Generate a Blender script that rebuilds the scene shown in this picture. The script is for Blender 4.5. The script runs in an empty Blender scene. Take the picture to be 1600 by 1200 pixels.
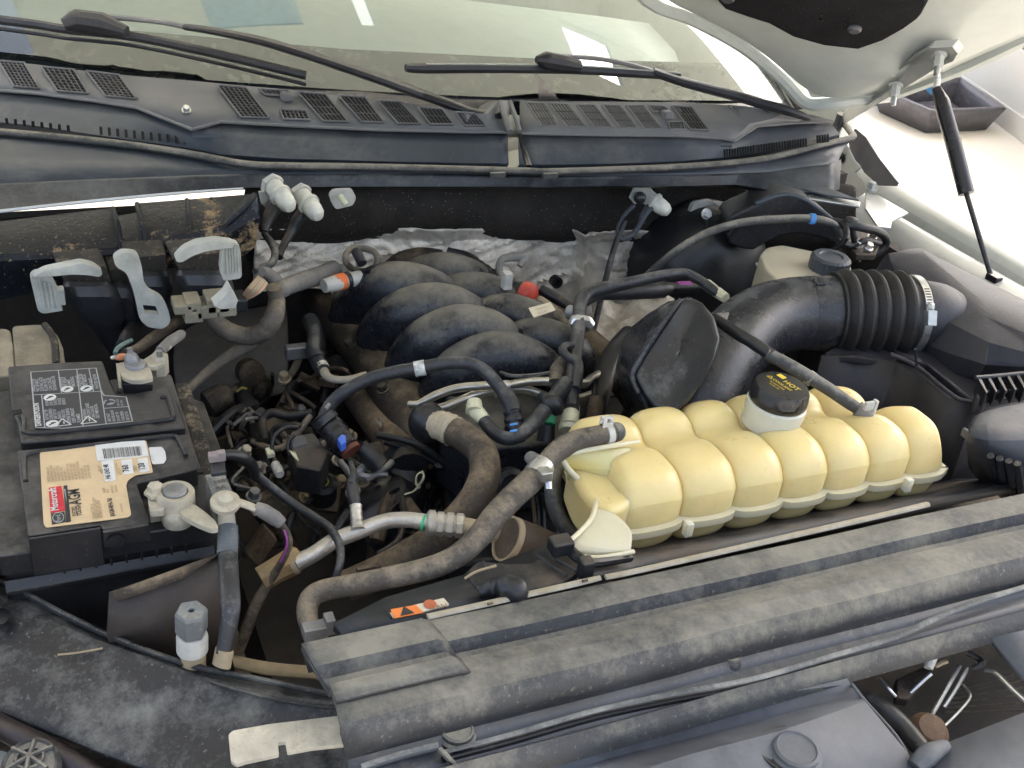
import bpy, bmesh, math, random
from mathutils import Vector, Matrix, noise
random.seed(7)
SC = bpy.context.scene
COL = SC.collection
R = math.radians
V3 = Vector

# ------------------------------------------------------------------ camera
CAM_H = 0.6                        # metres above the battery top, which is z = 0
FPX = 1712.0                       # focal length in pixels of a 1600 wide picture
RIGHT = V3((0.91232001, -0.39511782, 0.10749001))
DOWN = V3((-0.11690533, -0.5029109, -0.8563958))
FWD = V3((0.39243514, 0.76874087, -0.50500706))
CAM = V3((0, 0, CAM_H))
cd = bpy.data.cameras.new('camera')
cam = bpy.data.objects.new('camera', cd)
COL.objects.link(cam)
cd.sensor_width = 36.0
cd.lens = FPX / 1600 * 36.0
cd.clip_start = 0.02
cd.clip_end = 400
m = Matrix.Identity(4)
for i in range(3):
    m[i][0] = RIGHT[i]; m[i][1] = -DOWN[i]; m[i][2] = -FWD[i]; m[i][3] = CAM[i]
cam.matrix_world = m
SC.camera = cam

# ------------------------------------------------------------------ sky, sun, exposure
SUN_EL, SUN_AZ = R(50), R(62)      # azimuth from +Y towards +X
w = bpy.data.worlds.new('World'); SC.world = w; w.use_nodes = True
nt = w.node_tree; nt.nodes.clear()
sky = nt.nodes.new('ShaderNodeTexSky'); sky.sky_type = 'NISHITA'; sky.sun_disc = False
sky.sun_elevation = SUN_EL; sky.sun_rotation = SUN_AZ; sky.dust_density = 6.0; sky.ozone_density = 0.3
bg = nt.nodes.new('ShaderNodeBackground'); bg.inputs['Strength'].default_value = 0.15
ou = nt.nodes.new('ShaderNodeOutputWorld')
hs = nt.nodes.new('ShaderNodeHueSaturation'); hs.inputs['Saturation'].default_value = 0.75   # hazy white sky
nt.links.new(sky.outputs[0], hs.inputs['Color']); nt.links.new(hs.outputs[0], bg.inputs[0]); nt.links.new(bg.outputs[0], ou.inputs[0])
sd = bpy.data.lights.new('sun', 'SUN'); sd.energy = 3.2; sd.angle = R(0.5); sd.color = (1, 0.95, 0.86)
so = bpy.data.objects.new('sun', sd); COL.objects.link(so)
dirn = V3((math.sin(SUN_AZ) * math.cos(SUN_EL), math.cos(SUN_AZ) * math.cos(SUN_EL), math.sin(SUN_EL)))
so.rotation_euler = dirn.to_track_quat('Z', 'Y').to_euler(); so.location = (6, 6, 8)
SC.view_settings.view_transform = 'Standard'; SC.view_settings.look = 'None'
SC.view_settings.exposure = 2.05; SC.view_settings.gamma = 1
SC.cycles.max_bounces = 10; SC.cycles.transparent_max_bounces = 12

# ------------------------------------------------------------------ from the photograph to the place
def ray(px, py): return RIGHT * (px - 800) + DOWN * (py - 600) + FWD * FPX
def P(px, py, z):
    r = ray(px, py); return CAM + r * ((z - CAM_H) / r.z)
def PY(px, py, y):
    r = ray(px, py); return CAM + r * (y / r.y)
def PX(px, py, x):
    r = ray(px, py); return CAM + r * (x / r.x)
def mpp(p): return (p - CAM).dot(FWD) / FPX      # metres one pixel spans at that point

# ------------------------------------------------------------------ materials
MATS = {}
def mat(name, col, rough=0.5, metal=0.0, dust=None, amt=0.3, up=0.3, dscale=9, bump=0.15, bscale=90,
        var=0.25, vscale=25, spec=0.5, coat=0.0, speck=0.0, sss=0.0, trans=0.0, sharp=0.22, drough=0.85):
    if name in MATS: return MATS[name]
    M = bpy.data.materials.new(name); M.use_nodes = True; MATS[name] = M
    nt = M.node_tree; N = nt.nodes; L = nt.links
    b = N['Principled BSDF']
    b.inputs['Metallic'].default_value = metal
    b.inputs['Specular IOR Level'].default_value = spec
    b.inputs['Coat Weight'].default_value = coat
    if sss:
        b.inputs['Subsurface Weight'].default_value = sss
        b.inputs['Subsurface Radius'].default_value = (0.03, 0.02, 0.008)
        b.inputs['Subsurface Scale'].default_value = 1.0
    b.inputs['Transmission Weight'].default_value = trans
    tc = N.new('ShaderNodeTexCoord')
    def noise_(sc, det=6, rg=0.6):
        n = N.new('ShaderNodeTexNoise'); n.inputs['Scale'].default_value = sc
        n.inputs['Detail'].default_value = det; n.inputs['Roughness'].default_value = rg
        L.new(tc.outputs['Object'], n.inputs['Vector']); return n
    def math_(op, a, bb, cl=False):
        n = N.new('ShaderNodeMath'); n.operation = op; n.use_clamp = cl
        for i, v in enumerate((a, bb)):
            if isinstance(v, (int, float)): n.inputs[i].default_value = v
            else: L.new(v, n.inputs[i])
        return n.outputs[0]
    def mixc(f, a, bb):
        n = N.new('ShaderNodeMix'); n.data_type = 'RGBA'
        if isinstance(f, (int, float)): n.inputs[0].default_value = f
        else: L.new(f, n.inputs[0])
        for i, v in ((6, a), (7, bb)):
            if isinstance(v, tuple): n.inputs[i].default_value = (*v, 1)
            else: L.new(v, n.inputs[i])
        return n.outputs[2]
    n1 = noise_(vscale, 8, 0.65)
    dark = tuple(c * (1 - var) for c in col); lite = tuple(min(1, c * (1 + var)) for c in col)
    mr = N.new('ShaderNodeMapRange'); L.new(n1.outputs['Fac'], mr.inputs[0])
    mr.inputs[1].default_value = 0.35; mr.inputs[2].default_value = 0.65
    c = mixc(mr.outputs[0], dark, lite)
    ro = math_('MULTIPLY_ADD', n1.outputs['Fac'], 0.25)
    ro.node.inputs[2].default_value = rough - 0.12
    if dust is not None:
        n2 = noise_(dscale, 10, 0.68)
        geo = N.new('ShaderNodeNewGeometry'); sp = N.new('ShaderNodeSeparateXYZ')
        L.new(geo.outputs['Normal'], sp.inputs[0])
        upz = math_('MULTIPLY', math_('MAXIMUM', sp.outputs[2], 0.0), up)
        nf = noise_(dscale * 11, 9, 0.78)
        fine = math_('MULTIPLY_ADD', nf.outputs['Fac'], 0.42); fine.node.inputs[2].default_value = -0.21
        t = math_('ADD', math_('ADD', n2.outputs['Fac'], upz), fine)
        mr2 = N.new('ShaderNodeMapRange'); L.new(t, mr2.inputs[0])
        lo = 0.78 - amt * 0.6
        mr2.inputs[1].default_value = lo; mr2.inputs[2].default_value = lo + sharp
        mr2.inputs[4].default_value = 0.95
        f = mr2.outputs[0]
        n3 = noise_(dscale * 3.1, 4)
        ns = noise_(260, 3, 0.5)
        sp2 = N.new('ShaderNodeMapRange'); L.new(ns.outputs['Fac'], sp2.inputs[0]); sp2.inputs[1].default_value = 0.64; sp2.inputs[2].default_value = 0.70; sp2.inputs[4].default_value = 0.55 * min(1, amt * 3)
        f = math_('MAXIMUM', f, sp2.outputs[0])
        d2 = mixc(n3.outputs['Fac'], tuple(x * 0.7 for x in dust), tuple(min(1, x * 1.25) for x in dust))
        c = mixc(f, c, d2)
        mm = N.new('ShaderNodeMix'); L.new(f, mm.inputs[0]); L.new(ro, mm.inputs[2]); mm.inputs[3].default_value = drough
        ro = mm.outputs[0]
        if metal:
            q = math_('SUBTRACT', 1.0, f); q2 = math_('MULTIPLY', q, metal); L.new(q2, b.inputs['Metallic'])
    if speck:
        vo = N.new('ShaderNodeTexVoronoi'); vo.inputs['Scale'].default_value = 150
        L.new(tc.outputs['Object'], vo.inputs['Vector'])
        n4 = noise_(14, 3)
        th = math_('MULTIPLY', n4.outputs['Fac'], speck)
        s = math_('LESS_THAN', vo.outputs['Distance'], th)
        s = math_('MULTIPLY', s, 0.7)
        c = mixc(s, c, (0.45, 0.43, 0.38))
    L.new(c, b.inputs['Base Color']); L.new(ro, b.inputs['Roughness'])
    if bump:
        nb = noise_(bscale, 6, 0.7)
        bp = N.new('ShaderNodeBump'); bp.inputs['Strength'].default_value = bump; bp.inputs['Distance'].default_value = 0.004
        L.new(nb.outputs['Fac'], bp.inputs['Height']); L.new(bp.outputs[0], b.inputs['Normal'])
    return M
TAN = (0.27, 0.21, 0.145); GREYD = (0.20, 0.195, 0.18); BROWN = (0.13, 0.10, 0.07)
m_blk = mat('black_plastic', (0.016, 0.017, 0.019), 0.42, dust=BROWN, amt=0.2, up=0.22)
m_clean = mat('clean_black_plastic', (0.014, 0.014, 0.016), 0.36, dust=GREYD, amt=0.08, up=0.1, bump=0.08)
m_batt = mat('battery_black', (0.018, 0.017, 0.018), 0.4, dust=(0.14, 0.13, 0.115), amt=0.1, up=0.26, bump=0.1, bscale=300)
m_cowl = mat('cowl_grey_plastic', (0.135, 0.138, 0.142), 0.5, dust=GREYD, amt=0.12, up=0.22, bump=0.2, bscale=500, var=0.08)
m_cowlf = mat('cowl_front_plastic', (0.050, 0.060, 0.076), 0.42, dust=(0.13, 0.13, 0.13), amt=0.2, up=0.2, bump=0.1, bscale=400, var=0.1)  # bluish base carries the sky's sheen on the cowl front
m_seal = mat('rubber_seal', (0.055, 0.055, 0.053), 0.6, dust=(0.26, 0.24, 0.2), amt=0.3, up=0.3, dscale=14)
m_cover = mat('dusty_cover_plastic', (0.040, 0.041, 0.043), 0.5, dust=(0.245, 0.23, 0.185), amt=0.27, up=0.30, dscale=11, bump=0.35, bscale=200, sharp=0.30)
m_panel = mat('grille_panel_plastic', (0.075, 0.08, 0.09), 0.5, dust=(0.17, 0.17, 0.165), amt=0.16, up=0.18, dscale=4, bump=0.12, bscale=500, sharp=0.4)
m_liner = mat('grimy_liner_plastic', (0.014, 0.015, 0.018), 0.42, dust=(0.21, 0.205, 0.185), amt=0.34, up=0.14, dscale=19, bump=0.35, bscale=120, sharp=0.3)
m_hose = mat('dirty_rubber_hose', (0.085, 0.072, 0.058), 0.7, dust=(0.30, 0.24, 0.165), amt=0.40, up=0.18, dscale=24, bump=0.45, bscale=180)
m_hosed = mat('brown_dusted_rubber', (0.055, 0.042, 0.03), 0.7, dust=(0.25, 0.185, 0.115), amt=0.42, up=0.15, dscale=16, bump=0.4, bscale=150)
m_tubeb = mat('black_corrugated_tube', (0.028, 0.029, 0.032), 0.42, dust=GREYD, amt=0.2, up=0.2, dscale=22, bump=0.2)
m_alu = mat('dusty_aluminium', (0.55, 0.52, 0.46), 0.38, metal=0.75, dust=(0.36, 0.31, 0.23), amt=0.3, up=0.15, dscale=18, bump=0.2)
m_pipe = mat('coated_steel_pipe', (0.50, 0.47, 0.40), 0.3, metal=0.85, dust=(0.33, 0.28, 0.2), amt=0.18, up=0.1, dscale=24, bump=0.1)
m_steel = mat('bright_steel', (0.62, 0.62, 0.6), 0.3, metal=0.9, dust=GREYD, amt=0.2, up=0.1, dscale=30)
m_cream = mat('cream_nylon', (0.62, 0.60, 0.42), 0.4, dust=(0.3, 0.26, 0.18), amt=0.1, up=0.08, dscale=30)
m_tan = mat('tan_crusted_metal', (0.34, 0.27, 0.17), 0.6, dust=(0.4, 0.31, 0.19), amt=0.35, up=0.2, dscale=30)
m_white = mat('grimy_white_plastic', (0.52, 0.51, 0.46), 0.5, dust=(0.3, 0.26, 0.2), amt=0.22, up=0.12, dscale=25)
m_lever = mat('grey_lever_plastic', (0.42, 0.43, 0.39), 0.45, dust=(0.5, 0.48, 0.42), amt=0.12, up=0.2, dscale=20)
m_term = mat('beige_zinc_clamp', (0.46, 0.42, 0.33), 0.5, metal=0.25, dust=(0.42, 0.37, 0.27), amt=0.4, up=0.15, dscale=40, bump=0.4)
m_lead = mat('lead_post', (0.25, 0.25, 0.25), 0.45, metal=0.6, dust=(0.35, 0.33, 0.29), amt=0.3, up=0.1, dscale=40)
m_tank = mat('yellowed_tank_plastic', (0.75, 0.60, 0.275), 0.3, var=0.06, vscale=12, sss=0.55, bump=0.04, coat=0.1, dust=(0.62, 0.43, 0.14), amt=0.16, up=0.12, dscale=6, sharp=0.4, drough=0.4)
m_flange = mat('pale_tank_flange', (0.70, 0.62, 0.42), 0.35, var=0.05, sss=0.3, bump=0.05)
m_neck = mat('translucent_white_plastic', (0.62, 0.60, 0.5), 0.35, var=0.05, sss=0.4, bump=0.03)
m_foil = mat('crinkled_foil', (0.62, 0.57, 0.48), 0.4, metal=0.3, dust=(0.26, 0.21, 0.15), amt=0.38, up=0.1, dscale=7, bump=1.0, bscale=22)
m_paint = mat('silver_paint', (0.44, 0.45, 0.42), 0.3, metal=0.0, dust=(0.36, 0.33, 0.26), amt=0.0, up=0.02, var=0.05, dscale=6, bump=0.03, coat=0.25)
m_hood = mat('pale_green_grey_paint', (0.52, 0.55, 0.52), 0.33, dust=(0.42, 0.42, 0.38), amt=0.08, up=0, dscale=8, bump=0.04, coat=0.2, var=0.05)
m_felt = mat('charcoal_felt', (0.018, 0.018, 0.02), 0.95, bump=0.6, bscale=300, speck=0.12, spec=0.1)
m_fire = mat('sooty_black_felt', (0.032, 0.028, 0.024), 0.8, dust=BROWN, amt=0.22, up=0.1, speck=0.17, bump=0.4, bscale=100, spec=0.2)
m_dark = mat('grimy_engine_metal', (0.04, 0.032, 0.024), 0.6, dust=(0.18, 0.135, 0.085), amt=0.34, up=0.15, dscale=20, bump=0.6, bscale=80, metal=0.2)
m_brown = mat('mud_brown_metal', (0.075, 0.052, 0.034), 0.75, dust=(0.24, 0.18, 0.115), amt=0.32, up=0.18, dscale=14, bump=0.5, bscale=90)
m_rust = mat('dull_brown_cup', (0.06, 0.038, 0.026), 0.6, dust=(0.16, 0.11, 0.07), amt=0.2, up=0.1, dscale=20)
m_manif = mat('manifold_black_plastic', (0.017, 0.019, 0.025), 0.27, dust=(0.20, 0.185, 0.15), amt=0.15, up=0.40, dscale=16, bump=0.25, bscale=160, sharp=0.3)
m_duct = mat('duct_black_plastic', (0.022, 0.023, 0.027), 0.27, dust=(0.21, 0.215, 0.22), amt=0.27, up=0.14, dscale=9, bump=0.15, bscale=300, sharp=0.3)
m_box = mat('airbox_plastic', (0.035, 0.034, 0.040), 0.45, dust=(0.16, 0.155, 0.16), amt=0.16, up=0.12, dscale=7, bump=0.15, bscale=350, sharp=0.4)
m_fuse = mat('mud_splashed_black', (0.012, 0.014, 0.018), 0.35, dust=(0.38, 0.27, 0.15), amt=0.34, up=0.0, dscale=9, bump=0.5, bscale=90, sharp=0.06, spec=0.3)
m_boot = mat('connector_boot_black', (0.026, 0.027, 0.031), 0.34, dust=(0.25, 0.21, 0.16), amt=0.14, up=0.12, dscale=20, sharp=0.12)
m_crust = mat('mud_crusted_connector', (0.035, 0.03, 0.024), 0.8, dust=(0.30, 0.24, 0.16), amt=0.26, up=0.1, dscale=45, bump=0.9, bscale=120, sharp=0.15)
m_orange = mat('orange_clip', (0.75, 0.17, 0.04), 0.5); m_red = mat('red_clip', (0.50, 0.06, 0.035), 0.45, dust=BROWN, amt=0.2, up=0.1)
m_blue = mat('blue_clip', (0.06, 0.16, 0.68), 0.4); m_lblue = mat('light_blue_clip', (0.08, 0.30, 0.72), 0.4)
m_green = mat('green_clip', (0.05, 0.42, 0.2), 0.45); m_purple = mat('purple_tape', (0.34, 0.06, 0.30), 0.5)
m_yellow = mat('yellow_mark', (0.30, 0.27, 0.05), 0.5)
m_rubw = mat('wiper_black', (0.022, 0.022, 0.026), 0.42, dust=GREYD, amt=0.1, up=0.14, dscale=30, bump=0.06, bscale=300)
m_gun = mat('strut_black', (0.02, 0.018, 0.022), 0.25, var=0.05)
m_harn = mat('taped_harness', (0.14, 0.12, 0.095), 0.75, dust=(0.34, 0.27, 0.17), amt=0.32, up=0.12, dscale=22, bump=0.5, bscale=70)
m_conv = mat('grey_taped_loom', (0.19, 0.18, 0.165), 0.7, dust=(0.3, 0.26, 0.2), amt=0.3, up=0.15, dscale=25, bump=0.3)
m_rail = mat('beige_foam_strip', (0.40, 0.36, 0.29), 0.7, dust=(0.34, 0.29, 0.2), amt=0.4, up=0.2, dscale=30)
def flat(name, col, rough=0.5):
    return mat(name, col, rough, bump=0, var=0.06, vscale=60)
t_white = flat('print_white', (0.62, 0.62, 0.6)); t_grey = flat('print_grey', (0.36, 0.37, 0.38)); t_black = flat('print_black', (0.03, 0.03, 0.03))
t_beige = flat('label_beige', (0.60, 0.45, 0.27), 0.45); t_red = flat('print_red', (0.55, 0.03, 0.045), 0.4); t_brown = flat('print_brown', (0.26, 0.18, 0.10))
t_orange = flat('print_orange', (0.78, 0.22, 0.05)); t_cream = flat('label_cream', (0.62, 0.55, 0.42)); t_yel = flat('print_yellow', (0.75, 0.55, 0.05))
t_blk2 = flat('label_black', (0.028, 0.028, 0.032), 0.4)

# ------------------------------------------------------------------ mesh builders
class G:
    """collects shapes into one mesh"""
    def __init__(s): s.v = []; s.f = []
    def add(s, v, f):
        o = len(s.v); s.v += [V3(p) for p in v]; s.f += [tuple(i + o for i in q) for q in f]; return s
    def tube(s, pts, rad, n=14, sub=5, smooth=True, fn=None, flatn=1.0, cap=True, upv=None):
        """pts world points, rad one number or one per point, metres"""
        if not isinstance(rad, (list, tuple)): rad = [rad] * len(pts)
        C, Rr = [], []
        k = len(pts)
        for i in range(k - 1):
            p0 = pts[max(i - 1, 0)]; p1 = pts[i]; p2 = pts[i + 1]; p3 = pts[min(i + 2, k - 1)]
            for j in range(sub):
                t = j / sub
                if smooth:
                    q = 0.5 * ((2 * p1) + (-p0 + p2) * t + (2 * p0 - 5 * p1 + 4 * p2 - p3) * t * t + (-p0 + 3 * p1 - 3 * p2 + p3) * t ** 3)
                else: q = p1.lerp(p2, t)
                C.append(q); Rr.append(rad[i] + (rad[i + 1] - rad[i]) * t)
        C.append(pts[-1].copy()); Rr.append(rad[-1])
        L = [0.0]
        for i in range(1, len(C)): L.append(L[-1] + (C[i] - C[i - 1]).length)
        t0 = (C[1] - C[0]).normalized()
        u = V3((0, 0, 1)) if upv is None else V3(upv)
        if abs(u.dot(t0)) > 0.95: u = V3((1, 0, 0))
        u = (u - t0 * u.dot(t0)).normalized()
        V, F = [], []
        for i, c in enumerate(C):
            a = C[max(i - 1, 0)]; b = C[min(i + 1, len(C) - 1)]
            t = (b - a).normalized() if (b - a).length > 1e-9 else t0
            u = (u - t * u.dot(t)).normalized(); w_ = t.cross(u)
            r = Rr[i] * (fn(L[i], L[-1]) if fn else 1)
            for q in range(n):
                an = 2 * math.pi * q / n
                V.append(c + w_ * (math.cos(an) * r) + u * (math.sin(an) * r * flatn))
        for i in range(len(C) - 1):
            for q in range(n):
                a = i * n + q; b = i * n + (q + 1) % n
                F.append((a, b, b + n, a + n))
        if cap:
            F.append(tuple(range(n - 1, -1, -1))); e = (len(C) - 1) * n; F.append(tuple(range(e, e + n)))
        return s.add(V, F)
    def lathe(s, c, ax, prof, n=28, upv=None, wob=None):
        """prof = [(radius, height along ax)]"""
        ax = V3(ax).normalized(); u = V3((0, 0, 1)) if abs(ax.z) < 0.9 else V3((1, 0, 0))
        u = (u - ax * u.dot(ax)).normalized(); w_ = ax.cross(u); V, F = [], []
        for r, h in prof:
            for q in range(n):
                an = 2 * math.pi * q / n; rr = r * (wob(q, n, h) if wob else 1)
                V.append(c + ax * h + (u * math.cos(an) + w_ * math.sin(an)) * rr)
        for i in range(len(prof) - 1):
            for q in range(n):
                a = i * n + q; b = i * n + (q + 1) % n; F.append((a, b, b + n, a + n))
        F.append(tuple(range(n - 1, -1, -1))); e = (len(prof) - 1) * n; F.append(tuple(range(e, e + n)))
        return s.add(V, F)
    def box(s, c, hx, hy, hz):
        """c centre, hx hy hz half-extent vectors (or numbers)"""
        hx, hy, hz = (V3(h) if not isinstance(h, (int, float)) else None or V3([h if k == i else 0 for k in range(3)]) for i, h in enumerate((hx, hy, hz)))
        V = [c + hx * a + hy * b + hz * d for a in (-1, 1) for b in (-1, 1) for d in (-1, 1)]
        return s.add(V, [(0, 1, 3, 2), (4, 6, 7, 5), (0, 4, 5, 1), (2, 3, 7, 6), (0, 2, 6, 4), (1, 5, 7, 3)])
    def slab(s, top, down):
        """polygon 'top' (world points) swept by vector 'down'"""
        n = len(top); d = V3(down)
        V = [p.copy() for p in top] + [p + d for p in top]
        F = [tuple(range(n)), tuple(range(2 * n - 1, n - 1, -1))]
        F += [(i, i + n, (i + 1) % n + n, (i + 1) % n) for i in range(n)]
        return s.add(V, F)
    def grid(s, rows, close=False):
        m_ = len(rows[0]); V = [p for r in rows for p in r]; F = []
        for i in range(len(rows) - 1):
            for j in range(m_ - 1 + (1 if close else 0)):
                a = i * m_ + j; b = i * m_ + (j + 1) % m_; F.append((a, b, b + m_, a + m_))
        return s.add(V, F)
    def ball(s, c, r, n=16, sx=1, sy=1, sz=1):
        V, F = [], []
        for i in range(n // 2 + 1):
            th = math.pi * i / (n // 2)
            for q in range(n):
                ph = 2 * math.pi * q / n
                V.append(c + V3((math.sin(th) * math.cos(ph) * r * sx, math.sin(th) * math.sin(ph) * r * sy, math.cos(th) * r * sz)))
        for i in range(n // 2):
            for q in range(n):
                a = i * n + q; b = i * n + (q + 1) % n; F.append((a, a + n, b + n, b))
        return s.add(V, F)
def world_loc(o):
    v = V3((0, 0, 0))
    while o is not None: v = v + o.location; o = o.parent
    return v
def thing(name, label, cat, loc, group=None):
    o = bpy.data.objects.new(name, None); COL.objects.link(o); o.location = V3(loc); o.empty_display_size = 0.02
    o['label'] = label; o['category'] = cat
    if group: o['group'] = group
    return o
def mk(name, g, m_, parent=None, bevel=0.0, seg=2, solid=0.0, subd=0, label=None, cat=None, group=None, kind=None, flat_=False, jit=0.0, off=-1, ang=35):
    vs = g.v
    if jit:
        vs = [v + noise.noise_vector(v * 22) * jit for v in vs]
    base = world_loc(parent) if parent else V3((sum(v.x for v in vs) / len(vs), sum(v.y for v in vs) / len(vs), min(v.z for v in vs)))
    me = bpy.data.meshes.new(name); me.from_pydata([v - base for v in vs], [], g.f)
    bm = bmesh.new(); bm.from_mesh(me)
    bmesh.ops.remove_doubles(bm, verts=bm.verts, dist=1e-6)
    bmesh.ops.recalc_face_normals(bm, faces=bm.faces)
    for f in bm.faces: f.smooth = not flat_
    if not flat_:
        for e in bm.edges:
            if len(e.link_faces) == 2 and e.calc_face_angle(0) > R(ang): e.smooth = False
    bm.to_mesh(me); bm.free()
    me.materials.append(m_)
    o = bpy.data.objects.new(name, me); COL.objects.link(o)
    if parent: o.parent = parent
    else: o.location = base
    if solid:
        md = o.modifiers.new('thickness', 'SOLIDIFY'); md.thickness = solid; md.offset = off
    if bevel:
        md = o.modifiers.new('bevel', 'BEVEL'); md.width = bevel; md.segments = seg; md.limit_method = 'ANGLE'; md.angle_limit = R(30); md.harden_normals = True
    if subd:
        md = o.modifiers.new('sub', 'SUBSURF'); md.levels = subd; md.render_levels = subd
    if label: o['label'] = label
    if cat: o['category'] = cat
    if group: o['group'] = group
    if kind: o['kind'] = kind
    return o
def pp(l, z=None):   # pixel list to world list
    return [P(a[0], a[1], a[2] if len(a) > 2 else z) for a in l]
def pt(l, r, g=None, **k):   # tube from pixel triples, radius in photo pixels
    w_ = pp(l)
    if not isinstance(r, (list, tuple)): r = [r] * len(l)
    rr = [q * mpp(p) for q, p in zip(r, w_)]
    g = g or G(); return g.tube(w_, rr, **k)
def at(l, t):   # a point at fraction t of a pixel-triple path (straight pieces)
    i = min(int(t * (len(l) - 1)), len(l) - 2); f = t * (len(l) - 1) - i
    return tuple(l[i][k] + (l[i + 1][k] - l[i][k]) * f for k in range(3))
def ribs(pitch, depth):
    return lambda s_, L_: 1 + depth * (0.5 + 0.5 * math.cos(2 * math.pi * s_ / pitch)) 
def rnd(poly, r, k=4):
    """round the corners of a world polygon"""
    out = []; n = len(poly)
    for i in range(n):
        p = poly[i]; a = poly[i - 1] - p; b = poly[(i + 1) % n] - p
        d = min(r, a.length * 0.45, b.length * 0.45)
        p0 = p + a.normalized() * d; p2 = p + b.normalized() * d
        for j in range(k + 1):
            t = j / k; out.append(p0 * (1 - t) ** 2 + p * 2 * t * (1 - t) + p2 * t * t)
    return out
def bolt(parent, c, ax, r, h, m_=None, name='bolt'):
    g = G(); g.lathe(c, ax, [(r * 1.35, 0), (r * 1.35, h * 0.2)], 18); g.lathe(c + V3(ax).normalized() * h * 0.2, ax, [(r, 0), (r, h * 0.7), (r * 0.85, h * 0.8)], 6)
    return mk(name, g, m_ or m_steel, parent, flat_=True)
def text_mesh(txt, size, origin, xdir, ydir, bold=False, wscale=1.0, off=0.0):
    """mesh verts/faces of lettering lying in the plane xdir, ydir"""
    c = bpy.data.curves.new('t', 'FONT'); c.body = txt; c.size = size; c.resolution_u = 2
    c.offset = min(off, size * 0.02)
    o = bpy.data.objects.new('t', c); COL.objects.link(o)
    bpy.context.view_layer.update()
    me = bpy.data.meshes.new_from_object(o.evaluated_get(bpy.context.evaluated_depsgraph_get()))
    X_ = V3(xdir).normalized(); Y_ = V3(ydir).normalized()
    V = [origin + X_ * (v.co.x * wscale) + Y_ * v.co.y for v in me.vertices]; F = [tuple(p.vertices) for p in me.polygons]
    bpy.data.objects.remove(o); bpy.data.curves.remove(c); bpy.data.meshes.remove(me)
    return V, F
# ================================================================== SETTING
m_floor = mat('pale_concrete', (0.68, 0.63, 0.55), 0.6, var=0.05, vscale=2, bump=0.05, bscale=30)
m_wall = mat('white_wall_panel', (0.62, 0.60, 0.56), 0.5, var=0.04, vscale=1.5, bump=0.03)
m_ceil = mat('white_ceiling_paint', (0.78, 0.80, 0.76), 0.7, var=0.03, bump=0.02)
g = G(); g.grid([[V3((-60, -60, -1.05)), V3((60, -60, -1.05))], [V3((-60, 90, -1.05)), V3((60, 90, -1.05))]])
mk('ground', g, m_floor, kind='structure')
# white wall beyond the tray, its foot meets the floor along the line seen at the right edge
wa = P(1500, 148, -1.05); wb = P(1600, 222, -1.05); wd = (wa - wb).normalized(); wo = wb - wd * 3.0; wn = V3((wd.y, -wd.x, 0))
if wn.x < 0: wn = -wn
def wallpt(u, z, d=0): return wo + wd * u + V3((0, 0, z + 1.05)) + wn * d
W = thing('wall', 'white panelled wall rising from the pale floor behind the open hood', 'wall', wallpt(3, -1.05))
for i, (z0, z1) in enumerate(((-1.05, -0.62), (-0.60, -0.17), (-0.15, 0.28), (0.30, 0.75))):
    g = G(); g.slab([wallpt(0, z0), wallpt(7, z0), wallpt(7, z1), wallpt(0, z1)], wn * 0.08)
    mk('panel', g, m_wall, W, bevel=0.012)
g = G(); g.slab([wallpt(0, -1.05, .06), wallpt(7, -1.05, .06), wallpt(7, 0.75, .06), wallpt(0, 0.75, .06)], wn * 0.06)
mk('backing', g, m_wall, W)
g = G(); g.slab([wallpt(0, -1.05, -.02), wallpt(7, -1.05, -.02), wallpt(7, -0.93, -.02), wallpt(0, -0.93, -.02)], wn * 0.019)
mk('skirting', g, m_wall, W, bevel=0.004)
# tray on the floor
zf = -1.045
T = thing('drip_tray', 'dark grey rectangular ribbed tray lying on the pale floor', 'tray', P(1470, 190, zf))
m_tray = mat('tray_grey', (0.10, 0.095, 0.11), 0.45, dust=(0.3, 0.25, 0.2), amt=0.15, up=0.1, dscale=3)
oc = [P(1352, 172, zf), P(1442, 213, zf), P(1560, 207, zf), P(1490, 158, zf)]
cc = sum(oc, V3((0, 0, 0))) / 4
hh = V3((0, 0, 0.14)); inn = [cc + (p - cc) * 0.86 for p in oc]; bot = [cc + (p - cc) * 0.8 for p in oc]
g = G(); g.slab([p + V3((0, 0, 0.02)) for p in bot], V3((0, 0, -0.015))); mk('base', g, m_tray, T)
g = G()
rows = [[p for p in (bot + [bot[0]])], [cc + (p - cc) * 0.95 + hh * 0.75 for p in (oc + [oc[0]])], [p + hh for p in (oc + [oc[0]])]]
g.grid(rows); mk('side_wall', g, m_tray, T, solid=0.02)
for k in range(11):
    f = 0.1 + 0.8 * k / 10
    a = bot[0].lerp(bot[1], f).lerp(bot[3].lerp(bot[2], f), 0.1); b = bot[0].lerp(bot[1], f).lerp(bot[3].lerp(bot[2], f), 0.75)
    g = G(); g.tube([a + V3((0, 0, .03)), b + V3((0, 0, .03))], 0.02, n=6, sub=1); mk('rib', g, m_tray, T)
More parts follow.
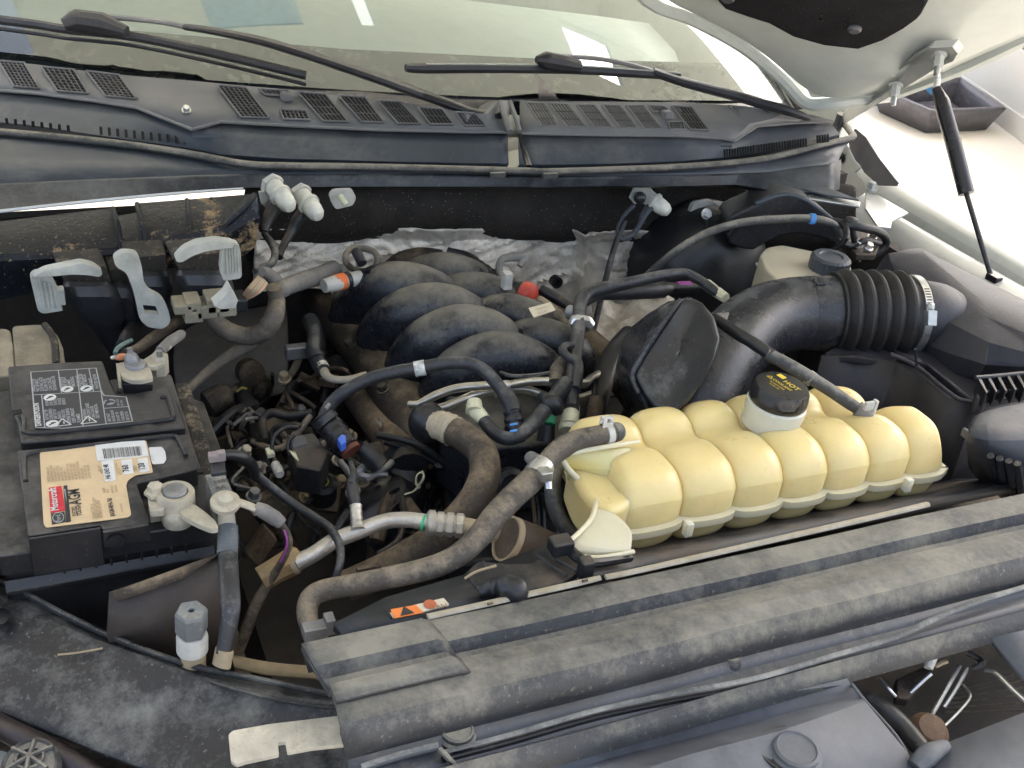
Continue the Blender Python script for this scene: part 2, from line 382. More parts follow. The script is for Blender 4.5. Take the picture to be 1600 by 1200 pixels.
# brown cabinet and blue bin beyond the hinge corner
def backbox(name, label, cat, px0, px1, py, h, m_, dz=-1.045, depth=0.5, part=None):
    a = P(px0, py, dz); b = P(px1, py, dz); d = V3((b - a)).normalized(); nn = V3((-d.y, d.x, 0))
    t = thing(name, label, cat, (a + b) / 2)
    g = G(); g.slab([a, b, b + nn * depth, a + nn * depth], V3((0, 0, h))); mk('body', g, m_, t, bevel=0.01)
    return t, a, b, nn
m_wood = mat('brown_wood', (0.16, 0.09, 0.05), 0.5, bump=0.1)
t, a, b, nn = backbox('cabinet', 'brown wooden cabinet beyond the base of the windscreen pillar', 'cabinet', 1258, 1292, 152, 1.3, m_wood)
g = G()
for k in range(3):
    q = a.lerp(b, 0.2 + 0.3 * k) - nn * 0.012
    g.slab([q, q + (b - a) * 0.07, q + (b - a) * 0.07 + V3((0, 0, 1.2)), q + V3((0, 0, 1.2))], nn * 0.01)
mk('slat', g, mat('pale_trim', (0.45, 0.36, 0.22), 0.5), t, bevel=0.002, kind='stuff')
m_sky = mat('blue_bin_plastic', (0.10, 0.34, 0.66), 0.4)
t, a, b, nn = backbox('storage_bin', 'bright blue plastic bin standing on the floor behind the tray', 'bin', 1370, 1452, 166, 0.42, m_sky, depth=0.4)
g = G(); g.slab([a + V3((0, 0, .42)), b + V3((0, 0, .42)), b + nn * .4 + V3((0, 0, .42)), a + nn * .4 + V3((0, 0, .42))], V3((0, 0, 0.04))); mk('lid', g, m_wall, t, bevel=0.01)

# unseen ceiling overhead, its gaps and reach shaped for reflections (it is what the windscreen mirrors)
CE = thing('ceiling', 'unseen pale ceiling over the truck, gaps shaped for windshield reflections', 'ceiling', (0.5, 2.5, 2.6))
CE['kind'] = 'structure'; del CE['category']
def cboard(x0, x1, y0, y1, z=2.6, th=0.05, m_=None, nm='board'):
    g = G(); g.slab([V3((x0, y0, z)), V3((x1, y0, z)), V3((x1, y1, z)), V3((x0, y1, z))], V3((0, 0, th))); return mk(nm, g, m_ or m_ceil, CE)
ys = [0.6, 1.5, 2.4, 3.3, 4.2, 5.1, 6.0]
for i in range(6):
    xs = [(-3.5, 8 if i == 3 else 3.6)]
    if i == 1: xs = [(-3.5, 3.6)]
    if i == 2:
        cboard(-3.5, 8, 2.41, 2.93); cboard(-3.5, 8, 3.22, 3.29)
        for x0, x1 in ((-3.5, -.8), (-.42, .3), (.75, 1.06), (1.14, 2.5), (2.9, 8)): cboard(x0, x1, 2.93, 3.22)
        cboard(.3, .75, 2.94, 3.21, m_=mat('blue_reflection_board', (.40, .56, .74), .6)); continue  # blue board added to put a blue patch in the windshield's reflection
    for x0, x1 in xs: cboard(x0, x1, ys[i] + 0.01, ys[i + 1] - 0.01)
for y in ys[1:-1]:
    cboard(-3.5, 3.6, y - 0.04, y + 0.04, 2.50, 0.1, m_ceil, 'beam')

# ================================================================== HOOD (raised)
HD = thing('open_hood', 'raised pale grey-green hood with black insulation pad on its underside', 'hood', (1.47, 1.51, 0.13))
def hoodz(x, y):  # inner surface of the hood, ribs aside
    return 0.125 + (1.51 - y) * 0.70 + 0.10 * (1 - ((x - 0.66) / 0.82) ** 2) 
def hp(x, y, dz=0): return V3((x, y, hoodz(x, y) + dz))
edge = [(1530, 95), (1400, 140)]
rows = []
# rear edge traced as real points, then rows towards the nose
rear = [(-0.16, 1.50, 0.13), (-0.10, 1.54, 0.24), (0.0, 1.56, 0.36), (0.3, 1.6, 0.42), (0.6, 1.62, 0.44), (0.85, 1.6, 0.36)]
rear = [V3(p) for p in rear] + [PY(1015, -12, 1.60), PY(1085, 18, 1.60), PY(1165, 62, 1.60), PY(1225, 112, 1.59), PY(1262, 150, 1.57), PY(1300, 152, 1.545), PY(1345, 146, 1.53), PX(1398, 140, 1.475)]
NV = 15
side = PX(1600, 55, 1.475); sl = (side - rear[-1]) / (rear[-1].y - side.y)
for k in range(NV):
    t = k / (NV - 1); r = []
    for i, p in enumerate(rear):
        y = p.y + (0.36 - p.y) * t
        e = p + V3((0, 0, (p.y - y) * sl.z))
        zc = 0.16 + (1.51 - y) * sl.z + 0.10 * (1 - ((p.x - 0.66) / 0.82) ** 2)
        bl = min(1, t * 3.0)
        r.append(V3((p.x, y, e.z * (1 - bl) + (zc if i < len(rear) - 1 else e.z) * bl)))
    rows.append(r)
g = G(); g.grid(rows); shell = mk('inner_panel', g, m_hood, HD, solid=0.03, subd=1, off=0)
# lip along rear edge and around the corner
g = G(); g.tube([p + V3((0, 0.004, -0.012)) for p in rear[4:]], 0.012, n=8, sub=4); mk('rear_lip', g, m_hood, HD)
g = G()
se = [PX(1398, 140, 1.478), PX(1450, 121, 1.478), PX(1520, 93, 1.478), PX(1600, 55, 1.478), PX(1720, -5, 1.478), PX(1900, -100, 1.478)]
g.tube([p + V3((0, 0, -0.006)) for p in se], 0.013, n=8, sub=4); mk('side_flange', g, m_hood, HD)
def onhood(px, py, lift=0.0):
    """point of the hood's lower face under that pixel (steps along the ray)"""
    r = ray(px, py).normalized(); lo = None
    for k in range(400):
        q = CAM + r * (0.8 + k * 0.004)
        zz = 0.16 + (1.51 - q.y) * sl.z + 0.10 * (1 - ((q.x - 0.66) / 0.82) ** 2)
        if q.z < zz - 0.022 and lo is None: pass
        if q.z > zz - 0.020 - lift and k > 3: return q
        lo = q
    r2 = PY(px, py, 1.5); return r2
# insulation pad
pad = [(1095, -60), (1110, -18), (1128, 2), (1168, 16), (1200, 26), (1240, 48), (1290, 62), (1345, 68), (1385, 54), (1420, 34), (1442, 18), (1456, -8), (1440, -70)]
PD = [PY(px, py, 0) for px, py in []]
def hplane(px, py, d=0.0):
    # plane through the rear corner and the side edge, a touch below the panel
    a = PY(1262, 150, 1.57); b = PX(1398, 140, 1.475); c = PX(1600, 55, 1.475)
    n_ = (c - b).cross(PY(1100, 18, 1.60) - b).normalized()
    if n_.z > 0: n_ = -n_
    o_ = b + n_ * d; r = ray(px, py); return CAM + r * ((o_ - CAM).dot(n_) / r.dot(n_)), n_
pts = [hplane(px, py, 0.045)[0] for px, py in pad]; hn = hplane(0, 0)[1]
c0 = sum(pts, V3((0, 0, 0))) / len(pts)
g = G(); rws = []
for s_, d_ in ((1.0, -0.012), (0.985, 0.004), (0.95, 0.012), (0.8, 0.014), (0.5, 0.016), (0.2, 0.016), (0.02, 0.016)):
    rws.append([c0 + (p - c0) * s_ + hn * d_ for p in pts])
g.grid(rws, close=True); ins = mk('insulation_pad', g, m_felt, HD)
for (px, py) in ((1335, 46), (1137, -2)):
    c, n_ = hplane(px, py, 0.063); g = G(); g.lathe(c, n_, [(0.0001, .004), (0.008, .004), (0.011, .001), (0.011, -.004)], 20); mk('clip', g, mat('clip_grey', (0.09, 0.09, 0.1), 0.5), HD)
# embossed ribs and flutes by the hinge corner
for l in ([(1235, 62), (1262, 82), (1285, 108), (1300, 132), (1335, 143)], [(1262, 66), (1290, 84), (1312, 106), (1345, 118), (1372, 132)], [(1128, 32), (1170, 46), (1215, 58), (1250, 80)]):
    w_ = [hplane(a, b, 0.016)[0] for a, b in l]; g = G(); g.tube(w_, [0.004] + [0.009] * (len(l) - 2) + [0.004], n=8, flatn=0.8); mk('pressed_rib', g, m_hood, HD)
# tab on the rear edge
g = G(); g.slab([hplane(a, b, 0.03)[0] for a, b in ((1196, 27), (1211, 15), (1240, 25), (1232, 30), (1222, 33))], hn * 0.003); mk('tab', g, m_hood, HD)
# hinge: long plate from the corner of the body up to the two nuts
HG = bpy.data.objects.new('hinge', None); COL.objects.link(HG); HG.parent = HD; HG.location = PX(1315, 200, 1.46) - HD.location; HG['label'] = 'grey hinge arm with two nuts'
hin = [(1318, 195), (1316, 178), (1372, 138), (1420, 96), (1452, 75), (1488, 73), (1497, 84), (1490, 96), (1462, 108), (1430, 128), (1400, 146)]
g = G(); tp = []
for px, py in hin:
    q = hplane(px, py, 0.055)[0]
    if px < 1380: q = PX(px, py, 1.455)
    tp.append(q)
g.slab(tp, V3((0.008, 0.0, 0.012))); mk('hinge_plate', g, m_paint, HG, bevel=0.0015)
for px, py in ((1468, 84), (1400, 132)):
    c, n_ = hplane(px, py, 0.056); b_ = bolt(HG, c, n_, 0.0085, 0.022, m_paint, 'nut')
    g = G(); g.lathe(c, n_, [(0.005, 0.015), (0.005, 0.036), (0.003, 0.038)], 12); mk('stud', g, m_steel, HG)
# gas strut
GS = thing('gas_strut', 'black gas strut with thin steel rod standing between fender rail and hood', 'strut', PX(1553, 447, 1.46))
a = hplane(1467, 118, 0.03)[0]; b = PX(1463, 138, 1.455); c = PX(1510, 303, 1.455); d = PX(1551, 440, 1.455)
a2 = PX(1466, 120, 1.455)
g = G(); k = mpp(b); g.tube([b, PX(1472, 160, 1.455), PX(1490, 225, 1.455), c], [7 * k, 12 * k, 12 * k, 12 * k], n=20, smooth=False); mk('cylinder', g, m_gun, GS)
g = G(); g.tube([c + (b - c) * .02, d], 4.2 * mpp(d), n=12, sub=3); mk('rod', g, m_gun, GS)
g = G(); g.tube([PX(1466, 100, 1.455), a2, b], 5 * k, n=12, sub=3); mk('ball_stud', g, m_steel, GS)
g = G(); g.box(d, 0.008, 0.012, 0.012); g.lathe(d + V3((0.01, 0, -.008)), (1, 0, 0), [(.012, 0), (.012, .012), (.008, .014)], 14); mk('lower_mount', g, m_gun, GS, bevel=0.002)

# ================================================================== FENDER and right flank
FE = thing('fender', 'silver painted right fender rail with a long dark gap beside the strut', 'fender', (1.5, 1.3, -0.1))
def xl(l, x): return [PX(a, b, x) for a, b in l]
o1 = [(1330, 205), (1362, 240), (1403, 287), (1489, 333), (1600, 400), (1760, 500)]
o2 = [(1322, 262), (1352, 285), (1379, 303), (1440, 338), (1532, 390), (1700, 488)]
A1 = [PX(1335, 208, 1.56), PX(1365, 242, 1.55)] + xl(o1[2:], 1.54); A2 = xl(o2, 1.50)
g = G(); g.grid([[p + V3((.05, 0, -.10)) for p in A1], [p + V3((.02, 0, -.012)) for p in A1], A1, [a_.lerp(b_, .5) + V3((0, 0, .004)) for a_, b_ in zip(A1, A2)], A2, [p + V3((0, 0, -0.05)) for p in A2]])
mk('outer_skin', g, m_paint, FE, solid=0.003, subd=1)
i1 = [(1345, 290), (1372, 312), (1440, 352), (1512, 398), (1640, 470), (1760, 540)]
i2 = [(1330, 310), (1352, 345), (1400, 372), (1470, 395), (1530, 432), (1600, 470), ]
i3 = [(1310, 325), (1330, 392), (1385, 420), (1450, 440), (1520, 470), (1600, 500)]
B1 = xl(i1, 1.487); B2 = xl(i2, 1.45); B3 = xl(i3, 1.40)
g = G(); g.grid([[p + V3((0, 0, -0.05)) for p in B1], B1, [a_.lerp(b_, .45) + V3((0, 0, .006)) for a_, b_ in zip(B1, B2)], B2, B3, [p + V3((-.02, 0, -.2)) for p in B3]])
mk('inner_rail', g, m_paint, FE, solid=0.003, subd=1)
# triangular gusset at the cowl corner, hinge base, bracket plate
g = G(); g.slab([PX(a_, b_, 1.475) for a_, b_ in ((1335, 200), (1352, 214), (1372, 246), (1403, 286), (1400, 291), (1372, 290), (1350, 270), (1342, 256), (1330, 250), (1325, 222))], V3((0.004, 0, 0))); mk('gusset', g, mat('gusset_grey', (0.13, 0.12, 0.13), 0.5), FE, bevel=0.001)
g = G(); g.slab([PX(a_, b_, 1.455) for a_, b_ in ((1302, 268), (1308, 226), (1322, 225), (1334, 250), (1344, 262), (1336, 270), (1350, 285), (1352, 300), (1340, 308), (1320, 300))], V3((0.004, 0, 0))); mk('hinge_base', g, m_paint, FE, bevel=0.001)
g = G(); g.ball(PX(1313, 246, 1.452), 0.012, 14, .3, 1, 1); mk('hinge_hole', g, m_clean, FE)
g = G(); g.slab([P(a_, b_, -0.05) for a_, b_ in ((1352, 300), (1372, 304), (1420, 332), (1394, 345), (1392, 356), (1372, 354), (1352, 325))], V3((0, 0, -0.004))); mk('corner_plate', g, m_paint, FE, bevel=0.001)
bolt(FE, P(1360, 297, -0.045), (0, 0, 1), 0.008, 0.016, m_paint, 'fender_bolt')
# floor of gap
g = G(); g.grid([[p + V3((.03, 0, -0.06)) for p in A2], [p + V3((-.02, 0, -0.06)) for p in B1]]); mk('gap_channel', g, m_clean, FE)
# white glare body panel of the door beyond? (outer fender flank falls away)

# ================================================================== WINDSHIELD
def cz(px): return 0.12 if px < 1150 else 0.12 - 0.045 * (px - 1150) / 120
A_row = [(-160, 80), (0, 95), (60, 101), (150, 113), (213, 119), (300, 126), (350, 131), (450, 140), (533, 149), (600, 157), (650, 163), (695, 170), (730, 178), (762, 178), (778, 158), (795, 157), (812, 159), (850, 162), (950, 162), (1060, 163), (1150, 168), (1190, 171), (1228, 176), (1262, 180), (1300, 187)]
glb = [V3((-0.45, 1.86, 0.09)), V3((-0.1, 1.80, 0.105)), V3((0.2, 1.70, .112)), V3((0.5, 1.60, .112)), V3((0.8, 1.555, .11)), V3((1.05, 1.57, .10)), V3((1.25, 1.61, .085)), PY(1243, 170, 1.655)]
glt_y = 2.9
pe = [PY(1243, 170, 1.655), PY(1205, 110, 1.76), PY(1172, 52, 1.86)]
dv = (pe[2] - pe[0]) / (pe[2].y - pe[0].y)
rows = []
for k in range(8):
    t = k / 7; r = []
    for i, p in enumerate(glb):
        u = i / 7; L_ = 0.95 * t
        slope = 0.50 * (1 - u) + dv.z * u * 1.0
        r.append(V3((p.x + dv.x * L_ * u - 0.02 * L_ * (1 - u), p.y + L_, p.z + L_ * slope - 0.07 * L_ * L_)))
    rows.append(r)
MG = bpy.data.materials.new('green_tinted_glass'); MG.use_nodes = True; n_ = MG.node_tree; n_.nodes.clear()
o_ = n_.nodes.new('ShaderNodeOutputMaterial'); mx = n_.nodes.new('ShaderNodeMixShader'); tr = n_.nodes.new('ShaderNodeBsdfTransparent'); gl = n_.nodes.new('ShaderNodeBsdfGlossy')
tr.inputs[0].default_value = (0.67, 0.74, 0.72, 1); gl.inputs[0].default_value = (0.88, 0.95, 0.94, 1); gl.inputs['Roughness'].default_value = 0.015
lw = n_.nodes.new('ShaderNodeFresnel'); lw.inputs[0].default_value = 1.9
n_.links.new(lw.outputs[0], mx.inputs[0]); n_.links.new(tr.outputs[0], mx.inputs[1]); n_.links.new(gl.outputs[0], mx.inputs[2]); n_.links.new(mx.outputs[0], o_.inputs[0])
WS = thing('windshield', 'greenish windshield glass with dark ceramic band along its foot', 'windshield', (0.6, 1.7, 0.1))
g = G(); g.grid(rows); mk('glass', g, MG, WS, subd=2)
# ceramic band just inside the glass
fr = [[p + V3((0, -.03, -0.018)) for p in rows[0]], [p + V3((0, 0.10, 0.10 * 0.45 - 0.006)) for p in rows[0]]]
g = G(); g.grid(fr); mk('ceramic_band', g, mat('frit_black', (0.035, 0.035, 0.04), 0.25, spec=0.5, bump=0), WS)
# pillar trim on the right of the glass
g = G()
L0 = [PY(1243, 172, 1.655), PY(1207, 112, 1.76), PY(1160, 35, 1.88), PY(1120, -30, 1.99)]
L1 = [PY(1256, 170, 1.65), PY(1222, 108, 1.75), PY(1176, 28, 1.87), PY(1140, -34, 1.98)]
L2 = [PY(1272, 158, 1.65), PY(1240, 100, 1.75), PY(1196, 22, 1.87), PY(1160, -40, 1.98)]
L3 = [p + V3((0.05, 0.02, -.05)) for p in L2]
g.grid([L0, L1]); mk('pillar_seal', g, m_seal, WS, solid=0.006)
g = G(); g.grid([[p + V3((0, 0, .006)) for p in L1], [p + V3((0, 0, .008)) for p in L2], L3]); mk('pillar_skin', g, m_paint, WS, solid=0.004, subd=1)
# door mirror, seen past the pillar
MR = thing('door_mirror', 'pale door mirror housing with dark rim behind the windscreen pillar', 'mirror', PY(1240, 150, 1.95))
g = G(); q = PY(1240, 90, 2.2); g.ball(q, 0.085, 18, .8, .5, 1.0); mk('housing', g, m_paint, MR)
g = G(); g.ball(q + V3((-.065, -.01, .0)), 0.07, 18, .4, .6, .9); mk('rim', g, m_clean, MR)
g = G(); g.tube([q + V3((0, 0, -.05)), q + V3((.02, -.02, -.16)), q + V3((-.06, -.05, -.2))], .025, n=10); mk('arm', g, m_clean, MR)
# cab interior seen through the glass
m_dash = mat('pale_dashboard', (0.50, 0.52, 0.47), 0.8, var=0.05)
DA = thing('dashboard', 'pale grey dashboard top seen faintly through the windshield', 'dashboard', (0.6, 1.9, 0.0))
g = G(); g.grid([[V3((-.5, 1.98, -.02)), V3((.5, 1.68, -.0)), V3((1.3, 1.74, -.04))], [V3((-.5, 2.3, .10)), V3((.5, 2.2, .12)), V3((1.5, 2.2, .02))], [V3((-.5, 2.7, .12)), V3((.5, 2.7, .14)), V3((1.6, 2.7, .05))], [V3((-.5, 2.75, -.5)), V3((.5, 2.75, -.5)), V3((1.6, 2.75, -.5))]])
mk('dash_top', g, m_dash, DA, solid=0.01, subd=1)
g = G(); g.grid([[V3((-.5, 3.1, -.6)), V3((1.8, 3.1, -.6))], [V3((-.5, 3.1, .9)), V3((1.8, 3.1, .9))]]); mk('cab_wall', g, m_dash, DA)
for x_ in (-.5, 1.72):
    g = G(); g.slab([V3((x_, 1.9, -.6)), V3((x_, 3.1, -.6)), V3((x_, 3.1, .30)), V3((x_, 1.9, .10))], V3((.03, 0, 0))); mk('door_trim', g, m_dash, DA)
g = G(); g.slab([V3((-.5, 2.75, .80)), V3((1.75, 2.75, .80)), V3((1.75, 3.2, .80)), V3((-.5, 3.2, .80))], V3((0, 0, .03))); mk('roof_lining', g, m_dash, DA)

# ================================================================== COWL
CW = thing('cowl_cover', 'grey plastic cowl cover with rows of slatted vents below the windshield', 'cowl', (0.7, 1.5, 0.05))
B_row = [(-160, 122), (0, 141), (60, 146), (150, 158), (213, 168), (300, 202), (345, 190), (450, 196), (533, 200), (600, 203), (650, 204), (695, 205), (730, 206), (762, 206), (778, 206), (795, 207), (812, 208), (850, 209), (950, 211), (1060, 212), (1128, 216), (1146, 220), (1183, 197), (1240, 192), (1300, 190)]
C_row = [(-160, 176), (0, 191), (60, 197), (150, 211), (213, 220), (300, 232), (345, 241), (450, 248), (533, 250), (600, 252), (650, 253), (695, 254), (730, 255), (762, 255), (778, 255), (795, 256), (812, 257), (850, 257), (950, 256), (1060, 252), (1128, 246), (1146, 244), (1183, 238), (1240, 226), (1312, 210)]
def zA(px): return 0.115 if px < 1100 else 0.115 - 0.04 * (px - 1100) / 200
def zB(px): return 0.092 if px < 1100 else 0.092 - 0.03 * (px - 1100) / 200
def zC(px): return 0.060 if px < 1100 else 0.060 - 0.02 * (px - 1100) / 200
def lin(row, px):
    for a_, b_ in zip(row, row[1:]):
        if a_[0] <= px <= b_[0]: return a_[1] + (b_[1] - a_[1]) * (px - a_[0]) / (b_[0] - a_[0])
    return row[-1][1]
def cowlp(px, py, lift=0.0):
    a_ = lin(A_row, px); b_ = lin(B_row, px); t = (py - a_) / (b_ - a_)
    return P(px, py, zA(px) * (1 - t) + zB(px) * t) + V3((0, -0.3, 1)).normalized() * lift
split = 14
for s0, s1, lab in ((0, 16, 'left cover half, long, with a raised fold'), (16, 25, 'right cover half ending in a fold by the hinge')):
    rA = [P(a_, b_, zA(a_)) for a_, b_ in A_row[s0:s1]]; rB = [P(a_, b_, zB(a_)) for a_, b_ in B_row[s0:s1]]; rC = [P(a_, b_, zC(a_)) for a_, b_ in C_row[s0:s1]]
    ext = [p + V3((0, 0.05, -.015)) for p in rA]
    g = G(); g.grid([ext, rA, [a_.lerp(b_, .5) for a_, b_ in zip(rA, rB)], rB]); mk('top_panel', g, m_cowl, CW, solid=0.003, ang=20, label=lab)
    bm_ = [a_ + V3((0, 0.002, -.003)) for a_ in rB]
    g = G(); g.grid([bm_, [a_.lerp(b_, .5) + V3((0, .004, 0)) for a_, b_ in zip(rB, rC)], rC, [p + V3((0, .012, -.02)) for p in rC]]); mk('front_face', g, m_cowlf, CW, solid=0.003)
    g = G(); g.tube([p + V3((0, -.001, 0)) for p in rB], 0.0025, n=8, sub=2, smooth=False); mk('crease_edge', g, m_cowl, CW)
# centre joint clip
g = G(); g.tube(pp([(812, 206, .093), (816, 225, .08), (822, 245, .068), (826, 262, .06)]), [.004, .004, .005, .006], n=8); mk('centre_joint', g, m_clean, CW)
g = G(); g.tube(pp([(782, 160, .12), (790, 185, .108), (797, 206, .096)]), .005, n=8); g.tube(pp([(797, 160, .12), (806, 185, .108), (812, 206, .096)]), .004, n=8); mk('joint_rib', g, m_cowl, CW)
# vents
m_well = mat('opening_shade', (0.008, 0.008, 0.009), 0.8, bump=0)  # near-black plates painted for the shade inside vents, slots and holes
vents = [ # x of top-left, y, top width, bottom-left x,y, bottom width
 [(-2, 98), (38, 101), (62, 141), (22, 138)], [(64, 107), (116, 112), (138, 149), (90, 145)], [(135, 114), (186, 120), (213, 157), (165, 153)],
 [(339, 136), (385, 140), (421, 187), (377, 186)], [(437, 174), (477, 176), (484, 190), (443, 189)], [(404, 142), (450, 145), (455, 153), (415, 151)],
 [(465, 147), (508, 150), (544, 193), (505, 192)], [(528, 152), (570, 155), (600, 194), (565, 193)], [(590, 160), (625, 162), (657, 196), (622, 196)],
 [(652, 170), (690, 173), (708, 197), (672, 197)], [(711, 178), (740, 180), (758, 199), (726, 199)],
 [(822, 164), (850, 165), (872, 200), (845, 200)], [(856, 165), (886, 166), (915, 201), (885, 201)], [(900, 167), (928, 167), (957, 202), (928, 202)],
 [(940, 167), (968, 168), (996, 203), (968, 203)], [(978, 168), (1005, 168), (1033, 204), (1006, 204)], [(1013, 168), (1036, 169), (1046, 178), (1020, 178)], [(1043, 193), (1066, 193), (1070, 205), (1046, 205)],
 [(1048, 168), (1080, 170), (1106, 206), (1078, 205)], [(1138, 168), (1166, 170), (1186, 188), (1160, 190)], [(1174, 172), (1196, 174), (1212, 186), (1190, 187)], [(1211, 177), (1224, 178), (1234, 184), (1222, 185)]]
for vi, q in enumerate(vents):
    c = [cowlp(a_, b_, 0.0035) for a_, b_ in q]
    g = G(); g.slab([cowlp(a_, b_, 0.0022) for a_, b_ in q], V3((0, 0, -0.001))); vt = mk('vent', g, m_well, CW)
    g = G(); nb = 6 if (c[1] - c[0]).length > 0.02 else 4
    for k in range(1, nb):
        f = k / nb; g.tube([c[0].lerp(c[1], f), c[3].lerp(c[2], f)], 0.0011, n=4, sub=1)
    nr = max(2, int((c[3] - c[0]).length / (0.0075 if vi < 6 else 0.02)))
    for k in range(1, nr):
        f = k / nr; g.tube([c[0].lerp(c[3], f), c[1].lerp(c[2], f)], 0.0008, n=4, sub=1)
    mk('grille', g, mat('grille_grey', (0.05, 0.05, 0.053), 0.5, dust=GREYD, amt=0.2, up=0.15, bump=0), vt, kind='stuff')
    g = G(); g.tube(c + [c[0]], 0.0016, n=6, sub=1, smooth=False); mk('rim', g, m_cowl, vt)
# drain slots on the front face
def slots(x0, x1, n_, yfun, hgt, wd=1.0):
    for k in range(n_):
        px = x0 + (x1 - x0) * k / (n_ - 1); py = yfun(px)
        q = [P(px - 2.4 * wd, py - hgt / 2, zC(px) + .013), P(px + 2.0 * wd, py - hgt / 2, zC(px) + .013), P(px + 3.2 * wd, py + hgt / 2, zC(px) + .004), P(px - 1.4 * wd, py + hgt / 2, zC(px) + .004)]
        g = G(); g.slab([p + V3((0, -.004, 0)) for p in q], V3((0, 0.003, 0))); mk('drain_slot', g, m_well, CW)
slots(10, 106, 8, lambda x: 188 + (x - 10) * 0.115, 9)
slots(157, 327, 14, lambda x: 203 + (x - 157) * 0.115, 12)
slots(1131, 1258, 32, lambda x: 239 - (x - 1131) * 0.135, 13, .42)
slots(1276, 1292, 5, lambda x: 217 - (x - 1276) * 0.13, 12, .42)
# screw on the raised fold
bolt(CW, cowlp(291, 176, .003), (0, -0.5, 1), 0.005, 0.008, m_steel, 'screw')
for px, py in ((447, 156), (1040, 184)):
    g = G(); g.box(cowlp(px, py, .006), .008, .009, .006); mk('nozzle', g, m_cowl, CW, bevel=0.003)
# seal along the cowl
SE = [(-160, 190), (0, 203), (100, 212), (200, 223), (300, 238), (380, 253), (450, 256), (533, 257), (680, 260), (820, 264), (850, 265), (950, 262), (1066, 257), (1150, 250), (1200, 243), (1250, 231), (1290, 221), (1326, 212)]
sw = [P(a_, b_, zC(a_) - .002) + V3((0, -.01, 0)) for a_, b_ in SE]
g = G(); g.tube(sw + [PX(1328, 205, 1.46), PX(1314, 188, 1.47)], [0.0068] * len(sw) + [.007, .0065], n=12, sub=4, flatn=0.8); s_ = mk('hood_seal', g, m_seal, None, label='long dusty rubber hood seal running across the front of the cowl', cat='seal')
g = G(); g.tube([PX(1316, 178, 1.46), PX(1312, 190, 1.46), PX(1304, 205, 1.455), PX(1303, 214, 1.45)], .010, n=10); mk('seal_end', g, m_seal, s_)
# lower trough under the seal: shelf face and lip
def rowz(l, z): return [P(a_, b_, z) for a_, b_ in l]
D1 = [P(a_, b_ + 7, zC(a_) - .008) + V3((0, -.004, 0)) for a_, b_ in SE]
lip = [(-160, 303), (0, 288), (100, 283), (200, 279), (300, 275), (380, 273), (450, 273), (533, 273), (680, 273), (820, 276), (850, 277), (950, 276), (1066, 274), (1150, 272), (1200, 270), (1250, 262), (1290, 258), (1310, 250)]
brn = [(-160, 345), (0, 328), (100, 317), (200, 307), (300, 298), (380, 292), (450, 291), (533, 290), (680, 290), (820, 290), (850, 291), (950, 289), (1066, 289), (1150, 287), (1200, 296), (1250, 300), (1290, 300), (1310, 296)]
zl = lambda px: 0.046 if px < 1100 else .035
TR = thing('cowl_trough', 'dark steel trough panel with a dusty ledge below the cowl seal', 'body panel', (0.7, 1.42, 0.03))
R2 = [P(a_, b_, zl(a_)) for a_, b_ in lip]; R3 = [P(a_, b_, zl(a_) - .012) + V3((0, 0, 0)) for a_, b_ in brn]
g = G(); g.grid([[p + V3((0, .02, 0)) for p in D1], D1, [a_.lerp(b_, .45) + V3((0, .004, 0)) for a_, b_ in zip(D1, R2)], R2]); mk('upper_face', g, m_cowlf, TR, solid=0.002)
g = G(); g.grid([[p + V3((0, -.003, .001)) for p in R2], [p + V3((0, -.006, -.001)) for p in R2], R3, [p + V3((0, .02, -.01)) for p in R3]]); mk('ledge', g, mat('dusty_ledge', (0.03, 0.034, 0.04), 0.4, dust=(0.16, 0.165, 0.17), amt=0.36, up=0.15, dscale=12, sharp=0.35), TR, solid=0.002)
ed = [PY(a_, b_ + 2, 1.345) for a_, b_ in brn if a_ <= 400]
g = G(); g.tube(ed, [0.0021] * (len(ed) - 2) + [0.0016, 0.001], n=6, sub=3); mk('painted_edge', g, mat('white_edge_paint', (0.6, 0.62, 0.62), 0.35, var=.05), TR)
for px, py in ((775, 271), (857, 272)):
    g = G(); g.box(P(px, py, .06) + V3((0, -.006, 0)), .012, .003, .004); mk('clip', g, m_seal, TR, bevel=.001)
# tabs of the bracket at the right end of the trough
g = G(); g.slab(pp([(1190, 272), (1226, 288), (1290, 303), (1345, 315), (1343, 322), (1285, 313), (1222, 303), (1205, 290)], .02), V3((0, 0, -.004))); mk('end_bracket', g, m_steel, TR, bevel=.0015)
g = G(); g.slab(pp([(1200, 275), (1240, 272), (1262, 278), (1272, 290), (1300, 295), (1343, 312), (1290, 304), (1228, 288)], .026), V3((0, 0, -.003))); mk('bracket_flange', g, m_cowlf, TR, bevel=.001)

# ================================================================== WIPERS
WP = thing('wiper', 'long black wiper with its arm rising left from the centre of the cowl', 'wiper', cowlp(760, 190))
def gp(px, py, y): return PY(px, py, y)
arm = [(782, 181, 1.50), (740, 176, 1.505), (700, 162, 1.52), (660, 148, 1.54), (600, 126, 1.555), (533, 103, 1.58), (460, 79, 1.61), (400, 62, 1.64), (330, 48, 1.68), (290, 42, 1.71)]
g = G(); w_ = [gp(*q) for q in arm[:4]]; g.tube(w_, [.009, .011, .012, .012], n=12, flatn=.6); mk('pivot_head', g, m_rubw, WP)
g = G(); w_ = [gp(*q) for q in arm[3:]]; g.tube(w_, [.0125, .0125, .012, .0115, .0105, .009, .008], n=10, flatn=.6); mk('arm', g, m_rubw, WP)
g = G(); w_ = [gp(290, 42, 1.71), gp(250, 34, 1.725), gp(190, 28, 1.74), gp(135, 24, 1.76)]; g.tube(w_, .006, n=8, flatn=.7); mk('arm_tip', g, mat('wiper_tip_grey', (0.16, 0.16, 0.16), 0.5), WP)
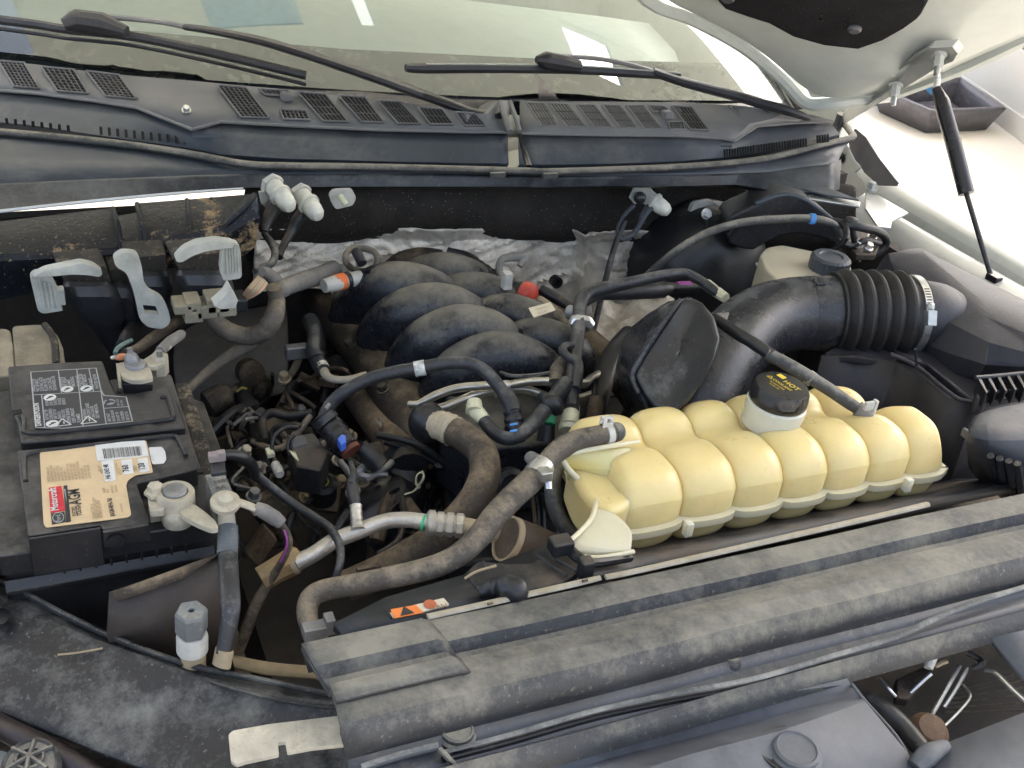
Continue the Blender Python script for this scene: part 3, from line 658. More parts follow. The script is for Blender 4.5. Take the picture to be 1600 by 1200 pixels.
g = G(); w_ = [gp(100, 40, 1.745), gp(120, 32, 1.745), gp(160, 38, 1.74), gp(198, 50, 1.72)]; g.tube(w_, [.010, .016, .017, .009], n=10, smooth=False); mk('blade_coupler', g, m_rubw, WP)
g = G(); w_ = [gp(-60, 22, 1.82), gp(0, 31, 1.80), gp(60, 39, 1.78), gp(105, 46, 1.76), gp(200, 56, 1.73), gp(300, 76, 1.68), (gp(400, 99, 1.63)), gp(478, 118, 1.60)]; g.tube(w_, [.007] * 8, n=8, flatn=1.0); mk('blade', g, m_rubw, WP)
g = G(); g.tube([p + V3((0, -.004, -.012)) for p in w_], .003, n=6); mk('rubber_lip', g, m_clean, WP)
W2 = thing('wiper', 'short black wiper parked at the right, blade level across the glass', 'wiper', cowlp(1220, 182))
arm = [(1262, 184, 1.50), (1228, 172, 1.50), (1190, 162, 1.52), (1150, 150, 1.54), (1100, 137, 1.55), (1060, 126, 1.565), (1020, 112, 1.58)]
g = G(); w_ = [gp(*q) for q in arm]; g.tube(w_, [.008, .012, .0125, .0125, .012, .011, .010], n=10, flatn=.7); mk('arm', g, m_rubw, W2)
g = G(); w_ = [gp(1020, 112, 1.58), gp(980, 100, 1.585), gp(930, 91, 1.585), (gp(875, 88, 1.58))]; g.tube(w_, [.007, .006, .006, .006], n=8, flatn=.7); mk('arm_tip', g, mat('wiper_tip_grey', (0.16, 0.16, 0.16), 0.5), W2)
g = G(); w_ = [gp(838, 93, 1.575), gp(852, 94, 1.575), gp(880, 99, 1.575), (gp(905, 104, 1.575))]; g.tube(w_, [.006, .014, .014, .010], n=10, smooth=False); mk('blade_coupler', g, m_rubw, W2)
g = G(); w_ = [gp(634, 106, 1.58), gp(665, 107, 1.58), gp(760, 107, 1.58), gp(850, 108, 1.585), gp(900, 109, 1.585), gp(980, 114, 1.58), gp(1062, 120, 1.575)]; g.tube(w_, [.006, .008, .0075, .0075, .0075, .0075, .006], n=8); mk('blade', g, m_rubw, W2)
g = G(); g.tube([p + V3((0, -.002, .007)) for p in w_[1:]], .0016, n=6); mk('blade_edge', g, m_lever, W2)
# ================================================================== ENGINE BAY SHELL
BAY = thing('engine_bay', 'dark grimy engine bay shell with black felt and crinkled foil on its firewall', 'body shell', (0.7, 1.0, -0.7))
m_bay = mat('bay_black', (0.055, 0.046, 0.037), 0.8, dust=(0.08, 0.06, 0.04), amt=0.25, up=0.05, dscale=10, bump=0.4)
g = G(); g.slab([V3((-.3, .30, -.62)), V3((1.6, .30, -.62)), V3((1.6, 1.56, -.62)), V3((-.3, 1.56, -.62))], V3((0, 0, -.02))); mk('undertray', g, m_bay, BAY)
g = G(); g.slab([V3((-.22, .62, -.02)), V3((-.22, 1.55, -.02)), V3((-.22, 1.55, -.64)), V3((-.22, .62, -.64))], V3((-.02, 0, 0))); mk('left_wall', g, m_bay, BAY)
g = G(); g.slab([V3((1.40, .55, -.10)), V3((1.40, 1.55, -.10)), V3((1.40, 1.55, -.64)), V3((1.40, .55, -.64))], V3((.02, 0, 0))); mk('right_wall', g, m_bay, BAY)
g = G(); g.slab([V3((-.3, .36, -.1)), V3((1.6, .36, -.1)), V3((1.6, .36, -.64)), V3((-.3, .36, -.64))], V3((0, -.02, 0))); mk('front_wall', g, m_bay, BAY)
# body flank below the fender, outside
g = G(); g.slab([V3((1.585, -.1, -.13)), V3((1.585, 3.2, -.13)), V3((1.62, 3.2, -.8)), V3((1.62, -.1, -.8))], V3((-.02, 0, 0))); mk('outer_flank', g, m_paint, BAY)
g = G(); g.slab([V3((-.35, -.1, .0)), V3((-.35, 3.2, .0)), V3((-.38, 3.2, -.8)), V3((-.38, -.1, -.8))], V3((.02, 0, 0))); mk('outer_flank', g, m_paint, BAY)
# firewall: black felt roll
YF = 1.47
rows = []
for (py0, dy) in ((285, .0), (300, -.012), (325, -.022), (345, -.018), (360, -.012), (366, .0), (380, .03), (470, .05)):
    r = []
    for px in range(380, 1341, 40):
        bow = 0 if px < 700 else 18 * math.sin(math.pi * min(1, (px - 700) / 330.0) / 2) if px > 700 else 0
        q = PY(px, py0 + (bow if py0 > 310 else 0) + (10 if (px < 560 and py0 > 340) else 0), YF + dy)
        r.append(q + noise.noise_vector(q * 14) * 0.006)
    rows.append(r)
g = G(); g.grid(rows); mk('firewall_felt', g, m_fire, BAY, solid=0.01, subd=1, label='sooty black felt under the cowl speckled with dust')
# crinkled foil
rows = []
for i in range(80):
    py0 = 354 + i * 3.3; r = []
    for j in range(150):
        px = 395 + j * 4.9
        q = PY(px, min(py0, 452 if px < 520 else 999), 1.462 + 0.004 * min(i, 5) - i * 0.0009)
        n_ = noise.noise(q * 7) * 0.018 + abs(noise.noise(q * 16 + V3((3, 1, 7)))) * 0.005 + max(0, .5 - abs(noise.noise(V3((q.x * 28 + q.z * 16, q.z * 22 - q.x * 9, 2)))) * 3.0) * 0.008 + max(0, .5 - abs(noise.noise(V3((q.x * 12 - q.z * 40, q.z * 20, 8)))) * 4.0) * 0.009
        # a fold running down from (900,370)
        fx = 897 + (py0 - 370) * -0.05; n_ += 0.014 * math.exp(-((px - fx) / 12.0) ** 2) + (0.015 if px > fx else 0)
        r.append(q + V3((0, -n_, 0)))
    rows.append(r)
g = G(); g.grid(rows); mk('foil_shield', g, m_foil, BAY, solid=0.002, label='dirty crinkled silver foil heat shield', ang=50)
g = G(); g.lathe(PY(866, 438, 1.38), (0, -1, .1), [(.0095, 0), (.0095, .012), (.006, .012), (.006, .004), (.0002, .004)], 20); mk('foil_hole', g, m_clean, BAY)
# two folded foil ends behind the resonator
g = G(); rows = []
for i in range(14):
    r = []
    for j in range(16):
        px = 925 + j * 9; py0 = 470 + i * 8; q = P(px, py0, -.14 - .004 * i); r.append(q + V3((0, 0, noise.noise(q * 30) * .03 + abs(noise.noise(q * 60)) * .015)))
    rows.append(r)
g.grid(rows); mk('foil_patch', g, m_foil, BAY, solid=.002, ang=50)

g = G(); g.grid([pp([(262, 520, -.20), (330, 486, -.18), (435, 470, -.16), (450, 470, -.16)]), pp([(268, 600, -.24), (335, 580, -.22), (430, 540, -.20), (452, 540, -.2)]), pp([(285, 660, -.30), (340, 650, -.28), (430, 620, -.26), (452, 620, -.26)])]); mk('inner_fender', g, mat('grey_brown_panel', (.13, .115, .095), .5, dust=(.17, .14, .1), amt=.25, up=.1, dscale=7), BAY, solid=.004, subd=2)
# brake booster side
BB = thing('brake_booster', 'large black round brake booster in the shade beneath the cowl end', 'brake booster', P(1120, 420, -.1))
g = G(); c = PY(1110, 425, 1.36); g.lathe(c + V3((0.02, .06, -.02)), (0.15, -1, .25), [(.02, .09), (.07, .085), (.10, .06), (.115, .03), (.118, -.02), (.118, -.05)], 40); mk('shell', g, m_clean, BB)
PC = thing('plastic_shield', 'dusty black moulded shield arching over the brake reservoir', 'shield', P(1230, 350, 0))
oc = [(1135, 350), (1142, 338), (1178, 322), (1210, 306), (1225, 302), (1262, 308), (1292, 336), (1325, 366), (1312, 378), (1300, 378), (1280, 372), (1250, 366), (1220, 370), (1195, 382), (1178, 392), (1160, 390), (1140, 382)]
tp = [PY(a_, b_, 1.33 - 0.0002 * (a_ - 1140)) for a_, b_ in oc]
g = G(); g.slab(tp, V3((0.02, .06, .0))); mk('body', g, mat('scuffed_shield', (0.03, .03, .034), .4, dust=(0.2, .2, .2), amt=.32, up=.05, dscale=14), PC, bevel=.006, seg=3)
g = G(); g.tube([PY(1180, 318, 1.31), PY(1226, 304, 1.30), PY(1268, 318, 1.285), PY(1325, 366, 1.27)], .004, n=8); mk('top_rib', g, m_cowlf, PC)
g = G(); g.tube([PY(1140, 368, 1.315), PY(1152, 352, 1.31), PY(1178, 344, 1.3), PY(1205, 338, 1.29)], .005, n=8); mk('rib', g, m_blk, PC)
# round grommet bracket with white backing left of the shield
GB = thing('mount_bracket', 'white edged square bracket holding a black grommet with a steel bolt', 'bracket', PY(1100, 335, 1.4))
g = G(); g.slab(rnd([PY(1074, 345, 1.41), PY(1084, 318, 1.41), PY(1112, 313, 1.41), PY(1122, 322, 1.41), PY(1112, 350, 1.41), PY(1078, 354, 1.41)], .006), V3((0, .01, 0))); mk('backing', g, m_white, GB, bevel=.001)
g = G(); g.slab(rnd([PY(1086, 348, 1.40), PY(1090, 326, 1.40), PY(1108, 320, 1.40), PY(1136, 322, 1.40), PY(1146, 336, 1.39), PY(1138, 352, 1.39), PY(1110, 356, 1.39)], .008), V3((0, -.03, 0))); mk('grommet', g, m_blk, GB, bevel=.004)
bolt(GB, PY(1103, 334, 1.368), (-.1, -1, .3), .0065, .01)
g = G(); g.tube([PY(1146, 340, 1.37), PY(1165, 336, 1.37), PY(1180, 340, 1.37), PY(1190, 336, 1.37)], [.009, .006, .008, .004], n=10); mk('rubber_boot', g, m_blk, GB)
# ribbed grey hose with blue ring
HS = thing('vacuum_hose', 'thin grey hose with a light blue ring curving over the brake reservoir', 'hose', P(1030, 420, -.05))
l = [(985, 455, -.10), (1018, 425, -.06), (1060, 390, -.02), (1110, 362, .0), (1165, 347, .01), (1225, 342, .01), (1270, 342, .01), (1300, 350, .0), (1314, 368, -.02), (1318, 392, -.05)]
mk('hose', pt(l, 6.5), m_seal, HS)
c = P(1269, 342, .01); g = G(); g.lathe(c, P(1280, 343, .01) - P(1258, 341, .01), [(.0065, -.005), (.0085, -.004), (.0085, .004), (.0065, .005)], 20); mk('ring', g, m_lblue, HS)
# brake fluid reservoir
BR = thing('brake_reservoir', 'off white brake fluid reservoir with a ribbed black cap behind the air duct', 'reservoir', P(1220, 440, -.12))
tp = [P(a_, b_, -.035) for a_, b_ in ((1187, 398), (1198, 386), (1222, 382), (1250, 388), (1300, 398), (1330, 412), (1330, 440), (1230, 450), (1196, 420))]
g = G(); g.slab(rnd(tp, .01), V3((-.005, 0, -.10))); mk('tank', g, mat('aged_white_plastic', (0.52, .47, .36), .45, sss=.2, bump=.05, var=.08, dust=(.35, .28, .2), amt=.12, up=.05), BR, bevel=.008, seg=4)
g = G(); g.tube([P(1183, 412, -.05), P(1200, 430, -.05), P(1240, 452, -.05)], .003, n=6); mk('seam', g, m_white, BR)
c = P(1297, 409, -.022)
def knurl(n_k, d_): return lambda q, n, h: 1 + d_ * (1 if (q * n_k // n) % 2 == 0 else 0)
g = G(); g.lathe(c, (0, 0, 1), [(.027, -.014), (.0295, -.012), (.0295, .006), (.026, .010), (.018, .010), (.016, .008), (.0002, .008)], 96, wob=lambda q, n, h: 1 + (.03 if q % 4 < 2 and h < .008 else 0)); mk('cap', g, m_cowlf, BR)
# clutter of pipes and nuts behind it
CL = thing('brake_line_bundle', 'dark brake lines bolted to the inner fender behind the reservoir', 'brake lines', P(1350, 380, -.05))
for i, l in enumerate(([(1320, 352, .0), (1345, 355, .0), (1372, 362, -.01), (1385, 375, -.03), (1375, 392, -.05), (1352, 400, -.06)], [(1308, 376, -.02), (1330, 384, -.03), (1352, 376, -.02), (1374, 380, -.03)], [(1300, 392, -.04), (1322, 372, -.01), (1318, 350, .0), (1300, 345, .0)], [(1340, 408, -.06), (1336, 380, -.03), (1330, 350, .0)])):
    mk('line', pt(l, 5 if i != 0 else 7), m_blk, CL)
g = G(); g.slab(pp([(1316, 346), (1346, 352), (1376, 378), (1368, 398), (1338, 398), (1318, 376)], -.035), V3((0, 0, -.01))); mk('plate', g, m_dark, CL, bevel=.002)
for px, py in ((1362, 372), (1356, 388), (1340, 384)): bolt(CL, P(px, py, -.03), (0, -.3, 1), .006, .01, m_steel)
g = G(); g.lathe(P(1330, 347, .004), (0, 0, 1), [(.012, -.01), (.013, 0), (.010, .006), (.0002, .008)], 20); mk('dome_nut', g, m_blk, CL)

# ================================================================== FUSE BOX against the firewall, left
FB = thing('fuse_box', 'long mud splashed black fuse box under the left end of the cowl', 'fuse box', PY(200, 400, 1.4))
yb = 1.30
def fbx(px, py, y=yb): return PY(px, py, y)
top = [(-150, 360), (0, 345), (60, 338), (120, 332), (176, 325), (178, 338), (214, 333), (214, 318), (300, 310), (360, 305), (398, 302)]
r0 = [fbx(a_, b_, 1.37) for a_, b_ in top]
midl = [(-150, 412), (0, 398), (60, 396), (120, 393), (184, 388), (190, 385), (226, 382), (228, 378), (300, 362), (352, 352), (392, 318)]
r1 = [fbx(a_, b_, 1.30) for a_, b_ in midl]
lowl = [(-150, 420), (0, 408), (60, 405), (120, 401), (184, 397), (190, 395), (226, 390), (228, 387), (300, 374), (360, 364), (406, 340)]
r2 = [fbx(a_, b_, 1.295) for a_, b_ in lowl]
botl = [(-150, 480), (0, 470), (60, 455), (120, 440), (184, 430), (190, 430), (226, 426), (228, 425), (300, 415), (365, 412), (400, 385)]
r3 = [fbx(a_, b_, 1.305) for a_, b_ in botl]
g = G(); g.grid([[p + V3((0, .04, -.08)) for p in r0], r0, [a_.lerp(b_, .55) + V3((0, 0, .006)) for a_, b_ in zip(r0, r1)], r1]); mk('lid', g, m_fuse, FB, solid=.003, bevel=.002, jit=.002)
g = G(); g.grid([r1, r2, r3, [p + V3((0, .08, -.03)) for p in r3]]); mk('case', g, m_fuse, FB, solid=.003, bevel=.002)
g = G(); g.grid([[fbx(352, 352, 1.30), fbx(366, 410, 1.30)], [fbx(398, 303, 1.315), fbx(408, 345, 1.315)], [fbx(402, 304, 1.36), fbx(410, 360, 1.36)]])
mk('end_face', g, mat('blue_black_plastic', (0.012, .025, .045), .3, dust=(.12, .15, .17), amt=.3, up=.2, dscale=10, bump=.2), FB, solid=.003)
g = G(); g.tube([fbx(352, 352, 1.298), fbx(385, 322, 1.298), fbx(398, 304, 1.312)], .004, n=8); mk('corner_edge', g, m_fuse, FB)
for l in ([(176, 325), (184, 350), (189, 384), (191, 396)], [(214, 318), (220, 345), (228, 380), (229, 388)], [(292, 312), (296, 340), (299, 364)], [(330, 310), (334, 350)]):
    g = G(); g.tube([fbx(a_, b_, 1.36 - .02 * i - (.02 if i else 0)) for i, (a_, b_) in enumerate(l)], .003, n=6); mk('rib', g, m_fuse, FB)
# two headed connectors hanging under it, each with a lever
def big_plug(label, cx, topy, w0, hh_, lean, y=1.24, wire=None):
    t = thing('wiring_plug', label, 'electrical connector', PY(cx, topy + 60, y), group=None)
    def q(u, v, d): return PY(cx + u + lean * v / 100, topy + v, y + d)
    g = G(); g.slab(rnd([q(-w0 * .50, 2, 0), q(w0 * .50, -4, 0), q(w0 * .47, 24, 0), q(-w0 * .45, 30, 0)], .004), V3((0, .05, 0))); mk('crusted_head', g, m_crust, t, bevel=.003, jit=.003)
    V = []
    prof = [(22, .46, .020), (30, .53, .028), (46, .54, .034), (62, .50, .03), (80, .43, .028), (100, .30, .022), (125, .22, .018), (150, .17, .015)]
    rows = []
    for v, hw, dd in prof:
        if v > hh_: continue
        r = []
        for k in range(20):
            a_ = 2 * math.pi * k / 20; ca, sa = math.cos(a_), math.sin(a_)
            sq = lambda c_: math.copysign(abs(c_) ** .6, c_)
            r.append(q(w0 * hw * sq(ca), v, 0.012 + dd * sq(sa)))
        rows.append(r)
    g = G(); g.grid(rows, close=True); mk('boot', g, m_boot, t)
    return t, q
p1, q1 = big_plug('leftmost large black plug with a grey lever bent over its crusted top', 126, 418, 80, 150, 45)
p2_, q2 = big_plug('middle black plug behind the long grey lever with a square hole', 230, 402, 66, 120, 10, y=1.25)
p3_, q3 = big_plug('rightmost black plug gripped by a ribbed grey lever', 308, 400, 80, 75, 30, y=1.21)
p4_, q4 = big_plug('narrow black plug wedged between the leftmost and middle plugs', 188, 420, 40, 100, 15, y=1.26)
def lever(parent, poly, y, th=.012, hole=None):
    g = G(); g.slab(rnd([PY(a_, b_, y) for a_, b_ in poly], .005, 5), V3((0, -th, 0))); o = mk('lever', g, m_lever, parent, bevel=.0006)
    return o
# left lever: side plate and arching strap
lv = lever(p1, [(46, 427), (52, 421), (72, 418), (84, 436), (90, 448), (94, 474), (98, 478), (66, 483), (58, 478)], 1.215)
g = G(); g.slab(rnd([PY(a_, b_, 1.205) for a_, b_ in ((48, 425), (70, 414), (100, 408), (125, 403), (145, 408), (159, 419), (154, 425), (135, 422), (110, 421), (80, 424))], .004), V3((0, -.014, 0))); mk('strap', g, m_lever, lv, bevel=.0006)
for k in range(4):
    g = G(); g.tube([PY(62 + k * 7, 438 + k * 1.5, 1.202), PY(69 + k * 7, 478 + k * 1.0, 1.202)], .0013, n=5, sub=1); mk('rib', g, m_lever, lv)
g = G(); g.box(PY(84, 455, 1.21), .009, .006, .003); g.box(PY(92, 462, 1.21), .006, .006, .010); mk('latch_tooth', g, m_lever, lv, bevel=.001)
# middle lever, with a square window cut through
zz = 1.175
def LV(a_, b_): return PY(a_, b_, zz)
outer = rnd([LV(176, 400), LV(190, 391), LV(214, 393), LV(220, 410), LV(224, 440), LV(232, 453), LV(252, 462), LV(262, 480), LV(266, 500), LV(254, 511), LV(230, 508), LV(217, 496), LV(212, 470), LV(206, 447), LV(196, 422), LV(180, 414)], .007, 4)
g = G()
bm = bmesh.new(); ov = [bm.verts.new(p) for p in outer]; oe = [bm.edges.new((ov[i], ov[(i + 1) % len(ov)])) for i in range(len(ov))]
hv = [bm.verts.new(LV(*p)) for p in ((222, 473), (242, 475), (247, 489), (226, 487))]; he = [bm.edges.new((hv[i], hv[(i + 1) % 4])) for i in range(4)]
bmesh.ops.triangle_fill(bm, use_beauty=True, edges=oe + he)
bm.verts.ensure_lookup_table()
for i, v in enumerate(bm.verts): v.index = i
g.add([v.co.copy() for v in bm.verts], [tuple(v.index for v in f.verts) for f in bm.faces]); bm.free()
lv = mk('lever', g, m_lever, p2_, solid=.012, off=0, bevel=.001)
# right lever
lv = lever(p3_, [(344, 378), (358, 372), (370, 375), (373, 388), (375, 428), (346, 433), (341, 415)], 1.165)
g = G(); g.slab(rnd([PY(a_, b_, 1.16) for a_, b_ in ((271, 396), (284, 382), (305, 372), (335, 368), (362, 372), (362, 380), (340, 382), (316, 386), (298, 392), (282, 402), (273, 402))], .004), V3((0, -.014, 0))); mk('strap', g, m_lever, lv, bevel=.0006)
for k in range(5):
    g = G(); g.tube([PY(354 + k * 4.2, 382, 1.150), PY(356 + k * 4.2, 428 - k * .6, 1.150)], .0012, n=5, sub=1); mk('rib', g, m_lever, lv)
# small crusted grey connectors to the right of the plugs
SC_ = thing('relay_block', 'dirty pale block of small connectors beneath the rightmost plug', 'relay block', P(320, 480, -.06))
for (a_, b_, w_, h_) in ((284, 476, 14, 10), (300, 488, 14, 12), (320, 480, 16, 14), (338, 470, 18, 16), (352, 478, 14, 12), (300, 470, 12, 9)):
    g = G(); c = PY(a_, b_, 1.17); k = mpp(c); g.box(c, w_ * k, .015, h_ * k * .8); mk('connector', g, mat('grimy_beige', (.26, .24, .18), .6, dust=(.34, .28, .18), amt=.35, up=.2, dscale=40, bump=.4), SC_, bevel=.002)
g = G(); g.slab([PY(a_, b_, 1.12) for a_, b_ in ((334, 478), (352, 462), (360, 448), (372, 470), (368, 482), (344, 484))], V3((0, .02, 0))); mk('tab', g, m_white, SC_, bevel=.001)

# ================================================================== two white capped studs and clip under the cowl
def capstud(px, py, label, y=1.36, dx=.02, s=1.0):
    t = thing('capped_fitting', label, 'fitting', PY(px, py, y)); c = PY(px, py, y)
    ax = V3((.25 + dx, -.9, -.30))
    g = G(); g.lathe(c, ax, [(.0125 * s, -.022), (.0125 * s, -.006), (.0155 * s, -.005), (.0155 * s, -.001), (.013 * s, 0), (.0125 * s, .01), (.011 * s, .019), (.007 * s, .025), (.0002, .027)], 24); mk('cap', g, m_cream if False else mat('ivory_cap', (.66, .65, .56), .35, dust=(.35, .3, .22), amt=.12, up=.1, dscale=30), t)
    g = G(); g.lathe(c, ax, [(.016 * s, -.030), (.016 * s, -.022)], 6); mk('nut', g, m_white, t)
    return t
t = capstud(440, 307, 'ivory cap on a fitting directly right of the fuse box')
g = G(); g.slab([PY(a_, b_, 1.385) for a_, b_ in ((404, 300), (428, 297), (430, 322), (420, 330), (408, 318))], V3((0, .004, 0))); mk('plate', g, m_white, t, bevel=.001)
g = G(); g.tube([PY(432, 318, 1.375), PY(424, 332, 1.37), PY(417, 345, 1.36), PY(412, 362, 1.35)], [.011, .010, .008, .007], n=12); mk('boot', g, m_blk, t)
t = capstud(484, 321, 'second ivory cap, lower and to the right of the first', y=1.37)
g = G(); g.tube([PY(476, 328, 1.38), PY(466, 342, 1.375), PY(456, 360, 1.37), PY(442, 385, 1.35), PY(436, 402, 1.33)], [.008, .009, .007, .005, .005], n=12); mk('boot', g, m_blk, t)
t = thing('mount_clip', 'square beige clip with a raised tongue beneath the cowl left of centre', 'clip', PY(534, 308, 1.39))
g = G(); g.slab(rnd([PY(a_, b_, 1.39) for a_, b_ in ((512, 302), (520, 294), (548, 293), (556, 308), (550, 320), (524, 326), (518, 318))], .004), V3((0, -.004, 0))); mk('plate', g, m_white, t, bevel=.001)
g = G(); g.tube([PY(531, 305, 1.38), PY(536, 313, 1.375), PY(541, 320, 1.37)], .004, n=8); mk('tongue', g, m_cream, t)
t = capstud(1026, 318, 'ivory cap on the looped lead at the right of the firewall', y=1.39, dx=.25)
g = G(); g.tube([PY(1016, 322, 1.39), PY(1006, 336, 1.385), PY(1000, 350, 1.38), PY(988, 366, 1.38), PY(970, 372, 1.38), PY(964, 358, 1.38), PY(974, 338, 1.385), PY(990, 322, 1.39)], [.008, .007, .005, .0055, .0055, .005, .006, .007], n=10, flatn=.55); mk('strap', g, m_cowlf, t)
g = G(); g.slab([PY(a_, b_, 1.40) for a_, b_ in ((982, 308), (990, 290), (1016, 292), (1010, 304), (998, 314), (990, 318))], V3((0, -.004, 0))); mk('plate', g, m_white, t, bevel=.001)
g = G(); g.ball(PY(1000, 309, 1.385), .010, 14); mk('black_cap', g, m_boot, t)
LW = thing('long_wire', 'straight black lead dropping from the firewall behind the hoses', 'cable', PY(940, 500, 1.3))
g = G(); g.tube([PY(976, 345, 1.385), PY(962, 380, 1.37), PY(948, 430, 1.34), PY(936, 480, 1.30), PY(926, 520, 1.26)], .005, n=10, flatn=.7); mk('sleeve', g, m_tubeb, LW)

# ================================================================== harness at left
HN = thing('wiring_harness', 'thick taped harness looping below the plugs with bare coloured wires', 'wiring harness', P(420, 500, -.1))
mk('loop', pt([(315, 462, -.03), (330, 492, -.05), (352, 515, -.07), (385, 525, -.08), (412, 518, -.07), (428, 495, -.05), (432, 470, -.04), (428, 448, -.02)], [10, 13, 14, 14, 15, 15, 13, 12], n=14, sub=8, fn=ribs(.012, .07)), m_harn, HN)
mk('branch', pt([(415, 505, -.08), (400, 530, -.10), (370, 548, -.11), (335, 572, -.12), (300, 603, -.13), (292, 615, -.14)], [12, 12, 11, 9, 7, 6]), m_harn, HN)
mk('loom', pt([(432, 455, -.03), (450, 447, -.03), (475, 438, -.04), (500, 430, -.05), (524, 420, -.05)], [11, 13, 14, 14, 14], n=16, sub=8, fn=ribs(.009, .06)), m_conv, HN, label='light grey corrugated loom section')
mk('neck', pt([(408, 425, .0), (420, 428, -.01), (434, 444, -.03), (446, 452, -.03)], [8, 10, 12, 13]), m_conv, HN)
mk('loop_wire', pt([(413, 365, .0), (424, 380, .0), (430, 395, .0), (424, 412, .0), (408, 418, .0), (398, 424, .0)], [5, 6, 6, 6, 5, 5]), m_seal, HN)
random.seed(3)
for k in range(12):
    cl = [(.55, .34, .2), (.62, .42, .3), (.25, .42, .3), (.6, .5, .3), (.5, .25, .2)][k % 5]
    a_ = k * 2.6
    mk('wire', pt([(376 + a_ * .4 - k * .8, 466 + k * 1.0 - a_ * .2, -.03), (388 + a_ * .6, 450 + a_ * .25, -.01), (404 + a_ * .45, 432 + a_ * .35, -.005)], 1.9, n=6), mat('wire_%d' % (k % 5), cl, .5, var=.1, bump=0), HN)
g = G(); c = P(372, 470, -.03); g.box(c, .009, .016, .008); mk('plug', g, m_boot, HN, bevel=.002)
OC = thing('loom_connector', 'grey connector banded orange at the end of the corrugated loom', 'electrical connector', P(530, 440, -.05))
pa = [(505, 445, -.05), (560, 433, -.05)]
mk('body', pt([(506, 447, -.05), (526, 442, -.05), (545, 438, -.05), (563, 434, -.05)], [11, 13, 12, 12], smooth=False), m_white, OC)
mk('orange_band', pt([(524, 442, -.05), (538, 439, -.05)], 13.6), m_orange, OC)
mk('black_ring', pt([(539, 439, -.05), (545, 437.5, -.05)], 14), m_boot, OC)
VS = thing('coiled_pipe', 'small dark looped pipe behind the manifold against the foil', 'pipe', P(570, 400, -.05))
mk('loop', pt([(580, 425, -.05), (590, 410, -.03), (585, 394, -.02), (565, 388, -.02), (545, 392, -.02), (540, 408, -.03), (552, 420, -.05), (574, 424, -.05)], 5), m_harn, VS)
mk('sensor', pt([(556, 392, -.02), (566, 412, -.03)], 8), m_boot, VS)
V2 = thing('foil_loop_pipe', 'grey looped vent pipe emerging from the foil behind the manifold', 'pipe', P(800, 410, -.05))
mk('loop', pt([(785, 436, -.06), (780, 420, -.05), (784, 406, -.04), (800, 402, -.04), (818, 403, -.04), (812, 416, -.05)], [6, 6, 6, 7, 7, 5]), m_conv, V2)
CB = thing('black_chain_loom', 'black wiring loom running along the rear right of the manifold', 'wiring', P(740, 410, -.1))
mk('loom', pt([(700, 392, -.07), (730, 400, -.07), (750, 415, -.07), (775, 432, -.07), (800, 450, -.06)], [5, 6, 7, 7, 9], fn=ribs(.014, .3)), m_blk, CB)
RD = thing('fuel_line_clip', 'round red clip joining black and tan fuel lines beside the manifold', 'clip', P(830, 460, -.05))
g = G(); c = P(836, 461, -.05); g.lathe(c + V3((-.012, .008, 0)), (P(836, 461, -.05) - P(812, 452, -.05)), [(.012, -.005), (.0165, -.003), (.0175, .004), (.0165, .012), (.010, .016)], 24); mk('disc', g, m_red, RD)
mk('black_connector', pt([(785, 444, -.05), (800, 448, -.05), (820, 455, -.05)], [10, 15, 14]), m_boot, RD)
g = G(); c = P(792, 438, -.03); g.box(c, .006, .006, .012); mk('white_tab', g, m_white, RD, bevel=.001)
mk('tan_hose', pt([(842, 468, -.05), (860, 486, -.055), (885, 508, -.06), (904, 530, -.06)], [7, 12, 13, 12]), m_hose, RD)
mk('black_hose', pt([(845, 452, -.05), (868, 465, -.055), (895, 482, -.06)], [9, 9, 8]), m_blk, RD)
PTg = thing('paper_tag', 'small cream paper tag stuck below the red clip', 'tag', P(848, 488, -.03))
g = G(); tp = pp([(826, 481), (860, 472), (868, 484), (834, 496)], -.028); g.slab(tp, V3((0, 0, -.001))); mk('paper', g, t_cream, PTg)
d_ = (tp[1] - tp[0]).normalized(); e_ = (tp[0] - tp[3]).normalized()
g = G()
for k, s_ in enumerate(('CHUTU 3', 'A12 B')):
    v, f = text_mesh(s_, .006, tp[3].lerp(tp[0], .55 - .4 * k) + d_ * .008 + V3((0, 0, .0006)), d_, e_); g.add(v, f)
mk('print', g, t_brown, PTg, flat_=True)

# ================================================================== BATTERY
BT = thing('battery', 'black car battery with beige and grey labels and two corroded posts', 'battery', (0.04, 0.89, -0.19))
bx0, bx1, by0, by1 = -0.047, 0.124, 0.787, 1.045
g = G(); g.slab(rnd([V3((bx0, by0, -.035)), V3((bx1, by0, -.035)), V3((bx1, by1, -.035)), V3((bx0, by1, -.035))], .008), V3((0, 0, -.16))); mk('case', g, m_batt, BT, bevel=.002)
g = G(); g.slab(rnd([V3((bx0 - .004, by0 - .004, -.018)), V3((bx1 + .004, by0 - .004, -.018)), V3((bx1 + .004, by1 + .002, -.018)), V3((bx0 - .004, by1 + .002, -.018))], .008), V3((0, 0, -.022))); mk('lid_base', g, m_batt, BT, bevel=.002)
lidR = [(12, 572), (90, 566), (160, 563), (170, 590), (183, 619), (262, 604), (272, 622), (287, 659), (290, 668), (150, 683), (32, 692), (27, 660), (20, 648), (15, 610)]
g = G(); g.slab(rnd(pp(lidR, 0), .003), V3((0, 0, -.02))); LR = mk('rear_lid', g, m_batt, BT, bevel=.002)
lidF = [(26, 704), (150, 692), (294, 678), (306, 706), (309, 733), (213, 756), (224, 786), (234, 816), (160, 828), (157, 820), (44, 838), (36, 780)]
g = G(); g.slab(rnd(pp(lidF, 0), .003), V3((0, 0, -.02))); mk('front_lid', g, m_batt, BT, bevel=.002)
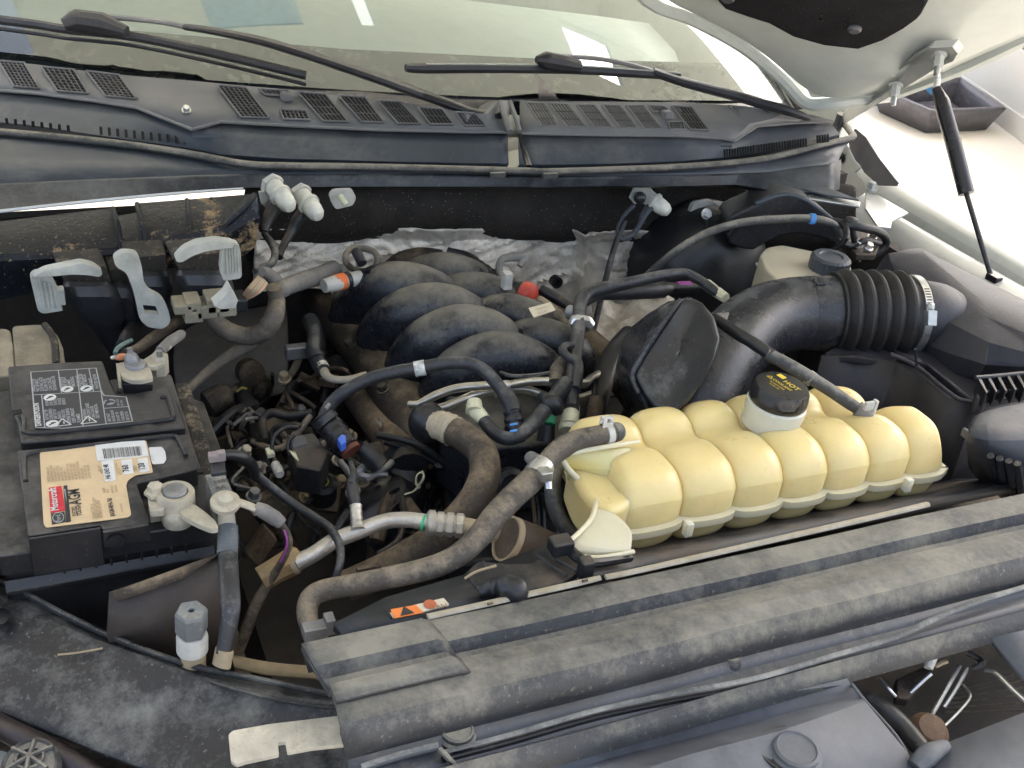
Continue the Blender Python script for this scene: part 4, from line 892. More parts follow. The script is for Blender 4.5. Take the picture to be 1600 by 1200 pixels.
# raised ribs near the rims
for l in ([(30, 650), (36, 652), (38, 664), (46, 677), (150, 668), (250, 657), (270, 652), (268, 640), (262, 622)], [(40, 752), (38, 722), (48, 708), (110, 700), (255, 682), (278, 686), (290, 712)]):
    w_ = pp(l, .001); g = G(); g.tube(w_, .0022, n=8, sub=3); mk('lid_rib', g, m_batt, BT)
for l in ([(40, 842), (100, 834), (157, 826)], [(44, 868), (100, 862), (157, 855)]):
    pass
g = G(); g.slab([P(44, 838, .0) + V3((.0, -.0015, 0)), P(157, 821, .0) + V3((0, -.0015, 0)), P(157, 821, .0) + V3((0, -.0015, -.04)), P(44, 838, .0) + V3((0, -.0015, -.04))], V3((0, -.002, 0))); mk('front_rib', g, m_batt, BT, bevel=.001)
g = G(); c = P(180, 833, -.010) + V3((0, -.004, 0)); g.slab([P(160, 829, 0), P(232, 817, 0), P(232, 817, -.03), P(160, 829, -.03)], V3((0, -.004, 0))); mk('front_step', g, m_batt, BT, bevel=.0015)
g = G(); g.lathe(P(180, 838, -.012) + V3((0, -.0065, 0)), (0, -1, 0), [(.007, 0), (.007, .002), (.005, .002), (.005, .001), (.0002, .001)], 20); mk('vent_hole', g, m_clean, BT)
# stepped notches in the hold-down lip
for k in range(9):
    x = .0 + k * .0125; g = G(); g.box(V3((x, by0 - .0045, -.042)), .0008, .0015, .004); mk('notch', g, m_lever if False else m_batt, BT)
g = G(); g.slab([V3((bx0, by0 - .004, -.044)), V3((bx1, by0 - .004, -.044)), V3((bx1, by0 - .010, -.052)), V3((bx0, by0 - .010, -.052))], V3((0, 0, -.004))); mk('holddown_lip', g, m_clean, BT, bevel=.001)
# slots in the rear lid
g = G(); g.slab(pp([(19, 641), (33, 639), (35, 645), (21, 648)], .0006), V3((0, 0, -.003))); mk('handle_slot', g, m_well, BT)
for px, py in ((187, 609), (255, 620), (313, 735)):
    g = G(); g.lathe(P(px, py, .0008), (0, 0, 1), [(.003, -.003), (.003, .0)], 14); mk('hole', g, m_well, BT)
# rear warning label ------------------------------------------------
def poly_sheet(name, pix, z, m_, parent, label=None, r=.002, th=.0006):
    g = G(); g.slab(rnd(pp(pix, z), r), V3((0, 0, -th))); return mk(name, g, m_, parent, label=label)
RL = poly_sheet('warning_label', [(47, 580), (152, 574), (160, 610), (163, 618), (198, 620), (208, 659), (98, 670), (55, 669)], .0012, t_blk2, BT, 'black warning label with grey print and symbols')
def line_px(G_, pix, w_, z):
    w2 = pp(pix, z)
    for a_, b_ in zip(w2, w2[1:]):
        d_ = (b_ - a_).normalized(); n_ = V3((-d_.y, d_.x, 0)) * w_
        G_.add([a_ + n_ - d_ * w_, b_ + n_ + d_ * w_, b_ - n_ + d_ * w_, a_ - n_ - d_ * w_], [(0, 1, 2, 3)])
g = G(); z_ = .0016
line_px(g, [(48, 581), (150, 575), (158, 611), (163, 618), (197, 620), (207, 658), (99, 669), (56, 668), (48, 581)], .0006, z_)
for l in ([(91, 578), (96, 613)], [(120, 577), (130, 667)], [(139, 576), (146, 611)], [(52, 617), (160, 611)], [(65, 617), (70, 668)], [(158, 612), (166, 664)], [(163, 638), (202, 635)]):
    line_px(g, l, .0005, z_)
mk('frame_lines', g, t_grey, RL)
UP = V3((0, 1, 0)); LF = V3((-1, 0, 0))
def txt(G_, s_, px, py, size, z=.0017, ws=1.0, off=0.0):
    v, f = text_mesh(s_, size, P(px, py, z), UP, LF, wscale=ws, off=off); G_.add(v, f)
g = G(); txt(g, 'DANGER/POISON', 64.5, 665, .0072, ws=.72, off=.012)
mk('danger_words', g, t_white, RL, flat_=True)
words = ['SHIELD EYES', 'NO SPARKS', 'SULFURIC ACID', 'FLUSH EYES', 'CAN CAUSE', 'BLINDNESS OR', 'SEVERE BURNS', 'KEEP UPRIGHT', 'FLAMES', 'SMOKING', 'EXPLOSIVE GASES', 'CAN CAUSE', 'GET MEDICAL', 'HELP FAST', 'WATER NOW', 'DO NOT TIP', 'CHILDREN', 'KEEP OUT OF', 'REACH']
g = G(); random.seed(5); wi = 0
def block(x0, y0, x1, n_, length, slope=-.07, size=.0046):
    global wi
    for k in range(n_):
        px = x0 + (x1 - x0) * (k + .8) / n_; py = y0 + slope * (px - x0)
        s_ = words[wi % len(words)]; wi += 1
        ws = length / (len(s_) * size * .62)
        txt(g, s_, px, py, size, ws=min(1.0, ws), off=.01)
block(50, 612, 90, 6, .031); block(94, 606, 119, 4, .024); block(122, 604, 138, 3, .026); block(141, 608, 156, 2, .032)
block(71, 656, 104, 5, .020, size=.0042); block(71, 634, 104, 5, .013, size=.0042); block(105, 661, 128, 3, .030); block(131, 655, 157, 4, .034, size=.0042); block(168, 659, 204, 5, .018, size=.004)
mk('small_print', g, t_grey, RL, flat_=True)
for px, py in ((78, 621), (105, 608), (135, 607), (82, 662)):
    g = G(); c = P(px, py, .0017); g.lathe(c, (0, 0, 1), [(.0058, 0), (.0058, .0002)], 24); mk('round_symbol', g, t_white, RL)
g = G()
for px, py in ((78, 621), (105, 608), (135, 607), (82, 662)):
    c = P(px, py, .0021); g.tube([c + V3((-.003, -.002, 0)), c + V3((.001, .002, 0)), c + V3((.003, .001, 0))], .0007, n=4, sub=1); g.box(c + V3((0, .001, 0)), .0012, .0012, .0002)
mk('symbol_glyph', g, t_black, RL)
g = G()
for px, py in ((100, 661), (140, 657)):
    c = P(px, py, .0018); tri = [c + V3((-.001, .008, 0)), c + V3((-.008, -.004, 0)), c + V3((.006, -.004, 0))]
    for a_, b_ in zip(tri, tri[1:] + tri[:1]):
        d_ = (b_ - a_).normalized(); n_ = V3((-d_.y, d_.x, 0)) * .0006; g.add([a_ + n_, b_ + n_, b_ - n_, a_ - n_], [(0, 1, 2, 3)])
    g.add([c + V3((-.0005, .003, 0)), c + V3((.0005, .003, 0)), c + V3((.0005, -.001, 0)), c + V3((-.0005, -.001, 0))], [(0, 1, 2, 3)])
mk('warning_triangle', g, t_white, RL)
g = G(); c = P(171, 628, .0017)
for dx in (0,):
    for k in range(3):
        a0 = k * 2.09
        g.tube([c + V3((math.cos(a0 + u * .3) * .005, math.sin(a0 + u * .3) * .004, 0)) for u in range(6)], .0006, n=4, sub=1)
txt(g, 'Pb', 176, 632, .005); txt(g, 'RECYCLE', 187, 634, .003); txt(g, 'RETURN', 193, 634, .003)
mk('recycling_mark', g, t_grey, RL, flat_=True)
# front beige label ---------------------------------------------------
FL = poly_sheet('front_label', [(62, 707), (130, 695), (148, 693), (228, 688), (232, 703), (239, 738), (212, 742), (200, 750), (197, 758), (205, 804), (200, 808), (120, 818), (72, 824), (68, 818)], .0012, t_beige, BT, 'beige brand label with a red name box and barcode')
WB = poly_sheet('barcode_panel', [(148, 693), (226, 688), (232, 712), (152, 720)], .0018, t_white, FL, r=.0008)
g = G(); random.seed(11); x = 160.0
while x < 219:
    wdt = random.choice((.5, .5, .9, 1.3, .4)); a_ = pp([(x, 701 - (x - 160) * .07), (x + wdt, 701 - (x - 160) * .07), (x + wdt + 3.0, 716.5 - (x - 160) * .09), (x + 3.0, 716.5 - (x - 160) * .09)], .0022)
    g.add(a_, [(0, 1, 2, 3)]); x += wdt + random.choice((.5, .8, 1.2))
mk('bars', g, t_black, WB)
SX = poly_sheet('white_sticker', [(232, 699), (253, 698), (258, 705), (260, 717), (256, 724), (238, 725)], .0010, t_white, BT, 'small white sticker beside the beige label')
g = G(); txt(g, 'LOT 5 4128', 237.5, 722, .0028, z=.0014); txt(g, 'CN 7720', 241, 720, .0026, z=.0014); mk('print', g, t_grey, SX, flat_=True)
for (q, s_, sz) in (([(158, 720), (177, 718), (181, 750), (164, 752)], 'H6 LN3 48', .0062), ([(189, 719), (206, 717), (209, 739), (193, 741)], '760', .0078), ([(215, 717), (230, 715), (234, 736), (219, 738)], '120', .0078)):
    o = poly_sheet('white_box', q, .0018, t_white, FL, r=.0006)
    g = G(); px = q[2][0] - (q[2][0] - q[0][0]) * .30; v, f = text_mesh(s_, sz, P(px - 1, q[2][1] - 2.5, .0022), UP, LF, wscale=.80 if len(s_) > 4 else .95, off=.02 * sz); g.add(v, f); mk('print', g, t_black, o, flat_=True)
RB = poly_sheet('red_box', [(76, 762), (96, 759), (102, 797), (79, 801)], .0018, t_red, FL, r=.0003)
g = G(); txt(g, 'Motorcraft', 91.5, 797, .0086, z=.0023, ws=.86, off=.0002); mk('brand_words', g, t_white, RB, flat_=True)
LB = poly_sheet('black_logo_box', [(79.5, 802), (100.5, 799), (102.5, 815), (81, 819)], .0018, t_black, FL, r=.0003)
c = P(91, 808.5, .0022); g = G(); V_ = [c + V3((math.cos(k * math.pi / 12) * .0045, math.sin(k * math.pi / 12) * .0072, 0)) for k in range(24)]; V2_ = [c + (v - c) * .88 for v in V_]
g.add(V_ + V2_, [(i, (i + 1) % 24, (i + 1) % 24 + 24, i + 24) for i in range(24)])
v, f = text_mesh('Ford', .0058, c + V3((.0018, -.0058, 0)), UP, LF, wscale=.85); g.add(v, f); mk('oval_logo', g, t_grey, LB, flat_=True)
ST = poly_sheet('black_stripe', [(99, 759), (105, 758), (111, 814), (103, 816)], .0018, t_black, FL, r=.0002)
g = G(); a_ = pp([(100, 764), (102, 764), (106.5, 812), (105, 790)], .0022); g.add(a_, [(0, 1, 2, 3)]); mk('silver_flash', g, t_grey, ST)
g = G(); txt(g, 'TESTED', 121, 806, .0052, off=.0001, ws=.8); txt(g, 'TOUGH', 128, 805, .0055, off=.0002, ws=.8); txt(g, 'AGM', 127, 787, .0140, off=.0004, ws=.75); mk('bold_words', g, t_black, FL, flat_=True)
g = G(); txt(g, 'BAGM-48H6-760', 180, 806, .0056, off=.0001, ws=.66); mk('part_number', g, t_black, FL, flat_=True)
g = G(); g2 = G()
warr = ['LIMITED WARRANTY', 'MAINTENANCE FREE', 'SEE DEALER FOR', 'WARRANTY DETAILS', 'AND BATTERY CARE', 'THIS BATTERY IS', 'MADE FOR START STOP', 'VEHICLES AND MUST', 'BE REPLACED WITH', 'ANOTHER OF ITS KIND', 'NON SPILLABLE', 'DO NOT OPEN CASE', 'RECYCLE OLD ONE', 'AT ANY STORE']
for k in range(13):
    px = 77 + k * 5.3; s_ = warr[k % 14]; v, f = text_mesh(s_, .0031, P(px + 2, 753 - k * .55, .0018), UP, LF, wscale=.8 + .1 * math.sin(k)); g2.add(v, f)
for k in range(4):
    v, f = text_mesh(warr[(k + 5) % 14], .0028, P(149 + k * 4, 810 - k * .5, .0018), UP, LF, wscale=1.0); g2.add(v, f)
for px, py, s_, sz in ((158, 737, 'GROUP', .003), (161, 739, 'SIZE', .003), (186, 741, 'COLD CRANKING', .0022), (190, 742, 'AMPS AT 0F', .0022), (212, 736, 'RESERVE', .0022), (215, 736, 'CAPACITY', .0022), (165, 770, 'Lead', .004), (170, 770, 'Acid', .003), (178, 770, 'PRODUCT', .0025), (184, 768, 'MADE IN', .0025), (174, 800, 'PART NO.', .0022), (193, 800, 'PART OF KIT', .0022)):
    v, f = text_mesh(s_, sz, P(px, py, .0018), UP, LF); g2.add(v, f)
mk('small_print', g2, t_brown, FL, flat_=True)

# posts and clamps
def post(parent, c, r=.0095, h=.012):
    g = G(); g.lathe(c, (0, 0, 1), [(r * 1.05, -.012), (r, 0), (r * .97, h - .001), (r * .9, h), (.0002, h)], 26); return mk('post', g, m_lead, parent)
c = P(212, 577, .006); post(BT, c + V3((0, 0, -.004)), r=.0105)
PC_ = thing('rear_terminal_clamp', 'beige clamp plate around the rear battery post with a capped bolt', 'battery clamp', c + V3((0, 0, -.01)))
tp = pp([(184, 567), (206, 563), (209, 572), (214, 572), (214, 562), (229, 561), (236, 578), (239, 590), (222, 594), (205, 594), (190, 588)], .010)
g = G(); g.slab(rnd(tp, .0025), V3((0, 0, -.005))); mk('plate', g, m_term, PC_, bevel=.001)
g = G(); g.slab(pp([(181, 566), (187, 568), (189, 592), (185, 594)], .010), V3((0, 0, -.015))); mk('leg', g, m_term, PC_, bevel=.001)
g = G(); g.slab(pp([(190, 590), (238, 592), (238, 600), (192, 600)], .002), V3((0, 0, -.012))); mk('foot', g, m_batt, PC_, bevel=.001)
g = G(); g.lathe(P(206, 563, .014), (-.1, .1, 1), [(.008, -.006), (.0075, .002), (.006, .006), (.003, .009), (.0025, .014), (.0002, .015)], 16); mk('bolt_cap', g, m_lead, PC_)
g = G(); g.slab(pp([(222, 562), (238, 552), (252, 546), (262, 551), (258, 566), (244, 572), (232, 572)], .012), V3((0, 0, -.006))); mk('arm', g, m_term, PC_, bevel=.0015)
g = G(); g.lathe(P(249, 562, .010), (0, 0, 1), [(.009, -.016), (.009, .004), (.0075, .006), (.0002, .007)], 6); mk('nut', g, m_term, PC_)
g = G(); g.tube(pp([(249, 556, .018), (249, 548, .024)]), .003, n=10); mk('stud', g, m_lead, PC_)
RC = thing('rear_battery_cable', 'grey heat shrunk battery cable leaving the rear clamp to the upper right', 'cable', P(265, 540, .0))
mk('lug', pt([(238, 560, .012), (250, 550, .014), (262, 540, .016)], [5, 8, 8], flatn=.6), m_term, RC); mk('sheath', pt([(250, 549, .016), (266, 534, .016), (281, 524, .014), (284, 521, .012)], [8, 9, 8, 6]), m_conv, RC)
MC = thing('torn_wire_ends', 'orange and pale green wire ends beside the rear battery clamp', 'wires', P(190, 558, .0))
mk('orange_wrap', pt([(181, 560, .01), (188, 558, .012), (196, 557, .012)], [3, 6, 5]), mat('faded_orange', (.5, .2, .1), .6), MC)
mk('green_wire', pt([(180, 552, .0), (183, 545, .0), (192, 538, -.01), (205, 532, -.02)], 3.5), mat('dusty_teal', (.16, .24, .22), .6), MC)
mk('white_tip', pt([(175, 559, .01), (180, 558, .012)], 3), m_white, MC)
mk('black_wire', pt([(190, 540, -.02), (200, 520, -.04), (215, 505, -.07), (240, 495, -.09)], 9), m_blk, MC)
mk('black_wire', pt([(196, 552, -.01), (215, 545, -.02), (236, 530, -.04), (262, 512, -.06), (280, 500, -.08)], [7, 8, 9, 9, 8]), m_hosed, MC)

c = P(274, 776, .006); post(BT, c + V3((0, 0, -.006)), r=.0108, h=.014)
FC = thing('front_terminal_clamp', 'dusty beige cable clamp with hex bolt on the front battery post', 'battery clamp', c + V3((0, 0, -.02)))
g = G(); g.lathe(c, (0, 0, 1), [(.0165, -.012), (.0165, .004), (.0155, .006), (.0112, .006), (.0112, -.010)], 30); mk('ring', g, m_term, FC)
g = G(); g.lathe(P(277, 798, -.006), (0, 0, 1), [(.013, -.012), (.0145, -.006), (.0145, .002), (.012, .006)], 22); mk('collar', g, m_term, FC)
g = G(); g.slab(rnd(pp([(230, 773), (246, 764), (262, 768), (262, 786), (256, 796), (234, 798)], .006), .003), V3((0, 0, -.008))); mk('ear', g, m_term, FC, bevel=.0015)
g = G(); g.lathe(P(243, 771, .008), (0, 0, 1), [(.0095, 0), (.0095, .003), (.0065, .004), (.0065, .009), (.003, .011), (.0002, .012)], 6); mk('bolt_head', g, m_term, FC, flat_=True)
g = G(); g.box(P(245, 803, -.012), .0065, .004, .006); mk('bolt_tail', g, m_term, FC, bevel=.001)
g = G(); g.slab(rnd(pp([(286, 782), (304, 787), (322, 800), (336, 812), (342, 824), (330, 826), (310, 818), (290, 808), (280, 800)], .004), .003), V3((0, 0, -.006))); mk('arm', g, m_term, FC, bevel=.0015)
SN = thing('battery_sensor', 'corroded square battery sensor standing between clamp and cable', 'sensor', P(340, 770, -.03))
tp = pp([(320, 742, .010), (350, 736, .010), (365, 772, .010), (335, 782, .010)]); g = G(); g.slab(rnd(tp, .002), V3((0, 0, -.035))); mk('body', g, mat('corroded_grey', (.14, .145, .135), .55, dust=(.4, .37, .3), amt=.42, up=.1, dscale=50, bump=.6), SN, bevel=.0015)
d_ = (tp[1] - tp[0]).normalized(); e_ = (tp[0] - tp[3]).normalized(); g = G()
for k, s_ in enumerate(('14B526', 'AA 12V', '0712')):
    v, f = text_mesh(s_, .007, tp[3] + d_ * .004 + e_ * (.022 - .009 * k) + V3((0, 0, .001)), d_, e_); g.add(v, f)
mk('stamped_digits', g, t_black, SN, flat_=True)
g = G(); g.slab(pp([(328, 722, .018), (350, 716, .018), (354, 736, .014), (330, 740, .014)]), V3((0, 0, -.02))); mk('plug', g, m_boot, SN, bevel=.002)
g = G(); g.box(P(333, 714, .022), .004, .004, .004); g.box(P(345, 712, .022), .004, .003, .005); mk('pink_clip', g, mat('pinkish_plastic', (.34, .28, .27), .5), SN, bevel=.001)
SW = thing('sensor_lead', 'glossy black lead arcing right from the battery sensor down behind the pipe', 'cable', P(390, 730, .0))
mk('sleeve', pt([(346, 712, .015), (362, 711, .012), (380, 716, .005), (394, 728, -.01), (399, 745, -.03)], [7, 9, 10, 9, 7]), m_clean, SW)
mk('lead', pt([(399, 740, -.03), (425, 762, -.05), (455, 785, -.06), (488, 806, -.065), (515, 825, -.06), (530, 850, -.055), (532, 875, -.06), (525, 900, -.07), (515, 925, -.09)], [6, 7, 7, 7, 7, 6.5, 6.5, 6, 6]), m_tubeb, SW)
# T lug and strap cable
TL = thing('front_battery_cable', 'broad black taped battery cable hanging from a beige T lug', 'cable', P(350, 900, -.1))
mk('lug_head', pt([(333, 778, .014), (352, 784, .014), (375, 786, .010), (398, 794, .004)], [8, 12, 9, 9], flatn=.55), m_term, TL)
g = G(); g.lathe(P(352, 783, .018), (0, -.2, 1), [(.0125, -.004), (.0125, 0), (.008, .001), (.007, .006), (.0035, .009), (.0002, .010)], 24); mk('lug_bolt', g, m_term, TL)
mk('lug_stem', pt([(352, 786, .010), (354, 806, .0), (355, 825, -.01)], [12, 13, 14], flatn=.45), m_term, TL)
mk('taped_neck', pt([(356, 823, -.008), (356, 845, -.01), (355, 866, -.012)], [15.5, 16, 16], flatn=.55, sub=4), mat('grey_shrink_tube', (.10, .115, .13), .4, dust=(.3, .28, .23), amt=.25, up=.1, dscale=30), TL)
mk('strap', pt([(356, 864, -.012), (358, 910, -.012), (360, 950, -.018), (355, 990, -.035), (349, 1022, -.05)], [15, 15.5, 15.5, 13, 12], flatn=.5), m_tubeb, TL, label='flat dark tape wrapped strap')
mk('stained_end', pt([(351, 1015, -.047), (346, 1040, -.06)], [16, 16], flatn=.6), m_tan, TL)
PW = thing('purple_lead', 'brown lead with a violet stripe curving down from the T lug', 'cable', P(440, 850, -.05))
mk('shrink_sleeve', pt([(398, 792, .004), (412, 799, .0), (430, 810, -.01), (441, 819, -.015)], [9, 12, 12, 9]), m_conv, PW)
mk('lead', pt([(438, 817, -.015), (448, 832, -.025), (452, 848, -.035), (447, 865, -.05), (436, 885, -.07), (420, 910, -.09), (400, 945, -.11), (385, 985, -.13), (372, 1020, -.15)], [5, 5.5, 5.5, 5.5, 6, 8, 9, 9, 8]), m_hosed, PW)
mk('stripe', pt([(444, 828, -.012), (448.5, 845, -.022), (446, 860, -.034), (438, 878, -.05)], 1.6, n=6), m_purple, PW)
# left of the battery: dusty tan container tops
for i, (q, lb) in enumerate(((( [(18, 508), (62, 506), (86, 520), (100, 545), (106, 565), (104, 580), (24, 584)]), 'crumpled dusty tan box directly behind the battery'), ([(-40, 512), (16, 514), (20, 545), (24, 584), (-40, 590)], 'dusty pale box cut by the left picture edge behind the battery'))):
    t = thing('dusty_container', lb, 'container', P(60 - i * 60, 560, -.06)); g = G(); g.slab(rnd(pp(q, -.02), .008), V3((0, 0, -.14))); mk('body', g, mat('mud_tan_plastic', (.20, .17, .12), .7, dust=(.34, .29, .21), amt=.4, up=.15, dscale=14, bump=.6, bscale=60), t, bevel=.006, seg=3, jit=.004)
    if i == 0:
        g = G(); g.tube(pp([(70, 508, -.016), (84, 530, -.014), (88, 570, -.014)]), .004, n=8); mk('ridge', g, m_crust, t)
# block left edge, tray around battery
BTY = thing('battery_tray', 'muddy black battery tray with a tilted flap in front of the battery', 'tray', V3((.04, .9, -.22)))
g = G(); g.slab([V3((bx0 - .06, by0 - .05, -.21)), V3((bx1 + .03, by0 - .05, -.21)), V3((bx1 + .03, by1 + .06, -.21)), V3((bx0 - .06, by1 + .06, -.21))], V3((0, 0, -.02))); mk('floor', g, m_dark, BTY)
g = G(); tp = [V3((bx1 + .005, by1, -.03)), V3((bx1 + .022, by1, -.03)), V3((bx1 + .022, by0 + .07, -.035)), V3((bx1 + .005, by0 + .07, -.035))]; g.slab(tp, V3((0, 0, -.15))); mk('side_rail', g, m_crust, BTY, bevel=.003)
g = G(); g.grid([[PY(172, 928, .722), PY(260, 898, .728), PY(345, 866, .733)], [PY(168, 990, .712), PY(260, 990, .715), PY(352, 980, .72)], [PY(178, 1070, .712), PY(260, 1070, .715), PY(372, 1070, .72)]]); mk('front_flap', g, mat('brown_black_sheet', (.04, .03, .023), .55, dust=(.14, .11, .08), amt=.15, up=.1, dscale=6), BTY, solid=.004)
g = G(); g.grid([[PY(172, 926, .720), PY(345, 864, .731)], [PY(184, 940, .716), PY(285, 905, .720)]]); mk('flap_fold', g, m_hosed, BTY, solid=.003)
g = G(); g.slab(pp([(292, 620, -.03), (318, 628, -.03), (352, 720, -.05), (335, 742, -.05), (312, 690, -.04)], None), V3((0, 0, -.12))); mk('rear_flap', g, m_blk, BTY, bevel=.001)
g = G(); g.slab([V3((bx0 - .05, by0 - .02, -.03)), V3((bx0 - .012, by0 - .02, -.03)), V3((bx0 - .012, by1 + .02, -.03)), V3((bx0 - .05, by1 + .02, -.03))], V3((0, 0, -.15))); mk('left_rail', g, m_crust, BTY, bevel=.004)
# grey hex fitting in front
HF = thing('hex_fitting', 'grey plastic hex headed fitting on a tan stem in front of the battery', 'fitting', P(300, 1020, -.12))
c = P(299, 966, -.022); g = G(); g.lathe(c, (.02, -.05, 1), [(.0115, -.016), (.013, -.012), (.013, .006), (.0115, .009), (.0025, .009), (.0025, .004)], 6); mk('hex_head', g, mat('grimy_grey_plastic', (.17, .18, .18), .5, dust=(.38, .34, .27), amt=.3, up=.1, dscale=30), HF, flat_=True, bevel=.001)
g = G(); g.lathe(c + V3((0, 0, -.016)), (.02, -.05, 1), [(.010, -.02), (.0125, -.018), (.0125, -.004), (.011, .0)], 22); mk('collar', g, m_white, HF)
g = G(); g.lathe(c + V3((0, 0, -.036)), (.02, -.05, 1), [(.013, -.04), (.010, -.02), (.010, .0)], 22); mk('stem', g, m_tan, HF)
TB = thing('tan_bracket', 'mud tan bracket lying behind the dusty front liner', 'bracket', P(400, 1035, -.16))
mk('rail', pt([(310, 1020, -.14), (350, 1030, -.15), (420, 1045, -.15), (500, 1052, -.14)], [10, 12, 14, 14], flatn=.6), m_tan, TB)
# ================================================================== INTAKE MANIFOLD
g = G(); g.slab([V3((-.3, 1.50, -.02)), V3((1.40, 1.50, -.02)), V3((1.40, 1.50, -.64)), V3((-.3, 1.50, -.64))], V3((0, .02, 0))); mk('rear_wall', g, m_bay, BAY)
EN = thing('intake_manifold', 'black plastic intake manifold of eight arched runners', 'intake manifold', P(720, 500, -.2))
def runner(l, rp, th=.45, nm='runner'):
    o = mk(nm, pt(l, rp, n=18, sub=9), m_manif, EN); return o
LA = [  # left bank, rear to front: low left end, crown, right end
 [(540, 545, -.21), (545, 505, -.16), (560, 470, -.11), (592, 447, -.07), (632, 442, -.055), (672, 452, -.065), (702, 474, -.10), (712, 500, -.15)],
 [(578, 592, -.21), (586, 548, -.16), (600, 512, -.11), (632, 486, -.07), (676, 475, -.055), (716, 482, -.06), (746, 500, -.09), (762, 530, -.14)],
 [(622, 640, -.21), (630, 592, -.16), (644, 556, -.11), (674, 526, -.07), (716, 509, -.055), (760, 514, -.058), (795, 534, -.08), (815, 566, -.13)],
 [(672, 690, -.22), (682, 640, -.17), (694, 604, -.12), (722, 572, -.08), (766, 551, -.06), (810, 553, -.06), (850, 570, -.075), (878, 590, -.09)]]
RA = [
 [(640, 432, -.10), (664, 422, -.075), (700, 420, -.065), (736, 432, -.075), (760, 452, -.10), (772, 480, -.15)],
 [(690, 462, -.10), (712, 452, -.075), (745, 450, -.065), (784, 462, -.07), (812, 484, -.09), (826, 512, -.14)],
 [(735, 500, -.10), (760, 488, -.078), (795, 484, -.068), (832, 496, -.07), (860, 516, -.09), (874, 545, -.14)],
 [(790, 538, -.10), (812, 526, -.08), (842, 521, -.07), (876, 532, -.075), (900, 552, -.09), (915, 585, -.13)]]
for l in RA: runner([(a_, b_ + 8, c_) for a_, b_, c_ in l], [26, 32, 34, 34, 32, 26][:len(l)])
for l in LA: runner([(a_, b_ + 8, c_) for a_, b_, c_ in l], [30, 36, 40, 42, 42, 40, 34, 20][:len(l)])
# sunken body between and below the runners
g = G(); g.slab(pp([(560, 430), (700, 400), (790, 440), (930, 590), (880, 650), (700, 660), (560, 520)], -.15), V3((0, 0, -.12))); mk('plenum', g, m_manif, EN, bevel=.01)
for k_i, (a_, b_) in enumerate((((770, 452), (800, 474)), ((815, 480), (846, 506)), ((858, 516), (884, 546)))):
    mk('injector_rail', pt([(a_[0] + 18, a_[1] - 4, -.08), (b_[0] + 18, b_[1] - 4, -.08)], 7, n=10), m_blk, EN)
mk('front_rail', pt([(782, 583, -.06), (800, 588, -.055), (830, 587, -.055), (862, 582, -.055), (878, 570, -.06)], 4, n=8), m_manif, EN)
g = G(); g.slab(pp([(700, 600), (780, 585), (875, 585), (905, 620), (890, 690), (760, 700), (690, 650)], -.10), V3((0, 0, -.10))); mk('front_face', g, m_manif, EN, bevel=.008)
mk('rear_vac_dome', pt([(600, 440, -.14), (625, 415, -.10), (655, 402, -.09), (690, 402, -.09)], [20, 20, 16, 12]), m_dark, EN)

# brown pipe like valve cover / rail, left bank
VC = thing('left_valve_cover', 'long brown muddy cylinder head cover sloping beside the manifold', 'engine cover', P(580, 560, -.15))
mk('cover', pt([(497, 460, -.17), (520, 485, -.155), (552, 522, -.15), (590, 568, -.15), (622, 612, -.15), (648, 655, -.155), (668, 700, -.17)], [26, 32, 37, 40, 43, 46, 40], n=24, sub=6, flatn=.85), mat('mud_caked_cover', (.035, .027, .02), .65, dust=(.24, .18, .11), amt=.2, up=.26, dscale=9, bump=.6, bscale=60, sharp=.25), VC, jit=.002)
mk('lower_rail', pt([(500, 520, -.22), (540, 560, -.23), (575, 605, -.24), (600, 650, -.25), (615, 700, -.27)], [28, 34, 36, 36, 34]), m_dark, VC, jit=.004)
c = P(519, 530, -.12)
for px, py, z in ((548, 540, -.115), (600, 610, -.11)): bolt(VC, P(px, py, z), (-.5, 0, 1), .006, .01, m_dark)
RVC = thing('right_valve_cover', 'dark brown right cylinder head cover between manifold and foil', 'engine cover', P(920, 540, -.2))
mk('cover', pt([(820, 460, -.16), (880, 505, -.15), (935, 552, -.15), (985, 600, -.16), (1020, 650, -.18)], [22, 26, 30, 34, 34], n=20, flatn=.8), m_brown, RVC, jit=.003)
# black lead with connector on left
OL = thing('oil_line', 'rubber sleeved cream pipe elbow meeting the brown cover', 'pipe', P(500, 560, -.1))
mk('rubber_sleeve', pt([(484, 500, -.10), (490, 512, -.10), (492, 530, -.10), (490, 548, -.10), (494, 560, -.105)], [12, 13, 12, 12, 13], fn=ribs(.006, .04), sub=9), m_tubeb, OL)
mk('neck', pt([(494, 556, -.105), (500, 572, -.11), (506, 580, -.11)], [13, 11, 11], fn=ribs(.005, .08)), m_boot, OL)
mk('collar', pt([(499, 568, -.11), (505, 578, -.11)], 11.5), m_white, OL)
mk('pipe', pt([(504, 574, -.11), (510, 587, -.11), (522, 593, -.11), (545, 593, -.11), (572, 587, -.11)], [8, 7, 6, 6, 7]), m_rail, OL)
g = G(); c = P(465, 549, -.11); g.box(c, .016, .007, .009); g.box(c + V3((.02, .0, 0)), .008, .006, .007); mk('side_clip', g, m_lead, OL, bevel=.002)
mk('tan_pipe', pt([(468, 556, -.12), (462, 572, -.14), (452, 588, -.16), (441, 600, -.18)], [6, 6, 5, 5]), m_tan, OL)

